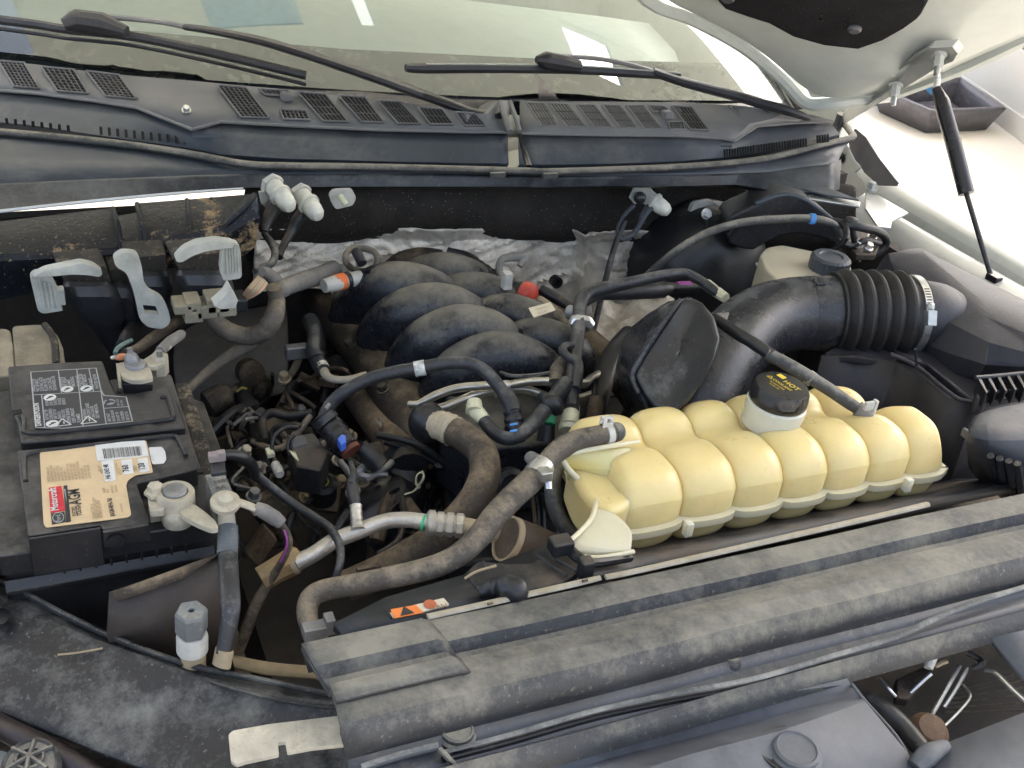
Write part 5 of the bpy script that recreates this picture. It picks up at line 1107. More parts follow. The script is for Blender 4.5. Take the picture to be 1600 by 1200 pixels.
# underlying engine clutter at left: dark lumps
EB = thing('engine_block', 'grimy dark engine block and brackets below the hoses', 'engine', P(500, 750, -.4))
m_lump = m_dark
g = G(); g.slab([V3((.20, .62, -.34)), V3((1.15, .62, -.34)), V3((1.15, 1.35, -.34)), V3((.20, 1.35, -.34))], V3((0, 0, -.2))); mk('block', g, m_bay, EB)
random.seed(21)
for k in range(110):
    px = random.uniform(330, 700); py = random.uniform(560, 860); z = random.uniform(-.32, -.17)
    if px > 560 and py < 640: continue
    c = P(px, py, z); s_ = random.uniform(.006, .022); ax = V3((random.uniform(-1, 1), random.uniform(-1, 1), random.uniform(-.3, 1))).normalized()
    g = G()
    if k % 3 == 0: g.lathe(c, ax, [(s_ * .7, -s_), (s_, -s_ * .8), (s_, s_ * .6), (s_ * .6, s_), (s_ * .3, s_), (s_ * .3, s_ * 1.6), (.0002, s_ * 1.6)], 16)
    elif k % 3 == 1: g.box(c, ax * s_, ax.cross(V3((0, 0, 1))).normalized() * s_ * .7, ax.cross(V3((1, 0, 0))).normalized() * s_ * .5)
    else: g.tube([c - ax * s_ * 2.2, c + V3((0, 0, s_ * .6)), c + ax * s_ * 2.2], s_ * .45, n=10)
    mk(('boss', 'bracket', 'pipe')[k % 3], g, (m_dark, m_brown, m_blk)[k % 3 if k % 5 else 1], EB, bevel=.0015 if k % 3 == 1 else 0)
for k in range(30):
    px = random.uniform(700, 1000); py = random.uniform(620, 900); z = random.uniform(-.34, -.24)
    c = P(px, py, z); s_ = random.uniform(.008, .022); ax = V3((random.uniform(-1, 1), random.uniform(-1, 1), random.uniform(-.3, 1))).normalized(); g = G()
    if k % 2: g.lathe(c, ax, [(s_, -s_ * .8), (s_, s_ * .6), (s_ * .6, s_), (.0002, s_)], 16)
    else: g.tube([c - ax * s_ * 3, c + V3((0, 0, s_ * .6)), c + ax * s_ * 3], s_ * .4, n=10)
    mk(('boss', 'pipe')[k % 2 == 0], g, m_dark if k % 4 else m_blk, EB)
for k in range(26):
    px = random.uniform(340, 640); py = random.uniform(580, 800); z = random.uniform(-.24, -.14); l = [(px, py, z)]
    for q_ in range(4): l.append((l[-1][0] + random.uniform(-30, 34), l[-1][1] + random.uniform(-16, 34), z + random.uniform(-.03, .02)))
    mk('lead', pt(l, random.choice((2.2, 3, 3.5, 5)), n=8), (m_blk, m_harn, m_brown, m_conv, m_clean)[k % 5], EB)
for k in range(16):
    px = random.uniform(340, 620); py = random.uniform(590, 790); c = P(px, py, random.uniform(-.2, -.14))
    bolt(EB, c, V3((random.uniform(-.5, .5), random.uniform(-.6, .1), 1)), .0065, .012, (m_tan, m_lead, m_alu)[k % 3])
# bracket plate with yellow scrape and box connector (left centre)
for l, r_, m_ in (([(375, 610, -.20), (385, 632, -.20), (398, 660, -.21), (405, 690, -.22)], 15, m_blk), ([(415, 690, -.16), (410, 660, -.16), (425, 645, -.15), (450, 650, -.15), (490, 645, -.14)], 7, m_blk), ([(440, 700, -.16), (425, 680, -.15), (432, 668, -.14), (460, 664, -.13), (470, 666, -.13)], 4.5, m_blk), ([(418, 675, -.18), (415, 720, -.2), (425, 750, -.22)], 9, m_blk), ([(520, 700, -.14), (560, 730, -.15), (590, 750, -.16)], 7, m_blk), ([(590, 680, -.13), (640, 690, -.13), (680, 712, -.15), (720, 745, -.18)], 6, m_clean), ([(600, 690, -.14), (650, 705, -.15), (690, 730, -.17)], 5, m_clean), ([(395, 690, -.17), (440, 700, -.15), (485, 650, -.13)], 5, m_harn)):
    mk('lead', pt(l, r_), m_, EB)
mk('yellow_scrape', pt([(370, 612, -.176), (378, 606, -.172), (386, 608, -.172)], 2, n=6), m_yellow, EB)
IC = thing('ignition_connector', 'black square connector with frayed tan ends left of the blue clipped tube', 'electrical connector', P(480, 710, -.12))
g = G(); g.slab(rnd(pp([(448, 682), (490, 675), (515, 705), (500, 735), (462, 728)], -.10), .004), V3((0, 0, -.035))); mk('body', g, m_blk, IC, bevel=.003)
g = G(); g.slab(pp([(452, 684), (476, 680), (480, 694), (458, 700)], -.099), V3((0, 0, -.002))); mk('face', g, m_cowlf, IC, bevel=.001)
g = G(); g.slab(pp([(414, 700), (424, 697), (430, 708), (418, 710)], -.11), V3((0, 0, -.006))); mk('cream_tab', g, m_cream, IC, bevel=.001)
mk('wire_loop', pt([(430, 722, -.12), (425, 700, -.11), (430, 680, -.10), (448, 668, -.10), (466, 668, -.10)], 3.5), m_blk, IC)
mk('wire_loop', pt([(452, 712, -.11), (450, 692, -.10), (460, 680, -.095)], 3), m_blk, IC)
for k in range(4): mk('frayed_wire', pt([(452 + k * 3, 704 + k, -.095), (460 + k * 2, 714 + k * 2, -.092)], 1, n=5), m_cream, IC)
mk('spring', pt([(430, 726, -.12), (434, 734, -.12), (438, 742, -.12)], [6, 7, 6], fn=ribs(.006, .25), sub=8), m_white, IC)
g = G(); g.lathe(P(505, 755, -.15), (-.1, -.4, 1), [(.016, -.03), (.016, 0), (.011, .004), (.006, .004), (.006, 0), (.0002, 0)], 22); mk('round_port', g, m_clean, IC)
mk('yellow_ring', pt([(500, 748, -.148), (507, 744, -.146), (513, 752, -.146), (508, 760, -.148)], 1.3, n=6), m_yellow, IC)
CI = thing('coil_connector', 'dark hollow mouthed connector on a grey bracket right of the blue clip', 'electrical connector', P(575, 715, -.12))
mk('body', pt([(562, 698, -.10), (578, 712, -.11), (594, 728, -.12)], [11, 17, 16], smooth=False), m_blk, CI, flat_=False)
mk('mouth', pt([(559, 695, -.097), (562, 698, -.10)], 8), m_well, CI)
for l, r_ in (([(550, 735, -.13), (575, 745, -.13), (600, 733, -.13), (612, 722, -.13)], 5), ([(548, 752, -.13), (556, 742, -.13), (570, 728, -.125)], 6), ([(532, 722, -.13), (545, 738, -.13), (556, 752, -.13)], 5), ([(572, 752, -.13), (590, 742, -.13), (606, 742, -.13)], 3.5)):
    mk('clip', pt(l, r_, fn=ribs(.011, .2)), m_lead, CI)

# AC low side line
AC = thing('ac_pipe', 'pale aluminium air conditioning pipe with ribbed charging port and hex coupling', 'pipe', P(600, 830, -.1))
mk('pipe', pt([(462, 880, -.08), (490, 866, -.075), (522, 845, -.07), (560, 830, -.065), (600, 815, -.06), (635, 812, -.06), (668, 816, -.06)], [14, 13, 13, 13, 12.5, 12.5, 12.5], n=20), m_alu, AC)
mk('charging_port', pt([(559, 828, -.06), (557, 812, -.055), (556, 790, -.048)], [11, 9, 9], fn=ribs(.0062, .12), sub=10), m_alu, AC)
mk('rubber_boot', pt([(556, 793, -.049), (553, 778, -.043), (550, 762, -.038), (549, 752, -.035)], [8, 10, 9, 8]), m_blk, AC)
mk('boot_tip', pt([(549, 756, -.035), (552, 740, -.03), (548, 722, -.028)], [7, 5, 4]), m_blk, AC)
mk('green_ring', pt([(661, 816, -.06), (665, 817, -.06)], 13.4), m_green, AC)
mk('coupling_collar', pt([(666, 817, -.06), (670, 817.3, -.06), (679, 818, -.06), (683, 818, -.06)], [16, 21, 21, 16]), m_alu, AC)
w_ = pp([(680, 818, -.06), (726, 822, -.06)]); ax_ = w_[1] - w_[0]; Lc = ax_.length; k_ = mpp(w_[0])
g = G(); pr = []
for i in range(3): pr += [(16 * k_, Lc * (i / 3 + .01)), (19.5 * k_, Lc * (i / 3 + .06)), (19.5 * k_, Lc * (i / 3 + .26)), (16 * k_, Lc * (i / 3 + .32))]
g.lathe(w_[0], ax_, pr, 8); mk('hex_coupling', g, m_alu, AC, flat_=True)
mk('far_stub', pt([(724, 822, -.06), (745, 826, -.06), (775, 834, -.065)], [14, 14, 15]), m_tan, AC)
mk('far_pipe', pt([(770, 832, -.065), (792, 842, -.07)], [16, 17]), m_tan, AC)
mk('stub_collar', pt([(462, 880, -.08), (455, 884, -.082)], 17), m_tan, AC)
mk('brass_block', pt([(466, 870, -.08), (452, 880, -.082), (430, 892, -.085), (408, 905, -.09)], [20, 22, 20, 20], n=8, smooth=False), mat('ochre_crusted_brass', (.30, .19, .08), .6, dust=(.34, .25, .13), amt=.4, up=.2, dscale=30, bump=.4), AC, flat_=True)
# brown hose with beige sleeve and black elbow
BH = thing('upper_radiator_hose', 'thick brown dusted hose bending down from a ribbed beige sleeve', 'hose', P(740, 720, -.1))
g = G(); g.ball(P(668, 660, -.055), .0215, 20, 1, 1, 1.1); mk('black_elbow', g, m_clean, BH)
mk('elbow_neck', pt([(666, 655, -.055), (675, 662, -.05), (688, 664, -.05)], [17, 16, 14]), m_clean, BH)
mk('beige_sleeve', pt([(676, 660, -.05), (686, 664, -.05), (698, 668, -.05), (709, 674, -.05)], [21, 23.5, 24, 25], fn=lambda s_, L_: 1 + .03 * math.cos(s_ * 900)), mat('beige_fabric_sleeve', (.44, .37, .26), .7, dust=(.3, .24, .15), amt=.25, up=.1, dscale=30, bump=.6, bscale=150), BH)
mk('hose', pt([(708, 674, -.05), (728, 684, -.05), (752, 706, -.055), (758, 736, -.06), (748, 770, -.07), (722, 806, -.085), (690, 836, -.10), (650, 862, -.115), (600, 890, -.13), (545, 915, -.15)], [23, 23.5, 24, 25, 26, 26, 26, 26, 26, 26], n=24), m_hosed, BH)
g = G(); c = P(576, 888, -.10); g.box(c, .012, .003, .003); g.box(c + V3((.008, 0, -.006)), .003, .004, .009); mk('wire_clip', g, m_brown, BH, bevel=.001)
# brown cup
CU = thing('idler_cup', 'dull brown open cup shaped housing with a pale rim beneath the grey hose', 'housing', P(820, 850, -.1))
c = P(793, 842, -.055); ax = V3((.75, -.12, -.42))
k_ = mpp(c)
g = G(); g.lathe(c, ax, [(33 * k_, .0), (36 * k_, .002), (37 * k_, .008), (38 * k_, .03), (36 * k_, .05), (30 * k_, .062), (.0002, .066)], 36); mk('shell', g, m_rust, CU)
g = G(); g.lathe(c, ax, [(33 * k_, .004), (33.5 * k_, -.002), (37 * k_, -.002), (37.5 * k_, .004)], 36); mk('rim', g, m_tan, CU)
mk('inner_face', G().lathe(c, ax, [(32.5 * k_, -.0005), (20 * k_, .002), (.0002, .002)], 30), m_brown, CU)
# grey lower hose chain with tee, clamps
GH = thing('overflow_hose', 'long grey brown hose rising from front left past a steel clamp to the yellow tank', 'hose', P(700, 880, -.05))
mk('lower_hose', pt([(492, 992, -.06), (482, 972, -.055), (480, 950, -.05), (488, 932, -.045), (508, 922, -.04), (550, 914, -.03), (610, 902, -.02), (670, 888, -.015), (712, 870, -.01), (745, 842, -.005), (772, 808, .0), (800, 778, .002), (828, 752, .005), (846, 732, .008)], [16, 16, 17, 17, 17, 17, 17.5, 18, 18.5, 19, 20, 20, 20, 19], n=24), m_hose, GH)
mk('upper_hose', pt([(842, 738, .008), (858, 718, .012), (878, 700, .018), (902, 688, .022), (932, 681, .026), (962, 675, .028)], [15, 16.5, 17.5, 17, 16, 15], n=22), m_hose, GH)
mk('hose_end', pt([(958, 676, .028), (967, 674, .028), (972, 673, .028)], [16, 15, 11]), m_seal, GH)
mk('tee_stub', pt([(846, 728, .008), (836, 720, .006), (828, 714, .004)], [13, 12, 10]), m_conv, GH)
mk('steel_clamp', pt([(834, 746, .007), (842, 735, .009), (850, 726, .011)], [20, 20.5, 19], smooth=False, sub=1), m_steel, GH)
SH = 'clamp_screw'
mk(SH, pt([(856, 748, .012), (857, 765, .005)], [7, 6], n=12), m_steel, GH)
g = G(); g.box(P(851, 741, .018), .006, .006, .005); mk('clamp_housing', g, m_steel, GH, bevel=.001)
mk('white_clamp', pt([(944, 679, .027), (953, 677, .027)], [17.5, 17.5], sub=1), m_white, GH)
g = G(); c = P(948, 662, .045); g.box(c, .006, .003, .002); g.box(c + V3((-.004, 0, .003)), .002, .004, .005); g.box(c + V3((.005, .002, .001)), .002, .003, .005); g.tube([c + V3((-.008, 0, .002)), c + V3((0, 0, .007)), c + V3((.006, 0, .003))], .0018, n=6); mk('clamp_tangs', g, m_white, GH, bevel=.0005)
g = G(); c = P(492, 985, -.04); g.box(c, .010, .006, .006); g.box(c + V3((.012, .0, .004)), .004, .006, .008); mk('lower_clamp', g, m_lead, GH, bevel=.001)
# big black hose left of centre and air pump body
BP = thing('charge_pipe', 'broad black rubber pipe with ribbed collar under the brown cover', 'pipe', P(620, 720, -.18))
mk('upper', pt([(560, 615, -.2), (590, 655, -.18), (615, 690, -.17), (632, 725, -.17)], [26, 29, 31, 30]), m_hosed, BP)
mk('collar', pt([(628, 716, -.168), (636, 735, -.17)], [33, 33], sub=3, fn=ribs(.008, .04)), m_blk, BP)
mk('body', pt([(634, 730, -.17), (628, 760, -.19), (600, 795, -.2), (560, 830, -.22)], [28, 38, 46, 46], n=26), m_clean, BP)
WT = thing('white_loop_tag', 'small cream loop of tape clipped beside the black pipe', 'tag', P(655, 760, -.1))
mk('loop', pt([(634, 772, -.12), (646, 768, -.11), (655, 758, -.10), (662, 746, -.09), (660, 738, -.09), (652, 742, -.09), (650, 754, -.10), (656, 762, -.105)], 4, n=8, flatn=.35), m_cream, WT)
# fan shroud frame behind: black curved bars
FS = thing('fan_shroud', 'black fan shroud with curved rim half hidden by the yellow tank', 'fan shroud', P(870, 800, -.1))
mk('rim', pt([(890, 700, -.03), (868, 735, -.04), (864, 780, -.06), (880, 820, -.08), (905, 845, -.09), (930, 860, -.09)], [10, 12, 13, 13, 12, 10], n=12), m_seal, FS)
mk('inner_rim', pt([(905, 700, -.05), (880, 740, -.06), (876, 785, -.08), (892, 822, -.10), (918, 845, -.11)], [14, 16, 16, 16, 16], n=12), m_clean, FS)
for k in range(3):
    mk('rib', pt([(830 + k * 9, 765 + k * 3, -.08), (835 + k * 8, 800, -.10), (838 + k * 7, 845, -.12)], 3.5, n=6), m_clean if k else m_brown, FS)
for l in ([(655, 700, -.2), (668, 740, -.21), (664, 790, -.22), (640, 840, -.24)], [(690, 720, -.2), (700, 760, -.22), (690, 800, -.24)], [(600, 735, -.15), (660, 765, -.2)], [(610, 770, -.16), (665, 745, -.2)]):
    mk('blade_edge', pt(l, [3, 4, 4, 3][:len(l)], n=8), m_clean, FS)
# oil filler and studs in the dark centre
DC = thing('throttle_area', 'glossy black cap and stud below the manifold front', 'engine fitting', P(800, 720, -.15))
g = G(); g.lathe(P(770, 715, -.14), (.1, -.3, 1), [(.026, -.02), (.028, 0), (.024, .006), (.018, .006), (.016, .002), (.0002, .002)], 30); mk('cap', g, m_clean, DC)
g = G(); g.lathe(P(800, 758, -.12), (-.2, -.8, .4), [(.018, -.02), (.019, 0), (.013, .004), (.010, -.004), (.0002, -.004)], 26); mk('plug', g, m_clean, DC)
g = G(); g.lathe(P(852, 692, -.12), (0, -.2, 1), [(.018, -.03), (.018, .0), (.013, .004), (.0002, .004)], 26); mk('stud_base', g, m_clean, DC)
g = G(); g.slab(pp([(690, 690), (880, 680), (880, 870), (700, 880)], -.20), V3((0, 0, -.1))); mk('timing_cover', g, m_clean, DC, bevel=.01)

# thin metal pipes
TP = thing('coolant_pipes', 'pair of curved satin steel pipes crossing in front of the manifold', 'pipes', P(780, 610, -.1))
mk('pipe', pt([(640, 632, -.085), (655, 631, -.08), (680, 618, -.07), (712, 607, -.065), (750, 603, -.06), (790, 602, -.06), (830, 596, -.06), (870, 596, -.06), (910, 600, -.06), (925, 590, -.07), (950, 580, -.08), (975, 588, -.085)], [6, 6.5, 7, 7, 7, 7, 7, 7, 7, 6, 6, 6], n=16), m_pipe, TP)
mk('pipe', pt([(660, 640, -.09), (690, 637, -.085), (715, 628, -.08), (745, 616, -.075), (778, 610, -.075), (815, 608, -.075), (845, 616, -.08), (870, 628, -.085), (905, 622, -.09), (940, 610, -.09)], [6, 7, 7.5, 7.5, 7.5, 7.5, 7, 7, 6, 6], n=16), m_pipe, TP)
for px, py in ((790, 602), (778, 613)): mk('sleeve', pt([(px - 5, py + 1, -.06 if py < 605 else -.073), (px + 5, py, -.06 if py < 605 else -.073)], 8.5), m_alu, TP)
# black corrugated vent tube, arch
BV = thing('vent_tube', 'arched black corrugated tube with a white tag from the left clip over to the centre', 'tube', P(650, 600, -.05))
arch = [(505, 655, -.075), (518, 630, -.06), (542, 610, -.045), (575, 593, -.035), (615, 582, -.025), (655, 575, -.02), (695, 568, -.015), (730, 568, -.015), (755, 578, -.02), (775, 598, -.025), (792, 622, -.035), (800, 640, -.04)]
mk('tube', pt(arch, 10.5, n=18, sub=6), m_tubeb, BV)
mk('tag', pt([(648, 577, -.021), (664, 574, -.018)], 12.5, sub=2), mat('printed_white_tag', (.55, .55, .52), .5, var=.5, vscale=130), BV)
mk('collar', pt([(788, 614, -.032), (798, 630, -.037), (803, 645, -.042)], [13, 13.5, 12]), m_tubeb, BV)
mk('bellows', pt([(800, 642, -.04), (804, 660, -.05), (806, 690, -.065)], [13, 15, 15], fn=ribs(.010, .14), sub=9), m_clean, BV)
for dy in (0, 10): mk('blue_mark', pt([(797, 664 + dy, -.027), (808, 662 + dy, -.027)], 1.8, n=6), m_lblue, BV)
LC = thing('quick_coupling', 'black ridged hose coupling with a bright blue release clip', 'coupling', P(525, 675, -.08))
mk('body', pt([(500, 648, -.070), (512, 662, -.078), (530, 684, -.085), (545, 700, -.09)], [19, 20, 19, 16], fn=ribs(.011, .12), sub=9), m_clean, LC)
mk('band', pt([(504, 652, -.07), (512, 661, -.075)], 21.5, sub=2), m_tubeb, LC)
g = G(); g.slab(pp([(527, 685), (534, 678), (540, 680), (541, 690), (533, 695)], -.068), V3((0, 0, -.01))); mk('blue_clip', g, m_blue, LC, bevel=.001)
mk('red_base', pt([(541, 694, -.09), (550, 706, -.095)], [16, 17]), mat('rusty_red', (.20, .05, .025), .6, dust=BROWN, amt=.3, up=.1), LC)
mk('sleeve_print', pt([(508, 640, -.056), (514, 632, -.055)], 3.5), m_lead, LC)
# hose bundle right of manifold
HB = thing('hose_bundle', 'pair of grey hoses running from the cream coupling up to the right firewall', 'hose', P(900, 560, -.05))
mk('main', pt([(892, 640, -.05), (893, 610, -.045), (897, 570, -.04), (902, 530, -.035), (905, 500, -.03), (906, 478, -.025), (915, 462, -.02), (935, 453, -.015), (965, 446, -.01), (1000, 438, -.008), (1040, 430, -.006), (1070, 428, -.006), (1090, 436, -.008), (1112, 450, -.012)], [13, 12, 11, 11, 11, 11, 11, 11, 10, 9, 9, 8.5, 8, 7], n=18), m_tubeb, HB)
mk('second', pt([(913, 470, -.03), (935, 460, -.03), (965, 458, -.035), (1000, 456, -.04), (1035, 452, -.045)], [10, 10, 11, 12, 14], n=18), m_tubeb, HB)
mk('side_loop', pt([(898, 610, -.04), (903, 585, -.035), (902, 566, -.03), (888, 558, -.03), (879, 548, -.03), (884, 541, -.03), (897, 540, -.03)], [10, 9, 8, 7, 7, 7, 6], n=14), m_tubeb, HB)
mk('steel_joint', pt([(890, 488, -.035), (906, 490, -.03)], [12, 10]), m_lead, HB)
mk('steel_nut', pt([(893, 500, -.03), (900, 503, -.03), (915, 505, -.035), (923, 512, -.04)], [8, 13, 13, 10], n=8, smooth=False), m_steel, HB)
mk('grey_branch', pt([(884, 565, -.05), (872, 580, -.055), (868, 600, -.06)], [13, 14, 12]), m_hose, HB)
mk('far_port', pt([(1035, 452, -.045), (1048, 450, -.045), (1060, 450, -.045), (1090, 448, -.045)], [13, 9, 8, 8]), m_blk, HB)
mk('purple_band', pt([(1058, 449, -.045), (1078, 448, -.045)], 9.2), m_purple, HB)
for px, py, n_ in ((1112, 450, 0), (1128, 462, 1)):
    mk('cream_connector', pt([(px - 8, py - 6, -.014), (px + 6, py + 4, -.014)], [9, 8], n=8), m_cream, HB)
mk('black_joint', pt([(1095, 440, -.012), (1112, 452, -.012), (1124, 460, -.014)], [7, 8, 6]), m_boot, HB)
mk('cream_coupling', pt([(893, 628, -.05), (893, 640, -.055), (892, 645, -.056), (889, 664, -.065), (889, 668, -.066)], [12, 13, 14, 14.5, 17], smooth=False), m_cream, HB)
mk('coupling_foot', pt([(889, 666, -.066), (888.5, 673, -.069)], [17, 15]), m_cream, HB)
# swing hose with cream elbow
UH = thing('looped_hose', 'black hose dipping in a U from a cream elbow to the rubber strap', 'hose', P(800, 670, -.05))
mk('hose', pt([(752, 652, -.05), (762, 664, -.05), (775, 678, -.05), (792, 685, -.048), (812, 680, -.045), (835, 660, -.042), (855, 636, -.04), (872, 615, -.038), (885, 598, -.036)], [10, 10.5, 11, 11, 11.5, 12, 13, 13, 12], n=18), m_tubeb, UH)
mk('cream_elbow', pt([(757, 657, -.05), (748, 648, -.048), (738, 638, -.046)], [11, 13, 13], smooth=False), m_cream, UH)
mk('elbow_mouth', pt([(741, 644, -.045), (741, 628, -.04)], [14, 12]), m_cream, UH)
mk('mouth_hole', pt([(741, 629.5, -.041), (741.5, 626, -.039)], [8.5, 8.5]), m_well, UH)
mk('rubber_strap', pt([(846, 620, -.035), (858, 628, -.033), (868, 634, -.036), (872, 646, -.045)], [9, 15, 14, 8], n=14), m_clean, UH)
GC = thing('green_coupling', 'bright green collar on a black fitting below the rubber strap', 'coupling', P(855, 660, -.08))
mk('stem', pt([(858, 635, -.06), (856, 650, -.065)], 11), m_clean, GC)
mk('collar', pt([(856, 649, -.066), (855, 664, -.073)], [13, 13], sub=2), m_green, GC)
mk('base', pt([(855, 664, -.073), (852, 690, -.09)], [12, 15]), m_clean, GC)
# belt hose at 930,600 - dark rubber strap vertical
DS = thing('drop_hose', 'flat dark hose hanging beside the black resonator box', 'hose', P(940, 600, -.1))
mk('hose', pt([(985, 520, -.07), (965, 545, -.07), (948, 575, -.075), (940, 610, -.085), (932, 650, -.10), (928, 690, -.12)], [16, 18, 18, 16, 13, 12], flatn=.7), m_clean, DS)
mk('brown_sleeve', pt([(932, 625, -.085), (928, 660, -.10), (924, 690, -.12)], [13, 13, 12]), m_brown, DS)
# ================================================================== RESONATOR + INTAKE DUCT + AIRBOX
DU = thing('air_duct', 'wide black intake duct with ribbed bellows and steel clamp', 'air duct', P(1180, 540, -.05))
mk('elbow', pt([(1055, 690, -.10), (1080, 640, -.06), (1108, 590, -.035), (1138, 548, -.02), (1170, 517, -.012), (1208, 497, -.008), (1255, 489, -.006), (1312, 489, -.004)], [58, 60, 61, 61, 59, 58, 57, 57], n=40, sub=8), m_duct, DU)
mk('elbow_lip', pt([(1258, 489, -.006), (1300, 489, -.004)], [58, 58.5], n=40, sub=2), m_duct, DU)
L0 = (1296, 489, -.004); L1 = (1432, 492, .0)
w0, w1 = P(*L0), P(*L1); ax = w1 - w0; k_ = mpp(w0.lerp(w1, .5)); Lb = ax.length
prof = [(54, 0), (60, .0), (64, .01), (64.5, .03), (60, .05)]
N_ = 5
for i in range(N_):
    t0 = .06 + i * .155
    prof += [(59.5, t0), (64, t0 + .03), (69, t0 + .065), (69.5, t0 + .09), (66, t0 + .125), (60, t0 + .150)]
prof += [(59, .86), (60, .88), (60, 1.0), (55, 1.0)]
g = G(); g.lathe(w0, ax, [(r_ * k_ * (1.0), h_ * Lb) for r_, h_ in prof], 56); mk('bellows', g, mat('bellows_rubber', (.020, .018, .018), .5, dust=(.16, .13, .1), amt=.16, up=.12, dscale=24, bump=.15), DU)
g = G(); g.lathe(w0.lerp(w1, .885), ax, [(61.5 * k_, 0), (62.5 * k_, .0005), (62.5 * k_, Lb * .085), (61.5 * k_, Lb * .087)], 48); cl_ = mk('hose_clamp', g, m_steel, DU)
for k in range(16):
    f = -.5 + k * .05
    pass
c = P(1440, 520, .035) if False else w0.lerp(w1, .925) + V3((-.25, -.80, .35)).normalized() * 62 * k_
g = G(); g.box(c, ax.normalized() * .006, V3((0, .3, .8)).normalized() * .010, V3((.2, -.8, .3)).normalized() * .004); mk('clamp_housing', g, m_steel, DU, bevel=.001)
g = G(); g.lathe(c + V3((0, .004, .012)), V3((0, .3, .8)), [(.0045, 0), (.0045, .006), (.003, .007)], 6); mk('clamp_screw', g, m_steel, DU)
for k in range(12):
    an = math.radians(18 + k * 4.4); ax_n = ax.normalized(); u_ = V3((0, -1, 0)); u_ = (u_ - ax_n * u_.dot(ax_n)).normalized(); v_ = V3((0, 0, 1)); v_ = (v_ - ax_n * v_.dot(ax_n)).normalized()
    q = w0.lerp(w1, .93) + (u_ * math.cos(an) + v_ * math.sin(an)) * 62.8 * k_; tg = (-u_ * math.sin(an) + v_ * math.cos(an))
    g = G(); g.box(q, ax_n * .0035, tg * .0008, (u_ * math.cos(an) + v_ * math.sin(an)) * .0004); mk('clamp_slot', g, m_dark, DU)
g = G(); g.slab(pp([(1272, 436), (1296, 437), (1298, 442), (1276, 443)], .044), V3((0, 0, -.004))); mk('tab', g, m_duct, DU, bevel=.001)
g = G(); g.slab(pp([(1118, 488), (1140, 487), (1135, 500), (1124, 500)], .045), V3((0, 0, -.006))); mk('small_catch', g, m_conv, DU, bevel=.0015)

RS = thing('resonator_box', 'faceted black plastic resonator box leaning against the intake duct', 'resonator', P(1050, 570, -.05))
# front face outline and raised rib, then side walls falling away
fo = [(1065, 466, .035), (1080, 463, .036), (1098, 472, .036), (1117, 495, .032), (1127, 528, .020), (1120, 560, .006), (1100, 595, -.012), (1076, 630, -.035), (1050, 652, -.05), (1020, 640, -.05), (1003, 618, -.045), (987, 588, -.035), (1000, 560, -.02), (1022, 528, .0), (1045, 497, .02)]
W_ = pp([(a_, b_, c_ + .05) for a_, b_, c_ in fo]); cen = sum(W_, V3((0, 0, 0))) / len(W_)
lf = [(1065, 466, .035), (1040, 475, .03), (1005, 495, .01), (980, 515, -.005), (968, 540, -.03), (968, 570, -.06), (985, 605, -.09), (1010, 650, -.12)]
nrm = (CAM - cen).normalized()
g = G()
rws = []
for s_, d_ in ((.98, -.10), (1.0, -.045), (1.0, -.022), (.985, -.010), (.955, -.002), (.91, .001), (.84, .000), (.5, -.002), (.05, -.002)):
    rws.append([cen + (p - cen) * s_ + nrm * d_ for p in W_])
g.grid(rws, close=True); mk('front_shell', g, mat('resonator_plastic', (.018, .019, .022), .3, dust=(.17, .17, .17), amt=.14, up=.12, dscale=12), RS, ang=75)
A_ = pp([(a_, b_, c_ + .05) for a_, b_, c_ in [(1063, 468, .036), (1040, 500, .02), (1020, 530, .002), (1000, 562, -.018), (988, 588, -.034), (998, 615, -.045), (1015, 645, -.055)]])
B_ = pp([(a_, b_, c_ + .05) for a_, b_, c_ in [(1045, 470, .012), (1010, 492, -.004), (985, 512, -.02), (971, 540, -.04), (970, 568, -.06), (984, 600, -.08), (1003, 640, -.10)]])
C_ = [p + V3((.03, .05, -.06)) for p in B_]
g = G(); g.grid([[p + V3((.02, .01, -.004)) for p in A_], A_, B_, C_]); mk('left_shell', g, m_duct, RS, solid=.002)
g = G(); g.tube(A_[:-1], [.0025, .003, .003, .003, .003, .002], n=8); mk('seam_rib', g, m_duct, RS)

AB = thing('air_filter_box', 'large black air filter box with sloping lid beside the right fender', 'air filter box', P(1450, 560, -.1))
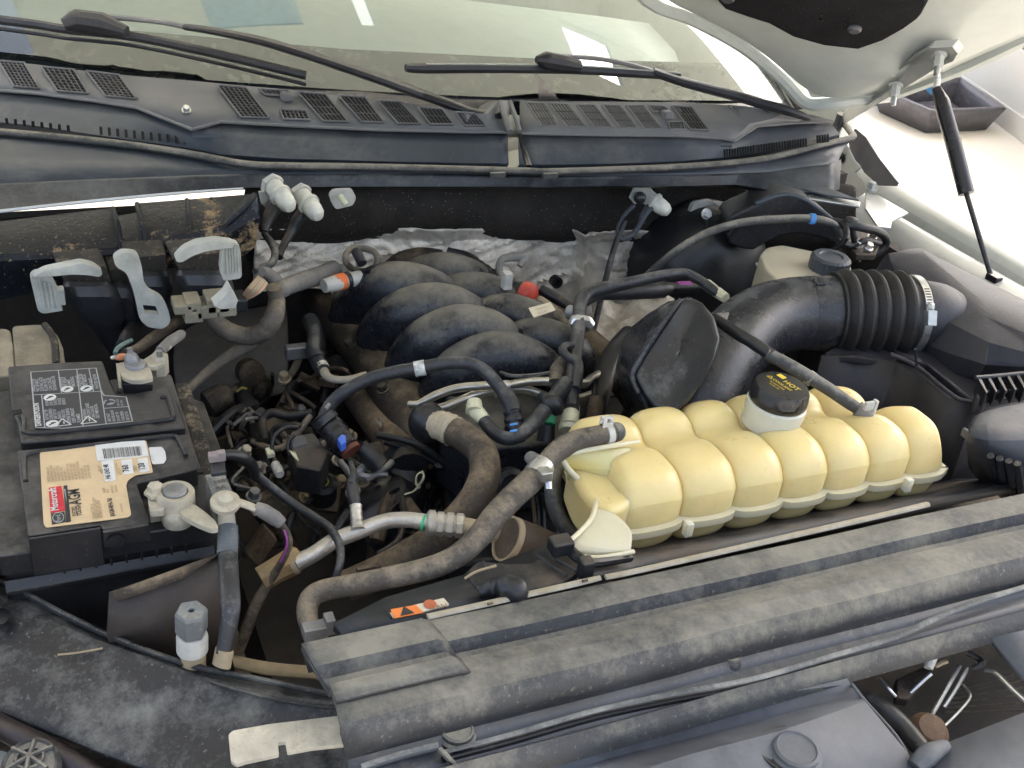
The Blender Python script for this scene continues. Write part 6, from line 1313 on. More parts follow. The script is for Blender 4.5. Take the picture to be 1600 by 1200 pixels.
# lid
lid_top = [(1378, 396, .035), (1392, 388, .036), (1432, 387, .036), (1500, 422, .036), (1608, 480, .036), (1760, 560, .036)]
lid_l = [(1370, 420, .0), (1385, 440, .0), (1462, 440, .02), (1520, 466, .02), (1608, 520, .02), (1700, 600, .02)]
lt = pp(lid_top); l1 = pp([(1366, 440, -.01), (1400, 436, .0), (1440, 440, .005), (1540, 476, .022), (1606, 522, .022), (1760, 600, .022)])
l2 = pp([(1385, 520, -.06), (1430, 545, -.06), (1470, 540, -.05), (1490, 560, -.045), (1520, 590, -.045), (1620, 575, -.045)])
rows = [pp([(1362, 430, -.05), (1384, 398, .010), (1432, 386, .022), (1500, 419, .022), (1660, 498, .022)]),
        pp([(1366, 432, -.02), (1388, 396, .030), (1438, 387, .037), (1515, 430, .037), (1660, 506, .037)]),
        pp([(1370, 440, -.010), (1392, 410, .026), (1444, 398, .036), (1539, 474, .038), (1660, 515, .040)]),
        pp([(1382, 470, -.015), (1412, 450, .008), (1462, 450, .026), (1540, 494, .034), (1660, 545, .034)]),
        pp([(1396, 500, -.03), (1432, 490, -.002), (1476, 500, .016), (1545, 535, .022), (1660, 566, .022)]),
        pp([(1402, 535, -.045), (1440, 536, -.026), (1482, 552, -.010), (1540, 570, .002), (1660, 578, .004)]),
        pp([(1406, 550, -.055), (1446, 556, -.040), (1492, 584, -.032), (1526, 592, -.028), (1660, 588, -.020)]),
        pp([(1408, 560, -.09), (1448, 572, -.09), (1490, 606, -.09), (1530, 616, -.09), (1660, 620, -.09)])]
g = G(); g.grid(rows); mk('lid', g, m_box, AB, solid=.003, bevel=.005, seg=3, ang=50)
mk('inlet_neck', pt([(1425, 492, .0), (1445, 494, .002), (1460, 496, .0), (1474, 498, -.006)], [56, 55, 54, 48], n=36, sub=4), m_box, AB)
g = G(); w_ = pp([(1395, 545, -.02), (1438, 560, -.02), (1482, 596, -.022), (1520, 622, -.024)]); g.grid([w_, [p + V3((.0, -.012, -.002)) for p in w_], [p + V3((0, -.012, -.012)) for p in w_]]); mk('lid_flange', g, m_box, AB, solid=.003)
mk('flange_edge', pt([(1392, 553, -.022), (1432, 572, -.024), (1475, 607, -.026), (1500, 624, -.028), (1528, 628, -.028)], 3.5, n=8), m_box, AB)
g = G(); rows = [pp([(1285, 556, -.03), (1340, 556, -.03), (1400, 566, -.03), (1440, 592, -.03), (1480, 622, -.03), (1526, 634, -.03), (1640, 600, -.03)])]
rows.append([p + V3((-.004, -.006, -.10)) for p in rows[0]]); rows.append([p + V3((-.01, -.02, -.42)) for p in rows[0]])
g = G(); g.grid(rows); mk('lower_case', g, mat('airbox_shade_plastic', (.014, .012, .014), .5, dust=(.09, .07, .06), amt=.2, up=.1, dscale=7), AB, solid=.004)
g = G(); g.slab(pp([(1285, 556), (1400, 566), (1480, 622), (1526, 634), (1700, 600), (1600, 500), (1400, 480)], -.032), V3((0, 0, -.006))); mk('case_deck', g, m_box, AB)
for k in range(6):
    a_ = (1528 + k * 15, 588 - k * 1.5); g = G(); g.slab(pp([(a_[0], a_[1] + 4), (a_[0] + 3, a_[1] - 2), (a_[0] + 16, a_[1] + 24), (a_[0] + 13, a_[1] + 26)], .004), V3((0, 0, -.02))); mk('comb_rib', g, m_clean, AB, bevel=.0008)
mk('comb_edge', pt([(1530, 612, -.006), (1570, 612, -.006), (1640, 600, -.006)], 4, n=8), m_box, AB)
mk('comb_edge', pt([(1524, 590, .004), (1570, 586, .004), (1640, 578, .004)], 3.5, n=8), m_box, AB)
mk('cable_tie', pt([(1430, 545, .02), (1432, 570, -.02)], 2, n=6), m_box, AB)
g = G(); g.lathe(P(1533, 622, -.012), (0, 0, 1), [(.007, -.02), (.008, 0), (.006, .004), (.0002, .004)], 16); mk('latch_pin', g, m_box, AB)
g = G(); rows = [pp([(1400, 640, -.1), (1470, 690, -.1), (1520, 700, -.1)]), pp([(1420, 740, -.2), (1480, 760, -.2), (1530, 770, -.2)])]
# lower dark block right with mud
FX = thing('power_box', 'smooth grey topped black power box at the right edge', 'fuse box', P(1560, 700, -.05))
o_ = [(1512, 655, .012), (1530, 638, .016), (1600, 622, .018), (1720, 600, .018)]
rows = [pp([(1518, 650, .004), (1532, 640, .012), (1590, 627, .014), (1720, 605, .014)]),
        pp([(1514, 668, .012), (1535, 660, .020), (1590, 652, .022), (1720, 640, .022)]),
        pp([(1510, 680, .004), (1545, 690, .010), (1585, 690, .012), (1720, 680, .012)]),
        pp([(1508, 700, -.016), (1545, 715, -.012), (1580, 722, -.010), (1720, 720, -.010)]),
        pp([(1508, 722, -.045), (1552, 748, -.045), (1585, 765, -.045), (1720, 770, -.045)]),
        pp([(1512, 740, -.09), (1560, 780, -.09), (1590, 800, -.09), (1720, 810, -.09)])]
g = G(); g.grid(rows); mk('cover', g, mat('power_box_plastic', (.04, .04, .045), .38, dust=(.15, .15, .155), amt=.16, up=.35, dscale=5, sharp=.4), FX, solid=.004, subd=2)
for k in range(4):
    g = G(); g.tube(pp([(1548 + k * 14, 712 + k * 4, -.006), (1553 + k * 14, 742 + k * 6, -.04), (1560 + k * 12, 765 + k * 6, -.07)]), .004, n=8); mk('corrugation', g, m_boot, FX)
g = G(); c = P(1510, 678, .0); g.box(c, .002, .006, .005); mk('side_lug', g, m_cowlf, FX, bevel=.001)

# ================================================================== COOLANT TANK
TK = thing('coolant_tank', 'yellowed translucent coolant tank of swollen lobes with a black cap', 'coolant tank', P(1180, 740, -.1))
def tk(u, v):
    """u along the tank 0..1 left to right, v 0 rear .. 1 front, as pixel of the parting flange plane"""
    return None
# world frame of the tank: flange plane at z = zf0
zf0 = -.045
FLp = [(935, 838), (1475, 745)]           # front flange edge
a = P(960, 835, zf0); b = P(1473, 736, zf0); X_ = (b - a); LX = X_.length; X_.normalize(); Y_ = V3((-X_.y, X_.x, 0)); dep = .138
bpx = [935, 1064, 1146, 1219, 1288, 1353, 1415, 1474]
def fl_u(px):
    r = ray(px, 0) ; best = 0
    lo, hi = -.2, 1.2      # u whose flange point falls in that picture column
    for _ in range(40):
        m_ = (lo + hi) / 2; q = a + X_ * (LX * m_) - CAM
        if 800 + FPX * q.dot(RIGHT) / q.dot(FWD) < px: lo = m_
        else: hi = m_
    return (lo + hi) / 2
UB = [fl_u(x) for x in bpx]; UB[0] = 0.0; UB[-1] = 1.0
def lob(u):
    """0 in the creases, 1 on the crown of each lobe"""
    for p_, q_ in zip(UB, UB[1:]):
        if p_ <= u <= q_:
            f = (u - p_) / (q_ - p_); return max(0.0, 1 - abs(2 * f - 1) ** 2.6) ** .55
    return 0.0
def depu(u):
    t = (u - UB[5]) / (UB[6] - UB[5] + 1e-6)
    if u < UB[5]: return dep
    if u < UB[6]: return dep * (1 - .12 * t)
    return dep * (.60 - .12 * (u - UB[6]) / (1 - UB[6]))
def surf(z_sign, hgt, n_v=41):
    us = []
    for p_, q_ in zip(UB, UB[1:]):
        for k in range(22): us.append(p_ + (q_ - p_) * (.5 - .5 * math.cos(math.pi * k / 22)))
    us.append(1.0)
    rows = []
    for j in [-1] + list(range(n_v)) + [n_v]:
        flat0 = j in (-1, n_v); j = min(max(j, 0), n_v - 1)
        v = .5 - .5 * math.cos(math.pi * j / (n_v - 1)); r = []
        for u in us:
            sh = .0   # rear row is shifted half a bit
            L = lob(u)
            eu = min(1, max(0, u) / .035) ** .5 * min(1, max(0, 1 - u) / .04) ** .5
            d1 = max(0.0, 1 - abs((v - .29) / .33) ** 2.8) ** .5 if v < .62 else 0
            d2 = max(0.0, 1 - abs((v - .79) / .22) ** 2.6) ** .5 if v > .57 else 0
            top = max(d1 * .96, d2 * .97, (.76 + .10 * abs(v - .6) / .2) if .3 < v < .78 else 0)
            h_ = hgt * eu * top * (.77 + .23 * L)
            if z_sign < 0: h_ = hgt * eu * (max(0, 1 - abs(2 * v - 1) ** 12)) ** .5 * (.72 + .28 * L)
            if u > UB[6] and z_sign > 0: h_ = hgt * eu * max(0.0, 1 - abs(2 * v - 1) ** 3.4) ** .4 * (.76 + .22 * L)
            if flat0: h_ = 0
            y = depu(u) * v; edge = .009 * L - .006
            if v < .2: y -= edge * (1 - v / .2)
            if v > .8: y += edge * ((v - .8) / .2)
            r.append(a + X_ * (LX * u) + Y_ * y + V3((0, 0, z_sign * h_)))
        rows.append(r)
    return rows
g = G(); g.grid(surf(1, .058)); mk('upper_shell', g, m_tank, TK, ang=80)
g = G(); g.grid(surf(-1, .035)); mk('lower_shell', g, m_tank, TK, ang=80)
# flange all around, wavy
out, inn_ = [], []
per = []
for i in range(0, 141): per.append((i / 140, 0))
for j in range(1, 30): per.append((1, j / 30))
for i in range(140, -1, -1): per.append((i / 140, 1))
for j in range(29, 0, -1): per.append((0, j / 30))
for u, v in per:
    e = .009 * lob(u) - .006
    p = a + X_ * (LX * u) + Y_ * (depu(u) * v + (-e if v == 0 else e if v == 1 else 0))
    o = (Y_ * -.007 if v == 0 else Y_ * .007 if v == 1 else V3((0, 0, 0))) + (X_ * .006 if u == 1 else X_ * -.006 if u == 0 else V3((0, 0, 0)))
    out.append(p + o); inn_.append(p - o * .8)
g = G(); g.grid([[p + V3((0, 0, .004)) for p in inn_], [p + V3((0, 0, .004)) for p in out], [p + V3((0, 0, -.004)) for p in out], [p + V3((0, 0, -.004)) for p in inn_]], close=True); mk('flange', g, m_flange, TK)
# left wing of the tank: curled flange, slanting wall, bracket foot
g = G(); w1_ = pp([(1000, 690, .01), (960, 700, .02), (915, 702, .015), (880, 712, .01)]); w2_ = pp([(985, 735, .0), (950, 735, .0), (920, 735, -.002), (885, 735, -.01)]); w3_ = pp([(962, 772, -.02), (945, 762, -.02), (918, 748, -.02), (890, 738, -.02)]); w4_ = pp([(958, 800, -.04), (938, 786, -.05), (915, 768, -.06), (884, 745, -.06)])
g = G(); g.grid([w1_, w2_, w3_]); mk('left_wing', g, m_tank, TK, solid=.004, subd=2)
g = G(); g.grid([pp([(880, 708, .012), (884, 730, .0), (900, 748, -.012), (922, 765, -.022), (932, 785, -.035), (930, 800, -.04)]), pp([(884, 720, .0), (884, 750, -.03), (888, 775, -.05), (900, 800, -.07), (918, 815, -.08), (925, 822, -.08)])]); mk('left_wall', g, m_tank, TK, solid=.004, subd=2)
mk('wing_edge', pt([(998, 690, .014), (960, 696, .022), (915, 704, .016), (880, 712, .012), (886, 730, .0), (905, 750, -.012), (925, 768, -.02), (932, 786, -.03)], [3, 4, 4, 4, 5, 5, 5, 5], n=10), m_flange, TK)
g = G(); g.slab(rnd(pp([(886, 716), (930, 702), (1005, 696), (1030, 740), (985, 786), (955, 800), (926, 788), (902, 758)], -.008), .012), V3((0, 0, -.05))); mk('wing_body', g, m_tank, TK, bevel=.010, seg=5)
g = G(); g.grid([pp([(930, 778, -.012), (962, 798, -.012), (992, 826, -.012)]), pp([(918, 815, -.008), (945, 825, -.004), (990, 850, -.010)]), pp([(888, 848, -.004), (920, 860, -.002), (990, 862, -.010)]), pp([(890, 866, -.014), (930, 874, -.014), (992, 868, -.02)])]); mk('foot', g, m_flange, TK, solid=.003, subd=2)
mk('foot_edge', pt([(932, 784, -.010), (924, 810, -.006), (905, 832, -.003), (888, 848, -.002), (886, 860, -.006), (900, 868, -.008), (940, 871, -.008), (990, 862, -.012)], 4, n=8), m_flange, TK)
g = G(); g.slab(pp([(912, 868), (932, 870), (930, 881), (914, 879)], -.008), V3((0, 0, -.006))); mk('foot_tab', g, m_cream, TK, bevel=.001)
g = G(); 
v, f = text_mesh('>PP<', .016, P(905, 792, -.035), (P(912, 800, -.04) - P(900, 775, -.035)).normalized() * -1, V3((.5, .2, .8)).normalized()); 
for px, py in ((1075, 826), (1418, 757)):
    g = G(); c = P(px, py, zf0 + .006); g.box(c, X_ * .004, Y_ * .004, V3((0, 0, .008))); mk('moulded_clip', g, m_neck, TK, bevel=.001)
# neck and cap
c = P(1217, 619, .034)
axc = V3((.03, -.04, 1)).normalized(); k_ = mpp(c)
R_ = 46 * k_
g = G(); g.lathe(c, axc, [(R_ * 1.0, -.035), (R_ * .98, -.026), (R_ * 1.03, -.018), (R_ * 1.03, -.008), (R_ * .95, -.006)], 44); mk('neck', g, m_neck, TK)
g = G(); g.lathe(c, axc, [(R_ * .96, -.006), (R_ * 1.0, -.004), (R_ * .99, .002), (R_ * .95, .004), (R_ * .93, .0105), (R_ * .89, .0135), (R_ * .5, .0145), (.0002, .0145)], 96, wob=lambda q, n, h: 1 + (.035 if (q % 12) < 3 and .003 < h < .012 else 0)); CP = mk('cap', g, mat('cap_black', (.018, .017, .018), .28, bump=.04, var=.1), TK, ang=40)
top = c + axc * .0152; d_ = (P(1265, 640, .11) - P(1195, 598, .11)); d_.z = 0; d_.normalize(); e_ = V3((-d_.y, d_.x, 0))
e_ = axc.cross(d_).normalized(); d_ = e_.cross(axc).normalized(); g = G()
for s_, sz, u_, v_ in (('HOT', .0095, -.004, .004), ('COOLANT', .0052, -.012, -.0035), ('DO NOT OPEN', .0028, -.011, -.009), ('16 PSI 110', .0030, -.008, -.0135)):
    v, f = text_mesh(s_, sz, top + d_ * u_ + e_ * v_, d_, e_, off=.0001); g.add(v, f)
mk('cap_words', g, t_yel, CP, flat_=True)
g = G(); q0 = top + d_ * -.016 + e_ * .008; g.add([q0, q0 + d_ * .009, q0 + d_ * .009 + e_ * .007, q0 + e_ * .007], [(0, 1, 2, 3)])
mk('cap_symbol', g, t_yel, CP)
g = G(); q0 = top + d_ * -.019 + e_ * -.004; 
for a_, b_ in (((0, 0), (.006, 0)), ((.006, 0), (.003, .0055)), ((.003, .0055), (0, 0))):
    p0 = q0 + d_ * a_[0] + e_ * a_[1]; p1 = q0 + d_ * b_[0] + e_ * b_[1]; t_ = (p1 - p0).normalized(); n_ = t_.cross(axc) * .0005; g.add([p0 + n_, p1 + n_, p1 - n_, p0 - n_], [(0, 1, 2, 3)])
mk('cap_triangle', g, t_yel, CP, flat_=True)
# hose passing behind the cap to the tank
OH = thing('bypass_hose', 'straight dark braided hose passing behind the coolant cap into the tank', 'hose', P(1240, 570, .05))
mk('black_part', pt([(1118, 498, .055), (1150, 520, .055), (1180, 538, .052), (1206, 556, .048)], [8, 9.5, 10, 10], n=14, fn=lambda s_, L_: 1 + .03 * math.cos(s_ * 1500)), m_clean, OH)
mk('grey_part', pt([(1198, 552, .049), (1240, 575, .04), (1290, 605, .028), (1330, 632, .016), (1352, 645, .010)], [10, 11, 10.5, 10, 9], n=14), m_seal, OH)
mk('collar', pt([(1340, 638, .013), (1350, 645, .010), (1360, 653, .006)], [13, 12, 8]), m_conv, OH)
mk('clip', pt([(1262, 588, .034), (1270, 594, .032)], [12, 12], sub=1), m_lead, OH)
g = G(); c = P(1358, 634, .028); g.box(c, .006, .002, .005); g.box(c + V3((.008, 0, -.002)), .002, .003, .008); mk('spring_clamp', g, m_white, OH, bevel=.0008)

# ================================================================== RADIATOR DECK behind the cover
RD2 = thing('radiator_shroud', 'black radiator top shroud with ribs and a warning sticker', 'shroud', P(800, 910, -.05))
g = G(); g.grid([pp([(520, 985, -.02), (600, 945, -.02), (740, 905, -.02), (860, 860, -.02), (1000, 850, -.12), (1500, 760, -.12)]), pp([(540, 1010, -.025), (640, 985, -.025), (780, 950, -.025), (930, 912, -.025), (1000, 895, -.05), (1600, 765, -.05)])]); mk('deck', g, m_blk, RD2, solid=.01)
g = G(); g.slab(pp([(725, 895), (748, 875), (790, 880), (830, 878), (850, 870), (905, 895), (880, 910), (760, 935)], -.010), V3((0, 0, -.012))); mk('raised_pad', g, m_blk, RD2, bevel=.002)
for l in ([(838, 866, -.004), (885, 900, -.006)], [(860, 866, -.002), (900, 892, -.004)], [(726, 904, -.002), (745, 893, .002), (775, 884, .002)], [(598, 945, -.01), (612, 966, -.012)], [(755, 877, .0), (760, 890, .0)]):
    mk('rib', pt(l, 2.2, n=6), m_blk if l[0][0] != 726 else m_tan, RD2)
mk('stay', pt([(872, 850, -.0), (888, 858, .0), (905, 872, .0), (925, 880, .0), (985, 872, -.02)], [9, 9, 9, 8, 6], n=8), m_clean, RD2)
g = G(); g.box(P(876, 852, .006), .010, .008, .007); g.box(P(915, 888, .0), .006, .006, .010); mk('stay_block', g, m_blk, RD2, bevel=.002)
g = G(); g.slab(pp([(960, 880), (1470, 765), (1600, 735), (1600, 800), (960, 905)], -.12), V3((0, 0, -.02))); mk('support_bar', g, m_dark, RD2)
WS2 = poly_sheet('warning_sticker', [(606, 948), (692, 933), (703, 945), (665, 955), (612, 966)], -.0125, t_cream, RD2, 'cream sticker with an orange warning block', th=.001)
WO = poly_sheet('orange_block', [(610, 952), (650, 945), (662, 957), (617, 966)], -.0118, t_orange, WS2, r=.0003)
g = G(); c = P(634, 954, -.0112); tri = [c + V3((0, .0055, 0)), c + V3((-.006, -.0045, 0)), c + V3((.006, -.0045, 0))]; g.add(tri, [(0, 1, 2)]); mk('warning_triangle', g, t_black, WO)
g = G(); g.lathe(P(672, 944, -.0118), (0, 0, 1), [(.0055, 0), (.0055, .0002), (.004, .0002)], 10); mk('fan_symbol', g, mat('print_rust', (.5, .14, .06), .6), WS2)
d_ = (P(700, 944, -.01) - P(640, 956, -.01)).normalized(); g = G(); v, f = text_mesh('FAN', .007, P(676, 953, -.0116), d_, V3((-d_.y, d_.x, 0))); g.add(v, f); mk('print', g, t_brown, WS2, flat_=True)
# foam strips
FSn = thing('foam_strip', 'long beige foam strip along the rear edge of the radiator cover, right length', 'strip', P(1200, 850, .0))
mk('strip', pt([(946, 902, .001), (1000, 891, .002), (1150, 857, .002), (1300, 823, .002), (1400, 800, .002), (1450, 788, .002)], 5.5, n=8, flatn=.7), m_rail, FSn)
FSm = thing('foam_strip', 'shorter beige foam strip left of the black corrugated grommet', 'strip', P(760, 940, .0))
mk('strip', pt([(668, 964, -.0), (740, 948, .0), (820, 930, .0), (900, 912, .0), (938, 903, .001)], [6, 6, 6, 6, 5], n=8, flatn=.7), m_rail, FSm)
for px, py in ((910, 908), (762, 944)): mk('rust_speck', pt([(px, py, .004), (px + 8, py - 2, .004)], 2.4, n=6), m_brown, FSm)
GR = thing('corrugated_grommet', 'black ribbed grommet clipped over the foam strip', 'grommet', P(795, 918, .0))
mk('sleeve', pt([(748, 925, -.004), (770, 918, .0), (790, 917, .004), (806, 922, .004), (812, 932, -.004)], [10, 15, 19, 19, 14], fn=ribs(.011, .14), sub=10, n=18), m_clean, GR)

# ================================================================== RADIATOR COVER
RCV = thing('radiator_cover', 'long dusty black radiator top cover with steps and rolled front', 'cover', P(1000, 1000, -.05))
prof = [(.598, -.030), (.597, -.004), (.593, .0), (.580, .002), (.566, .001), (.561, -.009), (.554, -.012), (.549, -.002), (.530, .002), (.514, -.001), (.509, -.007), (.500, -.022), (.494, -.030), (.488, -.031), (.480, -.031), (.475, -.025), (.471, -.031), (.462, -.040)]
xL = P(690, 1000, 0).x
rows = []
for y, z in prof:
    r = []
    for i in range(60):
        t = i / 59; x = .168 + (1.30 - .168) * t
        edge = .0
        r.append(V3((x + (.598 - y) * -.12 * (1 - t) * 0, y + noise.noise(V3((x * 6, y * 9, 1))) * .0012, z + noise.noise(V3((x * 8, y * 30, 4))) * .0012)))
    rows.append(r)
# clip the left edge to follow the photographed outline
lefts = [(468, 1012), (470, 1012), (472, 1015), (482, 1035), (492, 1050), (500, 1060), (508, 1070), (518, 1085), (524, 1100), (527, 1120), (528, 1135), (530, 1150), (533, 1165), (536, 1180), (540, 1190), (542, 1198), (544, 1206), (548, 1220)]
for r, (lx, ly) in zip(rows, lefts):
    x0 = None
    z = r[0].z; y = r[0].y
    q = P(lx, ly, z); x0 = q.x
    for i in range(60):
        t = i / 59; r[i].x = x0 + (1.30 - x0) * t
g = G(); g.grid(rows[:12]); mk('main_panel', g, m_cover, RCV, solid=.003, ang=22)
g = G(); g.grid(rows[11:15]); mk('front_roll', g, mat('bluish_cover_plastic', (.05, .053, .06), .42, dust=(.2, .19, .16), amt=.14, up=.1, dscale=8), RCV, solid=.003, ang=30)  # bluer and less dusty than the main panel
g = G(); g.grid(rows[14:]); mk('front_lip', g, m_cover, RCV, solid=.003, ang=22)
# raised overlap at the left
ov = []
for (y, z), (lx, ly) in zip(prof[:9], lefts[:9]):
    r = []
    q0 = P(lx, ly, z); 
    for i in range(14):
        t = i / 13; xr = P(666 + (.596 - y) * 1700 * .72, 960 + (.596 - y) * 1700, z).x
        r.append(V3((q0.x + (xr - q0.x) * t, y, z + .005 * (1 if i < 13 else .2) + noise.noise(V3((q0.x + t * .3, y * 30, 9))) * .0008)))
    ov.append(r)
g = G(); g.grid(ov); mk('left_overlap', g, m_cover, RCV, solid=.004, ang=22)
# rolled arch around the clip
mk('roll_arch', pt([(676, 1138, -.024), (676, 1118, -.016), (690, 1104, -.010), (720, 1100, -.010), (745, 1108, -.014), (752, 1120, -.02)], [5, 7, 8, 8, 7, 4], n=12), m_cover, RCV)
def pushpin(parent, px, py, z, r, m_=m_cover, lab=None):
    c = P(px, py, z); g = G(); g.lathe(c, (0, 0, 1), [(r * 1.15, -.006), (r * 1.15, -.001), (r, .001), (r * .98, .004), (r * .86, .0055), (r * .8, .0045), (.0002, .0042)], 32); return mk('push_clip', g, m_, parent, bevel=0)
pushpin(RCV, 714, 1146, -.026, .0125); pushpin(RCV, 1142, 1030, -.026, .0085); pushpin(RCV, 1537, 916, -.026, .0085)
# seal ridge in front of the cover
RG = thing('grille_seal', 'grey ridge seal dividing the radiator cover from the front grille cover', 'seal', P(1100, 1070, -.03))
mk('strip', pt([(690, 1176, -.022), (800, 1147, -.022), (930, 1110, -.021), (1060, 1082, -.021), (1180, 1060, -.021), (1300, 1025, -.021), (1400, 995, -.020), (1470, 962, -.020), (1540, 936, -.020), (1640, 905, -.020)], [4, 5, 5, 5, 5, 5, 5, 5.5, 5, 5], n=8, flatn=.45), mat('ridge_grey', (.08, .085, .09), .6, dust=(.26, .26, .24), amt=.26, up=.2, dscale=26), RG)
mk('shadow_gap', pt([(x_, y_ + 12, -.030) for x_, y_ in ((690, 1176), (800, 1147), (930, 1110), (1060, 1082), (1180, 1060), (1300, 1025))], 5, n=8), m_clean, RG)  # black tube laid in as the shade of the gap below the ridge
mk('left_piece', pt([(565, 1200, -.026), (600, 1188, -.024), (640, 1176, -.024), (684, 1166, -.024)], [7, 7, 7, 7], n=10), mat('ridge_grey', (.12, .12, .12), .6), RG)
mk('bright_corner', pt([(686, 1170, -.02), (696, 1180, -.022), (712, 1198, -.03), (725, 1215, -.035)], [4, 5, 5, 5], n=8), m_cover, RG)
# front grille cover: three tilted bands, an opening with the latch inside
FG = thing('grille_cover', 'flat blue grey grille cover in front of the radiator with a square latch opening', 'cover', P(1100, 1150, -.06))
def band(l0, l1, name, z=None, m_=None, lab=None):
    g = G(); g.grid([pp(l0), pp(l1)]); return mk(name, g, m_ or m_panel, FG, solid=.006, label=lab)
up_l = [(690, 1200, -.048), (800, 1162, -.048), (1000, 1112, -.048), (1180, 1072, -.048), (1306, 1040, -.048)]
b1 = [(760, 1204, -.036), (860, 1168, -.036), (1000, 1136, -.036), (1180, 1092, -.036), (1325, 1062, -.036)]
b2 = [(860, 1215, -.052), (950, 1185, -.052), (1060, 1158, -.052), (1200, 1122, -.052), (1340, 1085, -.052)]
b3 = [(960, 1225, -.037), (1010, 1200, -.037), (1080, 1178, -.037), (1220, 1142, -.037), (1352, 1096, -.037)]
b4 = [(900, 1350, -.052), (1100, 1330, -.052), (1250, 1310, -.052), (1380, 1280, -.052), (1450, 1215, -.052)]
g = G(); g.grid([pp([(640, 1212, -.050), (800, 1168, -.05), (1000, 1118, -.05), (1180, 1078, -.05), (1306, 1044, -.05)]), pp(up_l), pp(b1), pp(b2), pp(b3), pp(b4)]); mk('left_panel', g, m_panel, FG, solid=.005, ang=4)
mk('groove_wall', pt([(690, 1188, -.044), (800, 1158, -.044), (1000, 1105, -.044), (1180, 1068, -.044), (1300, 1035, -.044)], 5, n=6), m_clean, FG)
# opening edges
mk('opening_edge', pt([(1306, 1040, -.046), (1325, 1062, -.042), (1352, 1096, -.044), (1400, 1150, -.052), (1425, 1195, -.056), (1445, 1230, -.058)], 3, n=8), m_panel, FG)
rp_ = [[(1525, 950, -.040), (1580, 930, -.040), (1680, 905, -.040)], [(1540, 985, -.034), (1600, 965, -.034), (1700, 935, -.034)], [(1560, 1010, -.040), (1612, 992, -.040), (1720, 960, -.040)], [(1600, 1058, -.040), (1650, 1040, -.04), (1760, 1000, -.04)], [(1640, 1110, -.05), (1700, 1100, -.05), (1800, 1060, -.05)]]
g = G(); g.grid([pp(r) for r in rp_]); mk('right_panel', g, m_panel, FG, solid=.005, ang=4)
mk('right_side_wall', pt([(1527, 962, -.046), (1545, 985, -.046), (1568, 1015, -.048), (1600, 1056, -.05)], [9, 10, 8, 8], n=10), m_clean, FG)
g = G(); g.grid([pp([(1440, 1192, -.05), (1480, 1160, -.045), (1600, 1113, -.045), (1680, 1085, -.045)]), pp([(1460, 1260, -.055), (1540, 1260, -.05), (1680, 1240, -.05), (1800, 1220, -.05)])]); mk('lower_panel', g, m_panel, FG, solid=.005)
mk('lower_corner', pt([(1430, 1200, -.05), (1450, 1180, -.045), (1478, 1165, -.045)], [14, 18, 10], n=12), m_cowlf, FG)
pushpin(FG, 1243, 1176, -.040, .018, m_panel)
mk('pin_recess', G().lathe(P(1232, 1170, -.0395), (0, 0, 1), [(.0235, -.004), (.0235, 0), (.019, -.001)], 32), m_clean, FG)
# latch well
LT = thing('hood_latch', 'dark hood latch linkage with steel rods and a brown round head inside the opening', 'latch', P(1480, 1090, -.12))
g = G(); g.slab([P(1290, 1020, -.15), P(1560, 930, -.15), P(1700, 1080, -.15), P(1430, 1260, -.15)], V3((0, 0, -.01))); mk('well_floor', g, m_bay, LT)
g = G(); g.grid([pp([(1308, 1044, -.05), (1370, 1022, -.05), (1450, 985, -.05), (1527, 955, -.05)]), pp([(1320, 1060, -.085), (1380, 1040, -.085), (1450, 1020, -.085), (1520, 985, -.085)])]); mk('well_back', g, m_cover, LT, solid=.004)
mk('pipe', pt([(1350, 1090, -.075), (1385, 1112, -.075), (1410, 1135, -.078), (1440, 1170, -.08)], [12, 15, 16, 15], n=14), m_gun if False else m_blk, LT)
g = G(); g.slab(pp([(1400, 1060), (1450, 1038), (1460, 1048), (1420, 1092), (1400, 1090)], -.085), V3((0, 0, -.01))); mk('plate', g, m_dark, LT, bevel=.002)
for l, r_, m_ in (([(1374, 1060, -.07), (1388, 1076, -.07), (1399, 1088, -.075)], 3, m_steel), ([(1455, 1052, -.07), (1435, 1070, -.08), (1415, 1090, -.09)], 3.5, m_steel), ([(1500, 1040, -.07), (1480, 1075, -.08), (1460, 1110, -.09), (1448, 1128, -.09)], 3.5, m_steel), ([(1512, 1044, -.07), (1495, 1075, -.08), (1475, 1105, -.09)], 3, m_steel), ([(1505, 1070, -.08), (1516, 1088, -.08), (1500, 1110, -.085), (1472, 1138, -.09)], 2.2, m_steel), ([(1540, 1048, -.065), (1556, 1052, -.06), (1580, 1075, -.06), (1605, 1098, -.06)], 4, m_steel), ([(1512, 1020, -.06), (1530, 1030, -.06), (1534, 1038, -.06), (1520, 1045, -.065)], 5, m_blk)):
    mk('rod', pt(l, r_, n=10), m_, LT)
g = G(); c = P(1454, 1027, -.062); g.tube([c + V3((-.006, -.006, -.006)), c, c + V3((.002, .006, .004))], [.004, .006, .006], n=10); mk('white_tip', g, m_white, LT)
mk('tan_flake', pt([(1462, 1042, -.07), (1472, 1036, -.068), (1480, 1034, -.068)], [3, 4, 3], n=6), m_tan, LT)
mk('tan_flake', pt([(1490, 1012, -.065), (1505, 1008, -.062), (1518, 1000, -.06)], [5, 7, 6], n=8), m_tan, LT)
g = G(); g.lathe(P(1452, 1142, -.085), (-.1, -.3, 1), [(.015, -.02), (.017, 0), (.012, .008), (.0002, .010)], 22); mk('round_head', g, mat('rusty_brown', (.10, .06, .035), .7, bump=.4), LT)
for k in range(6):
    mk('condenser_fin', pt([(1490 - k * 3, 1118 + k * 7 - 40, -.12), (1600, 1050 + k * 12, -.12)], 1.6, n=5, sub=1), m_dark, LT)
    
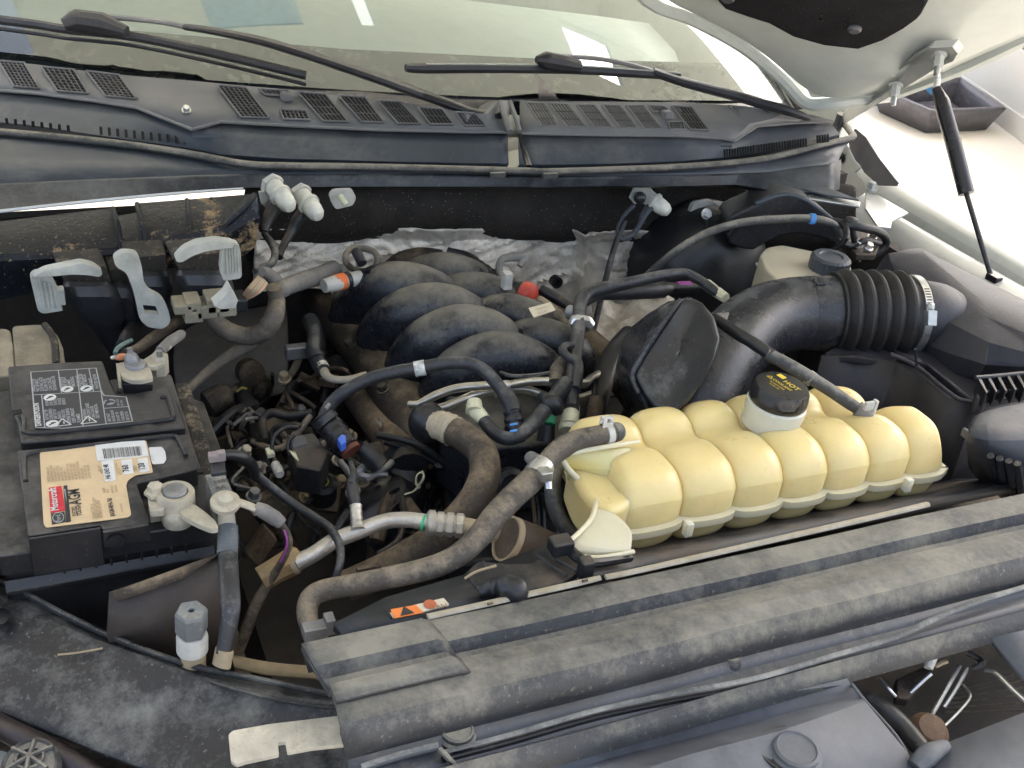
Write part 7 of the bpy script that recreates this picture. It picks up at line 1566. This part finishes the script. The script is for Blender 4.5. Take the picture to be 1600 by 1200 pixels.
# ================================================================== LEFT FRONT LINER
LN = thing('front_liner', 'grimy black curved front liner panel in front of the battery', 'panel', P(250, 1080, -.06))
top = [(-160, 850), (-60, 885), (0, 907), (40, 925), (100, 957), (170, 990), (240, 1018), (320, 1042), (400, 1058), (470, 1072), (540, 1086), (620, 1100)]
mid1 = [(-160, 870), (-60, 905), (0, 925), (40, 946), (100, 978), (170, 1005), (240, 1032), (320, 1058), (400, 1078), (470, 1092), (540, 1100), (620, 1112)]
mid2 = [(-160, 960), (-60, 1000), (0, 1010), (50, 1020), (120, 1045), (190, 1062), (260, 1085), (330, 1105), (400, 1120), (470, 1125), (540, 1130), (620, 1140)]
low = [(-160, 1060), (-60, 1100), (0, 1115), (60, 1140), (140, 1175), (220, 1205), (300, 1230), (380, 1250), (460, 1260), (540, 1270), (600, 1280), (660, 1290)]
zs = [-.075, -.068, -.078, -.10]
rr = [[P(a_, b_, z) for a_, b_ in l] for l, z in zip((top, mid1, mid2, low), zs)]
g = G(); rows = [[p + V3((0, .004, -.06)) for p in rr[0]]] + rr
rows2 = []
for i in range(len(rows) - 1):
    for s_ in range(4): rows2.append([p.lerp(q, s_ / 4) for p, q in zip(rows[i], rows[i + 1])])
rows2.append(rows[-1])
for r in rows2:
    for k in range(len(r)): r[k] = r[k] + V3((0, 0, noise.noise(r[k] * 18) * .006))
g.grid(rows2); mk('panel', g, m_liner, LN, solid=.004, subd=1)
mk('top_lip', pt([(a_, b_ + 3, -.066) for a_, b_ in top], 5, n=8, sub=4), m_liner, LN)
mk('crease', pt([(330, 1066, -.066), (400, 1086, -.066), (470, 1100, -.068), (540, 1108, -.07)], 3, n=8), m_liner, LN)
mk('crack', pt([(90, 1023, -.070), (120, 1020, -.070), (160, 1013, -.069)], 1.6, n=6), m_tan, LN)
g = G(); g.ball(P(-8, 965, -.065), .012, 14, 1, 1, .3); mk('dimple', g, m_clean, LN)
BK = thing('bracket_plate', 'cream coloured flat bracket plate with a slot lying on the front liner', 'bracket', P(450, 1150, -.05))
outl = [(357, 1147), (364, 1141), (420, 1131), (530, 1118), (560, 1114), (560, 1160), (486, 1168), (449, 1175), (446, 1158), (434, 1160), (436, 1178), (380, 1190), (370, 1194), (361, 1188)]
g = G(); g.slab(rnd(pp(outl, -.048), .0015), V3((0, 0, -.004))); mk('plate', g, mat('chipped_cream_paint', (.58, .53, .42), .5, dust=(.40, .33, .22), amt=.3, up=.05, dscale=30, bump=.5), BK, bevel=.0008)
# body edge and headlamp at the lower left
HL = thing('headlamp', 'headlamp corner with a round ribbed lens in the lower left picture corner', 'headlamp', P(50, 1200, -.12))
c = P(48, 1196, -.10); k_ = mpp(c)
g = G(); g.lathe(c, (-.1, -.35, 1), [(44 * k_, -.02), (44 * k_, 0), (40 * k_, .004), (36 * k_, .002), (.0002, .006)], 40); mk('lens_rim', g, m_seal, HL)
for an in (20, 75, 130): 
    u_ = V3((math.cos(R(an)), math.sin(R(an)), 0)); g = G(); g.tube([c + u_ * -36 * k_ + V3((0, 0, .008)), c + V3((0, 0, .010)), c + u_ * 36 * k_ + V3((0, 0, .008))], .002, n=6); mk('lens_rib', g, m_seal, HL)
g = G(); g.tube([c + V3((math.cos(a_ * .26) * 20 * k_, math.sin(a_ * .26) * 20 * k_, .008)) for a_ in range(25)], .0016, n=6, sub=1); mk('lens_ring', g, m_seal, HL)
mk('body_roll', pt([(-40, 1110, -.10), (10, 1140, -.10), (60, 1165, -.105), (110, 1190, -.11), (170, 1225, -.12)], [16, 18, 20, 18, 16], n=16), mat('brown_black_plastic', (.03, .022, .022), .35, dust=BROWN, amt=.15, up=.1), HL)
g = G(); g.slab(pp([(-60, 1160), (10, 1175), (40, 1260), (-60, 1260)], -.14), V3((0, 0, -.01))); mk('chrome_corner', g, m_paint, HL)

# ================================================================== groups of alike things
GROUPS = {'wiper': 'wipers on the windshield', 'wiring_plug': 'black wiring plugs under the fuse box', 'capped_fitting': 'ivory capped fittings under the cowl', 'foam_strip': 'beige foam strips along the radiator cover', 'dusty_container': 'dusty boxes behind the battery'}
for o in list(COL.objects):
    if o.parent is None and o.name.split('.')[0] in GROUPS: o['group'] = GROUPS[o.name.split('.')[0]]
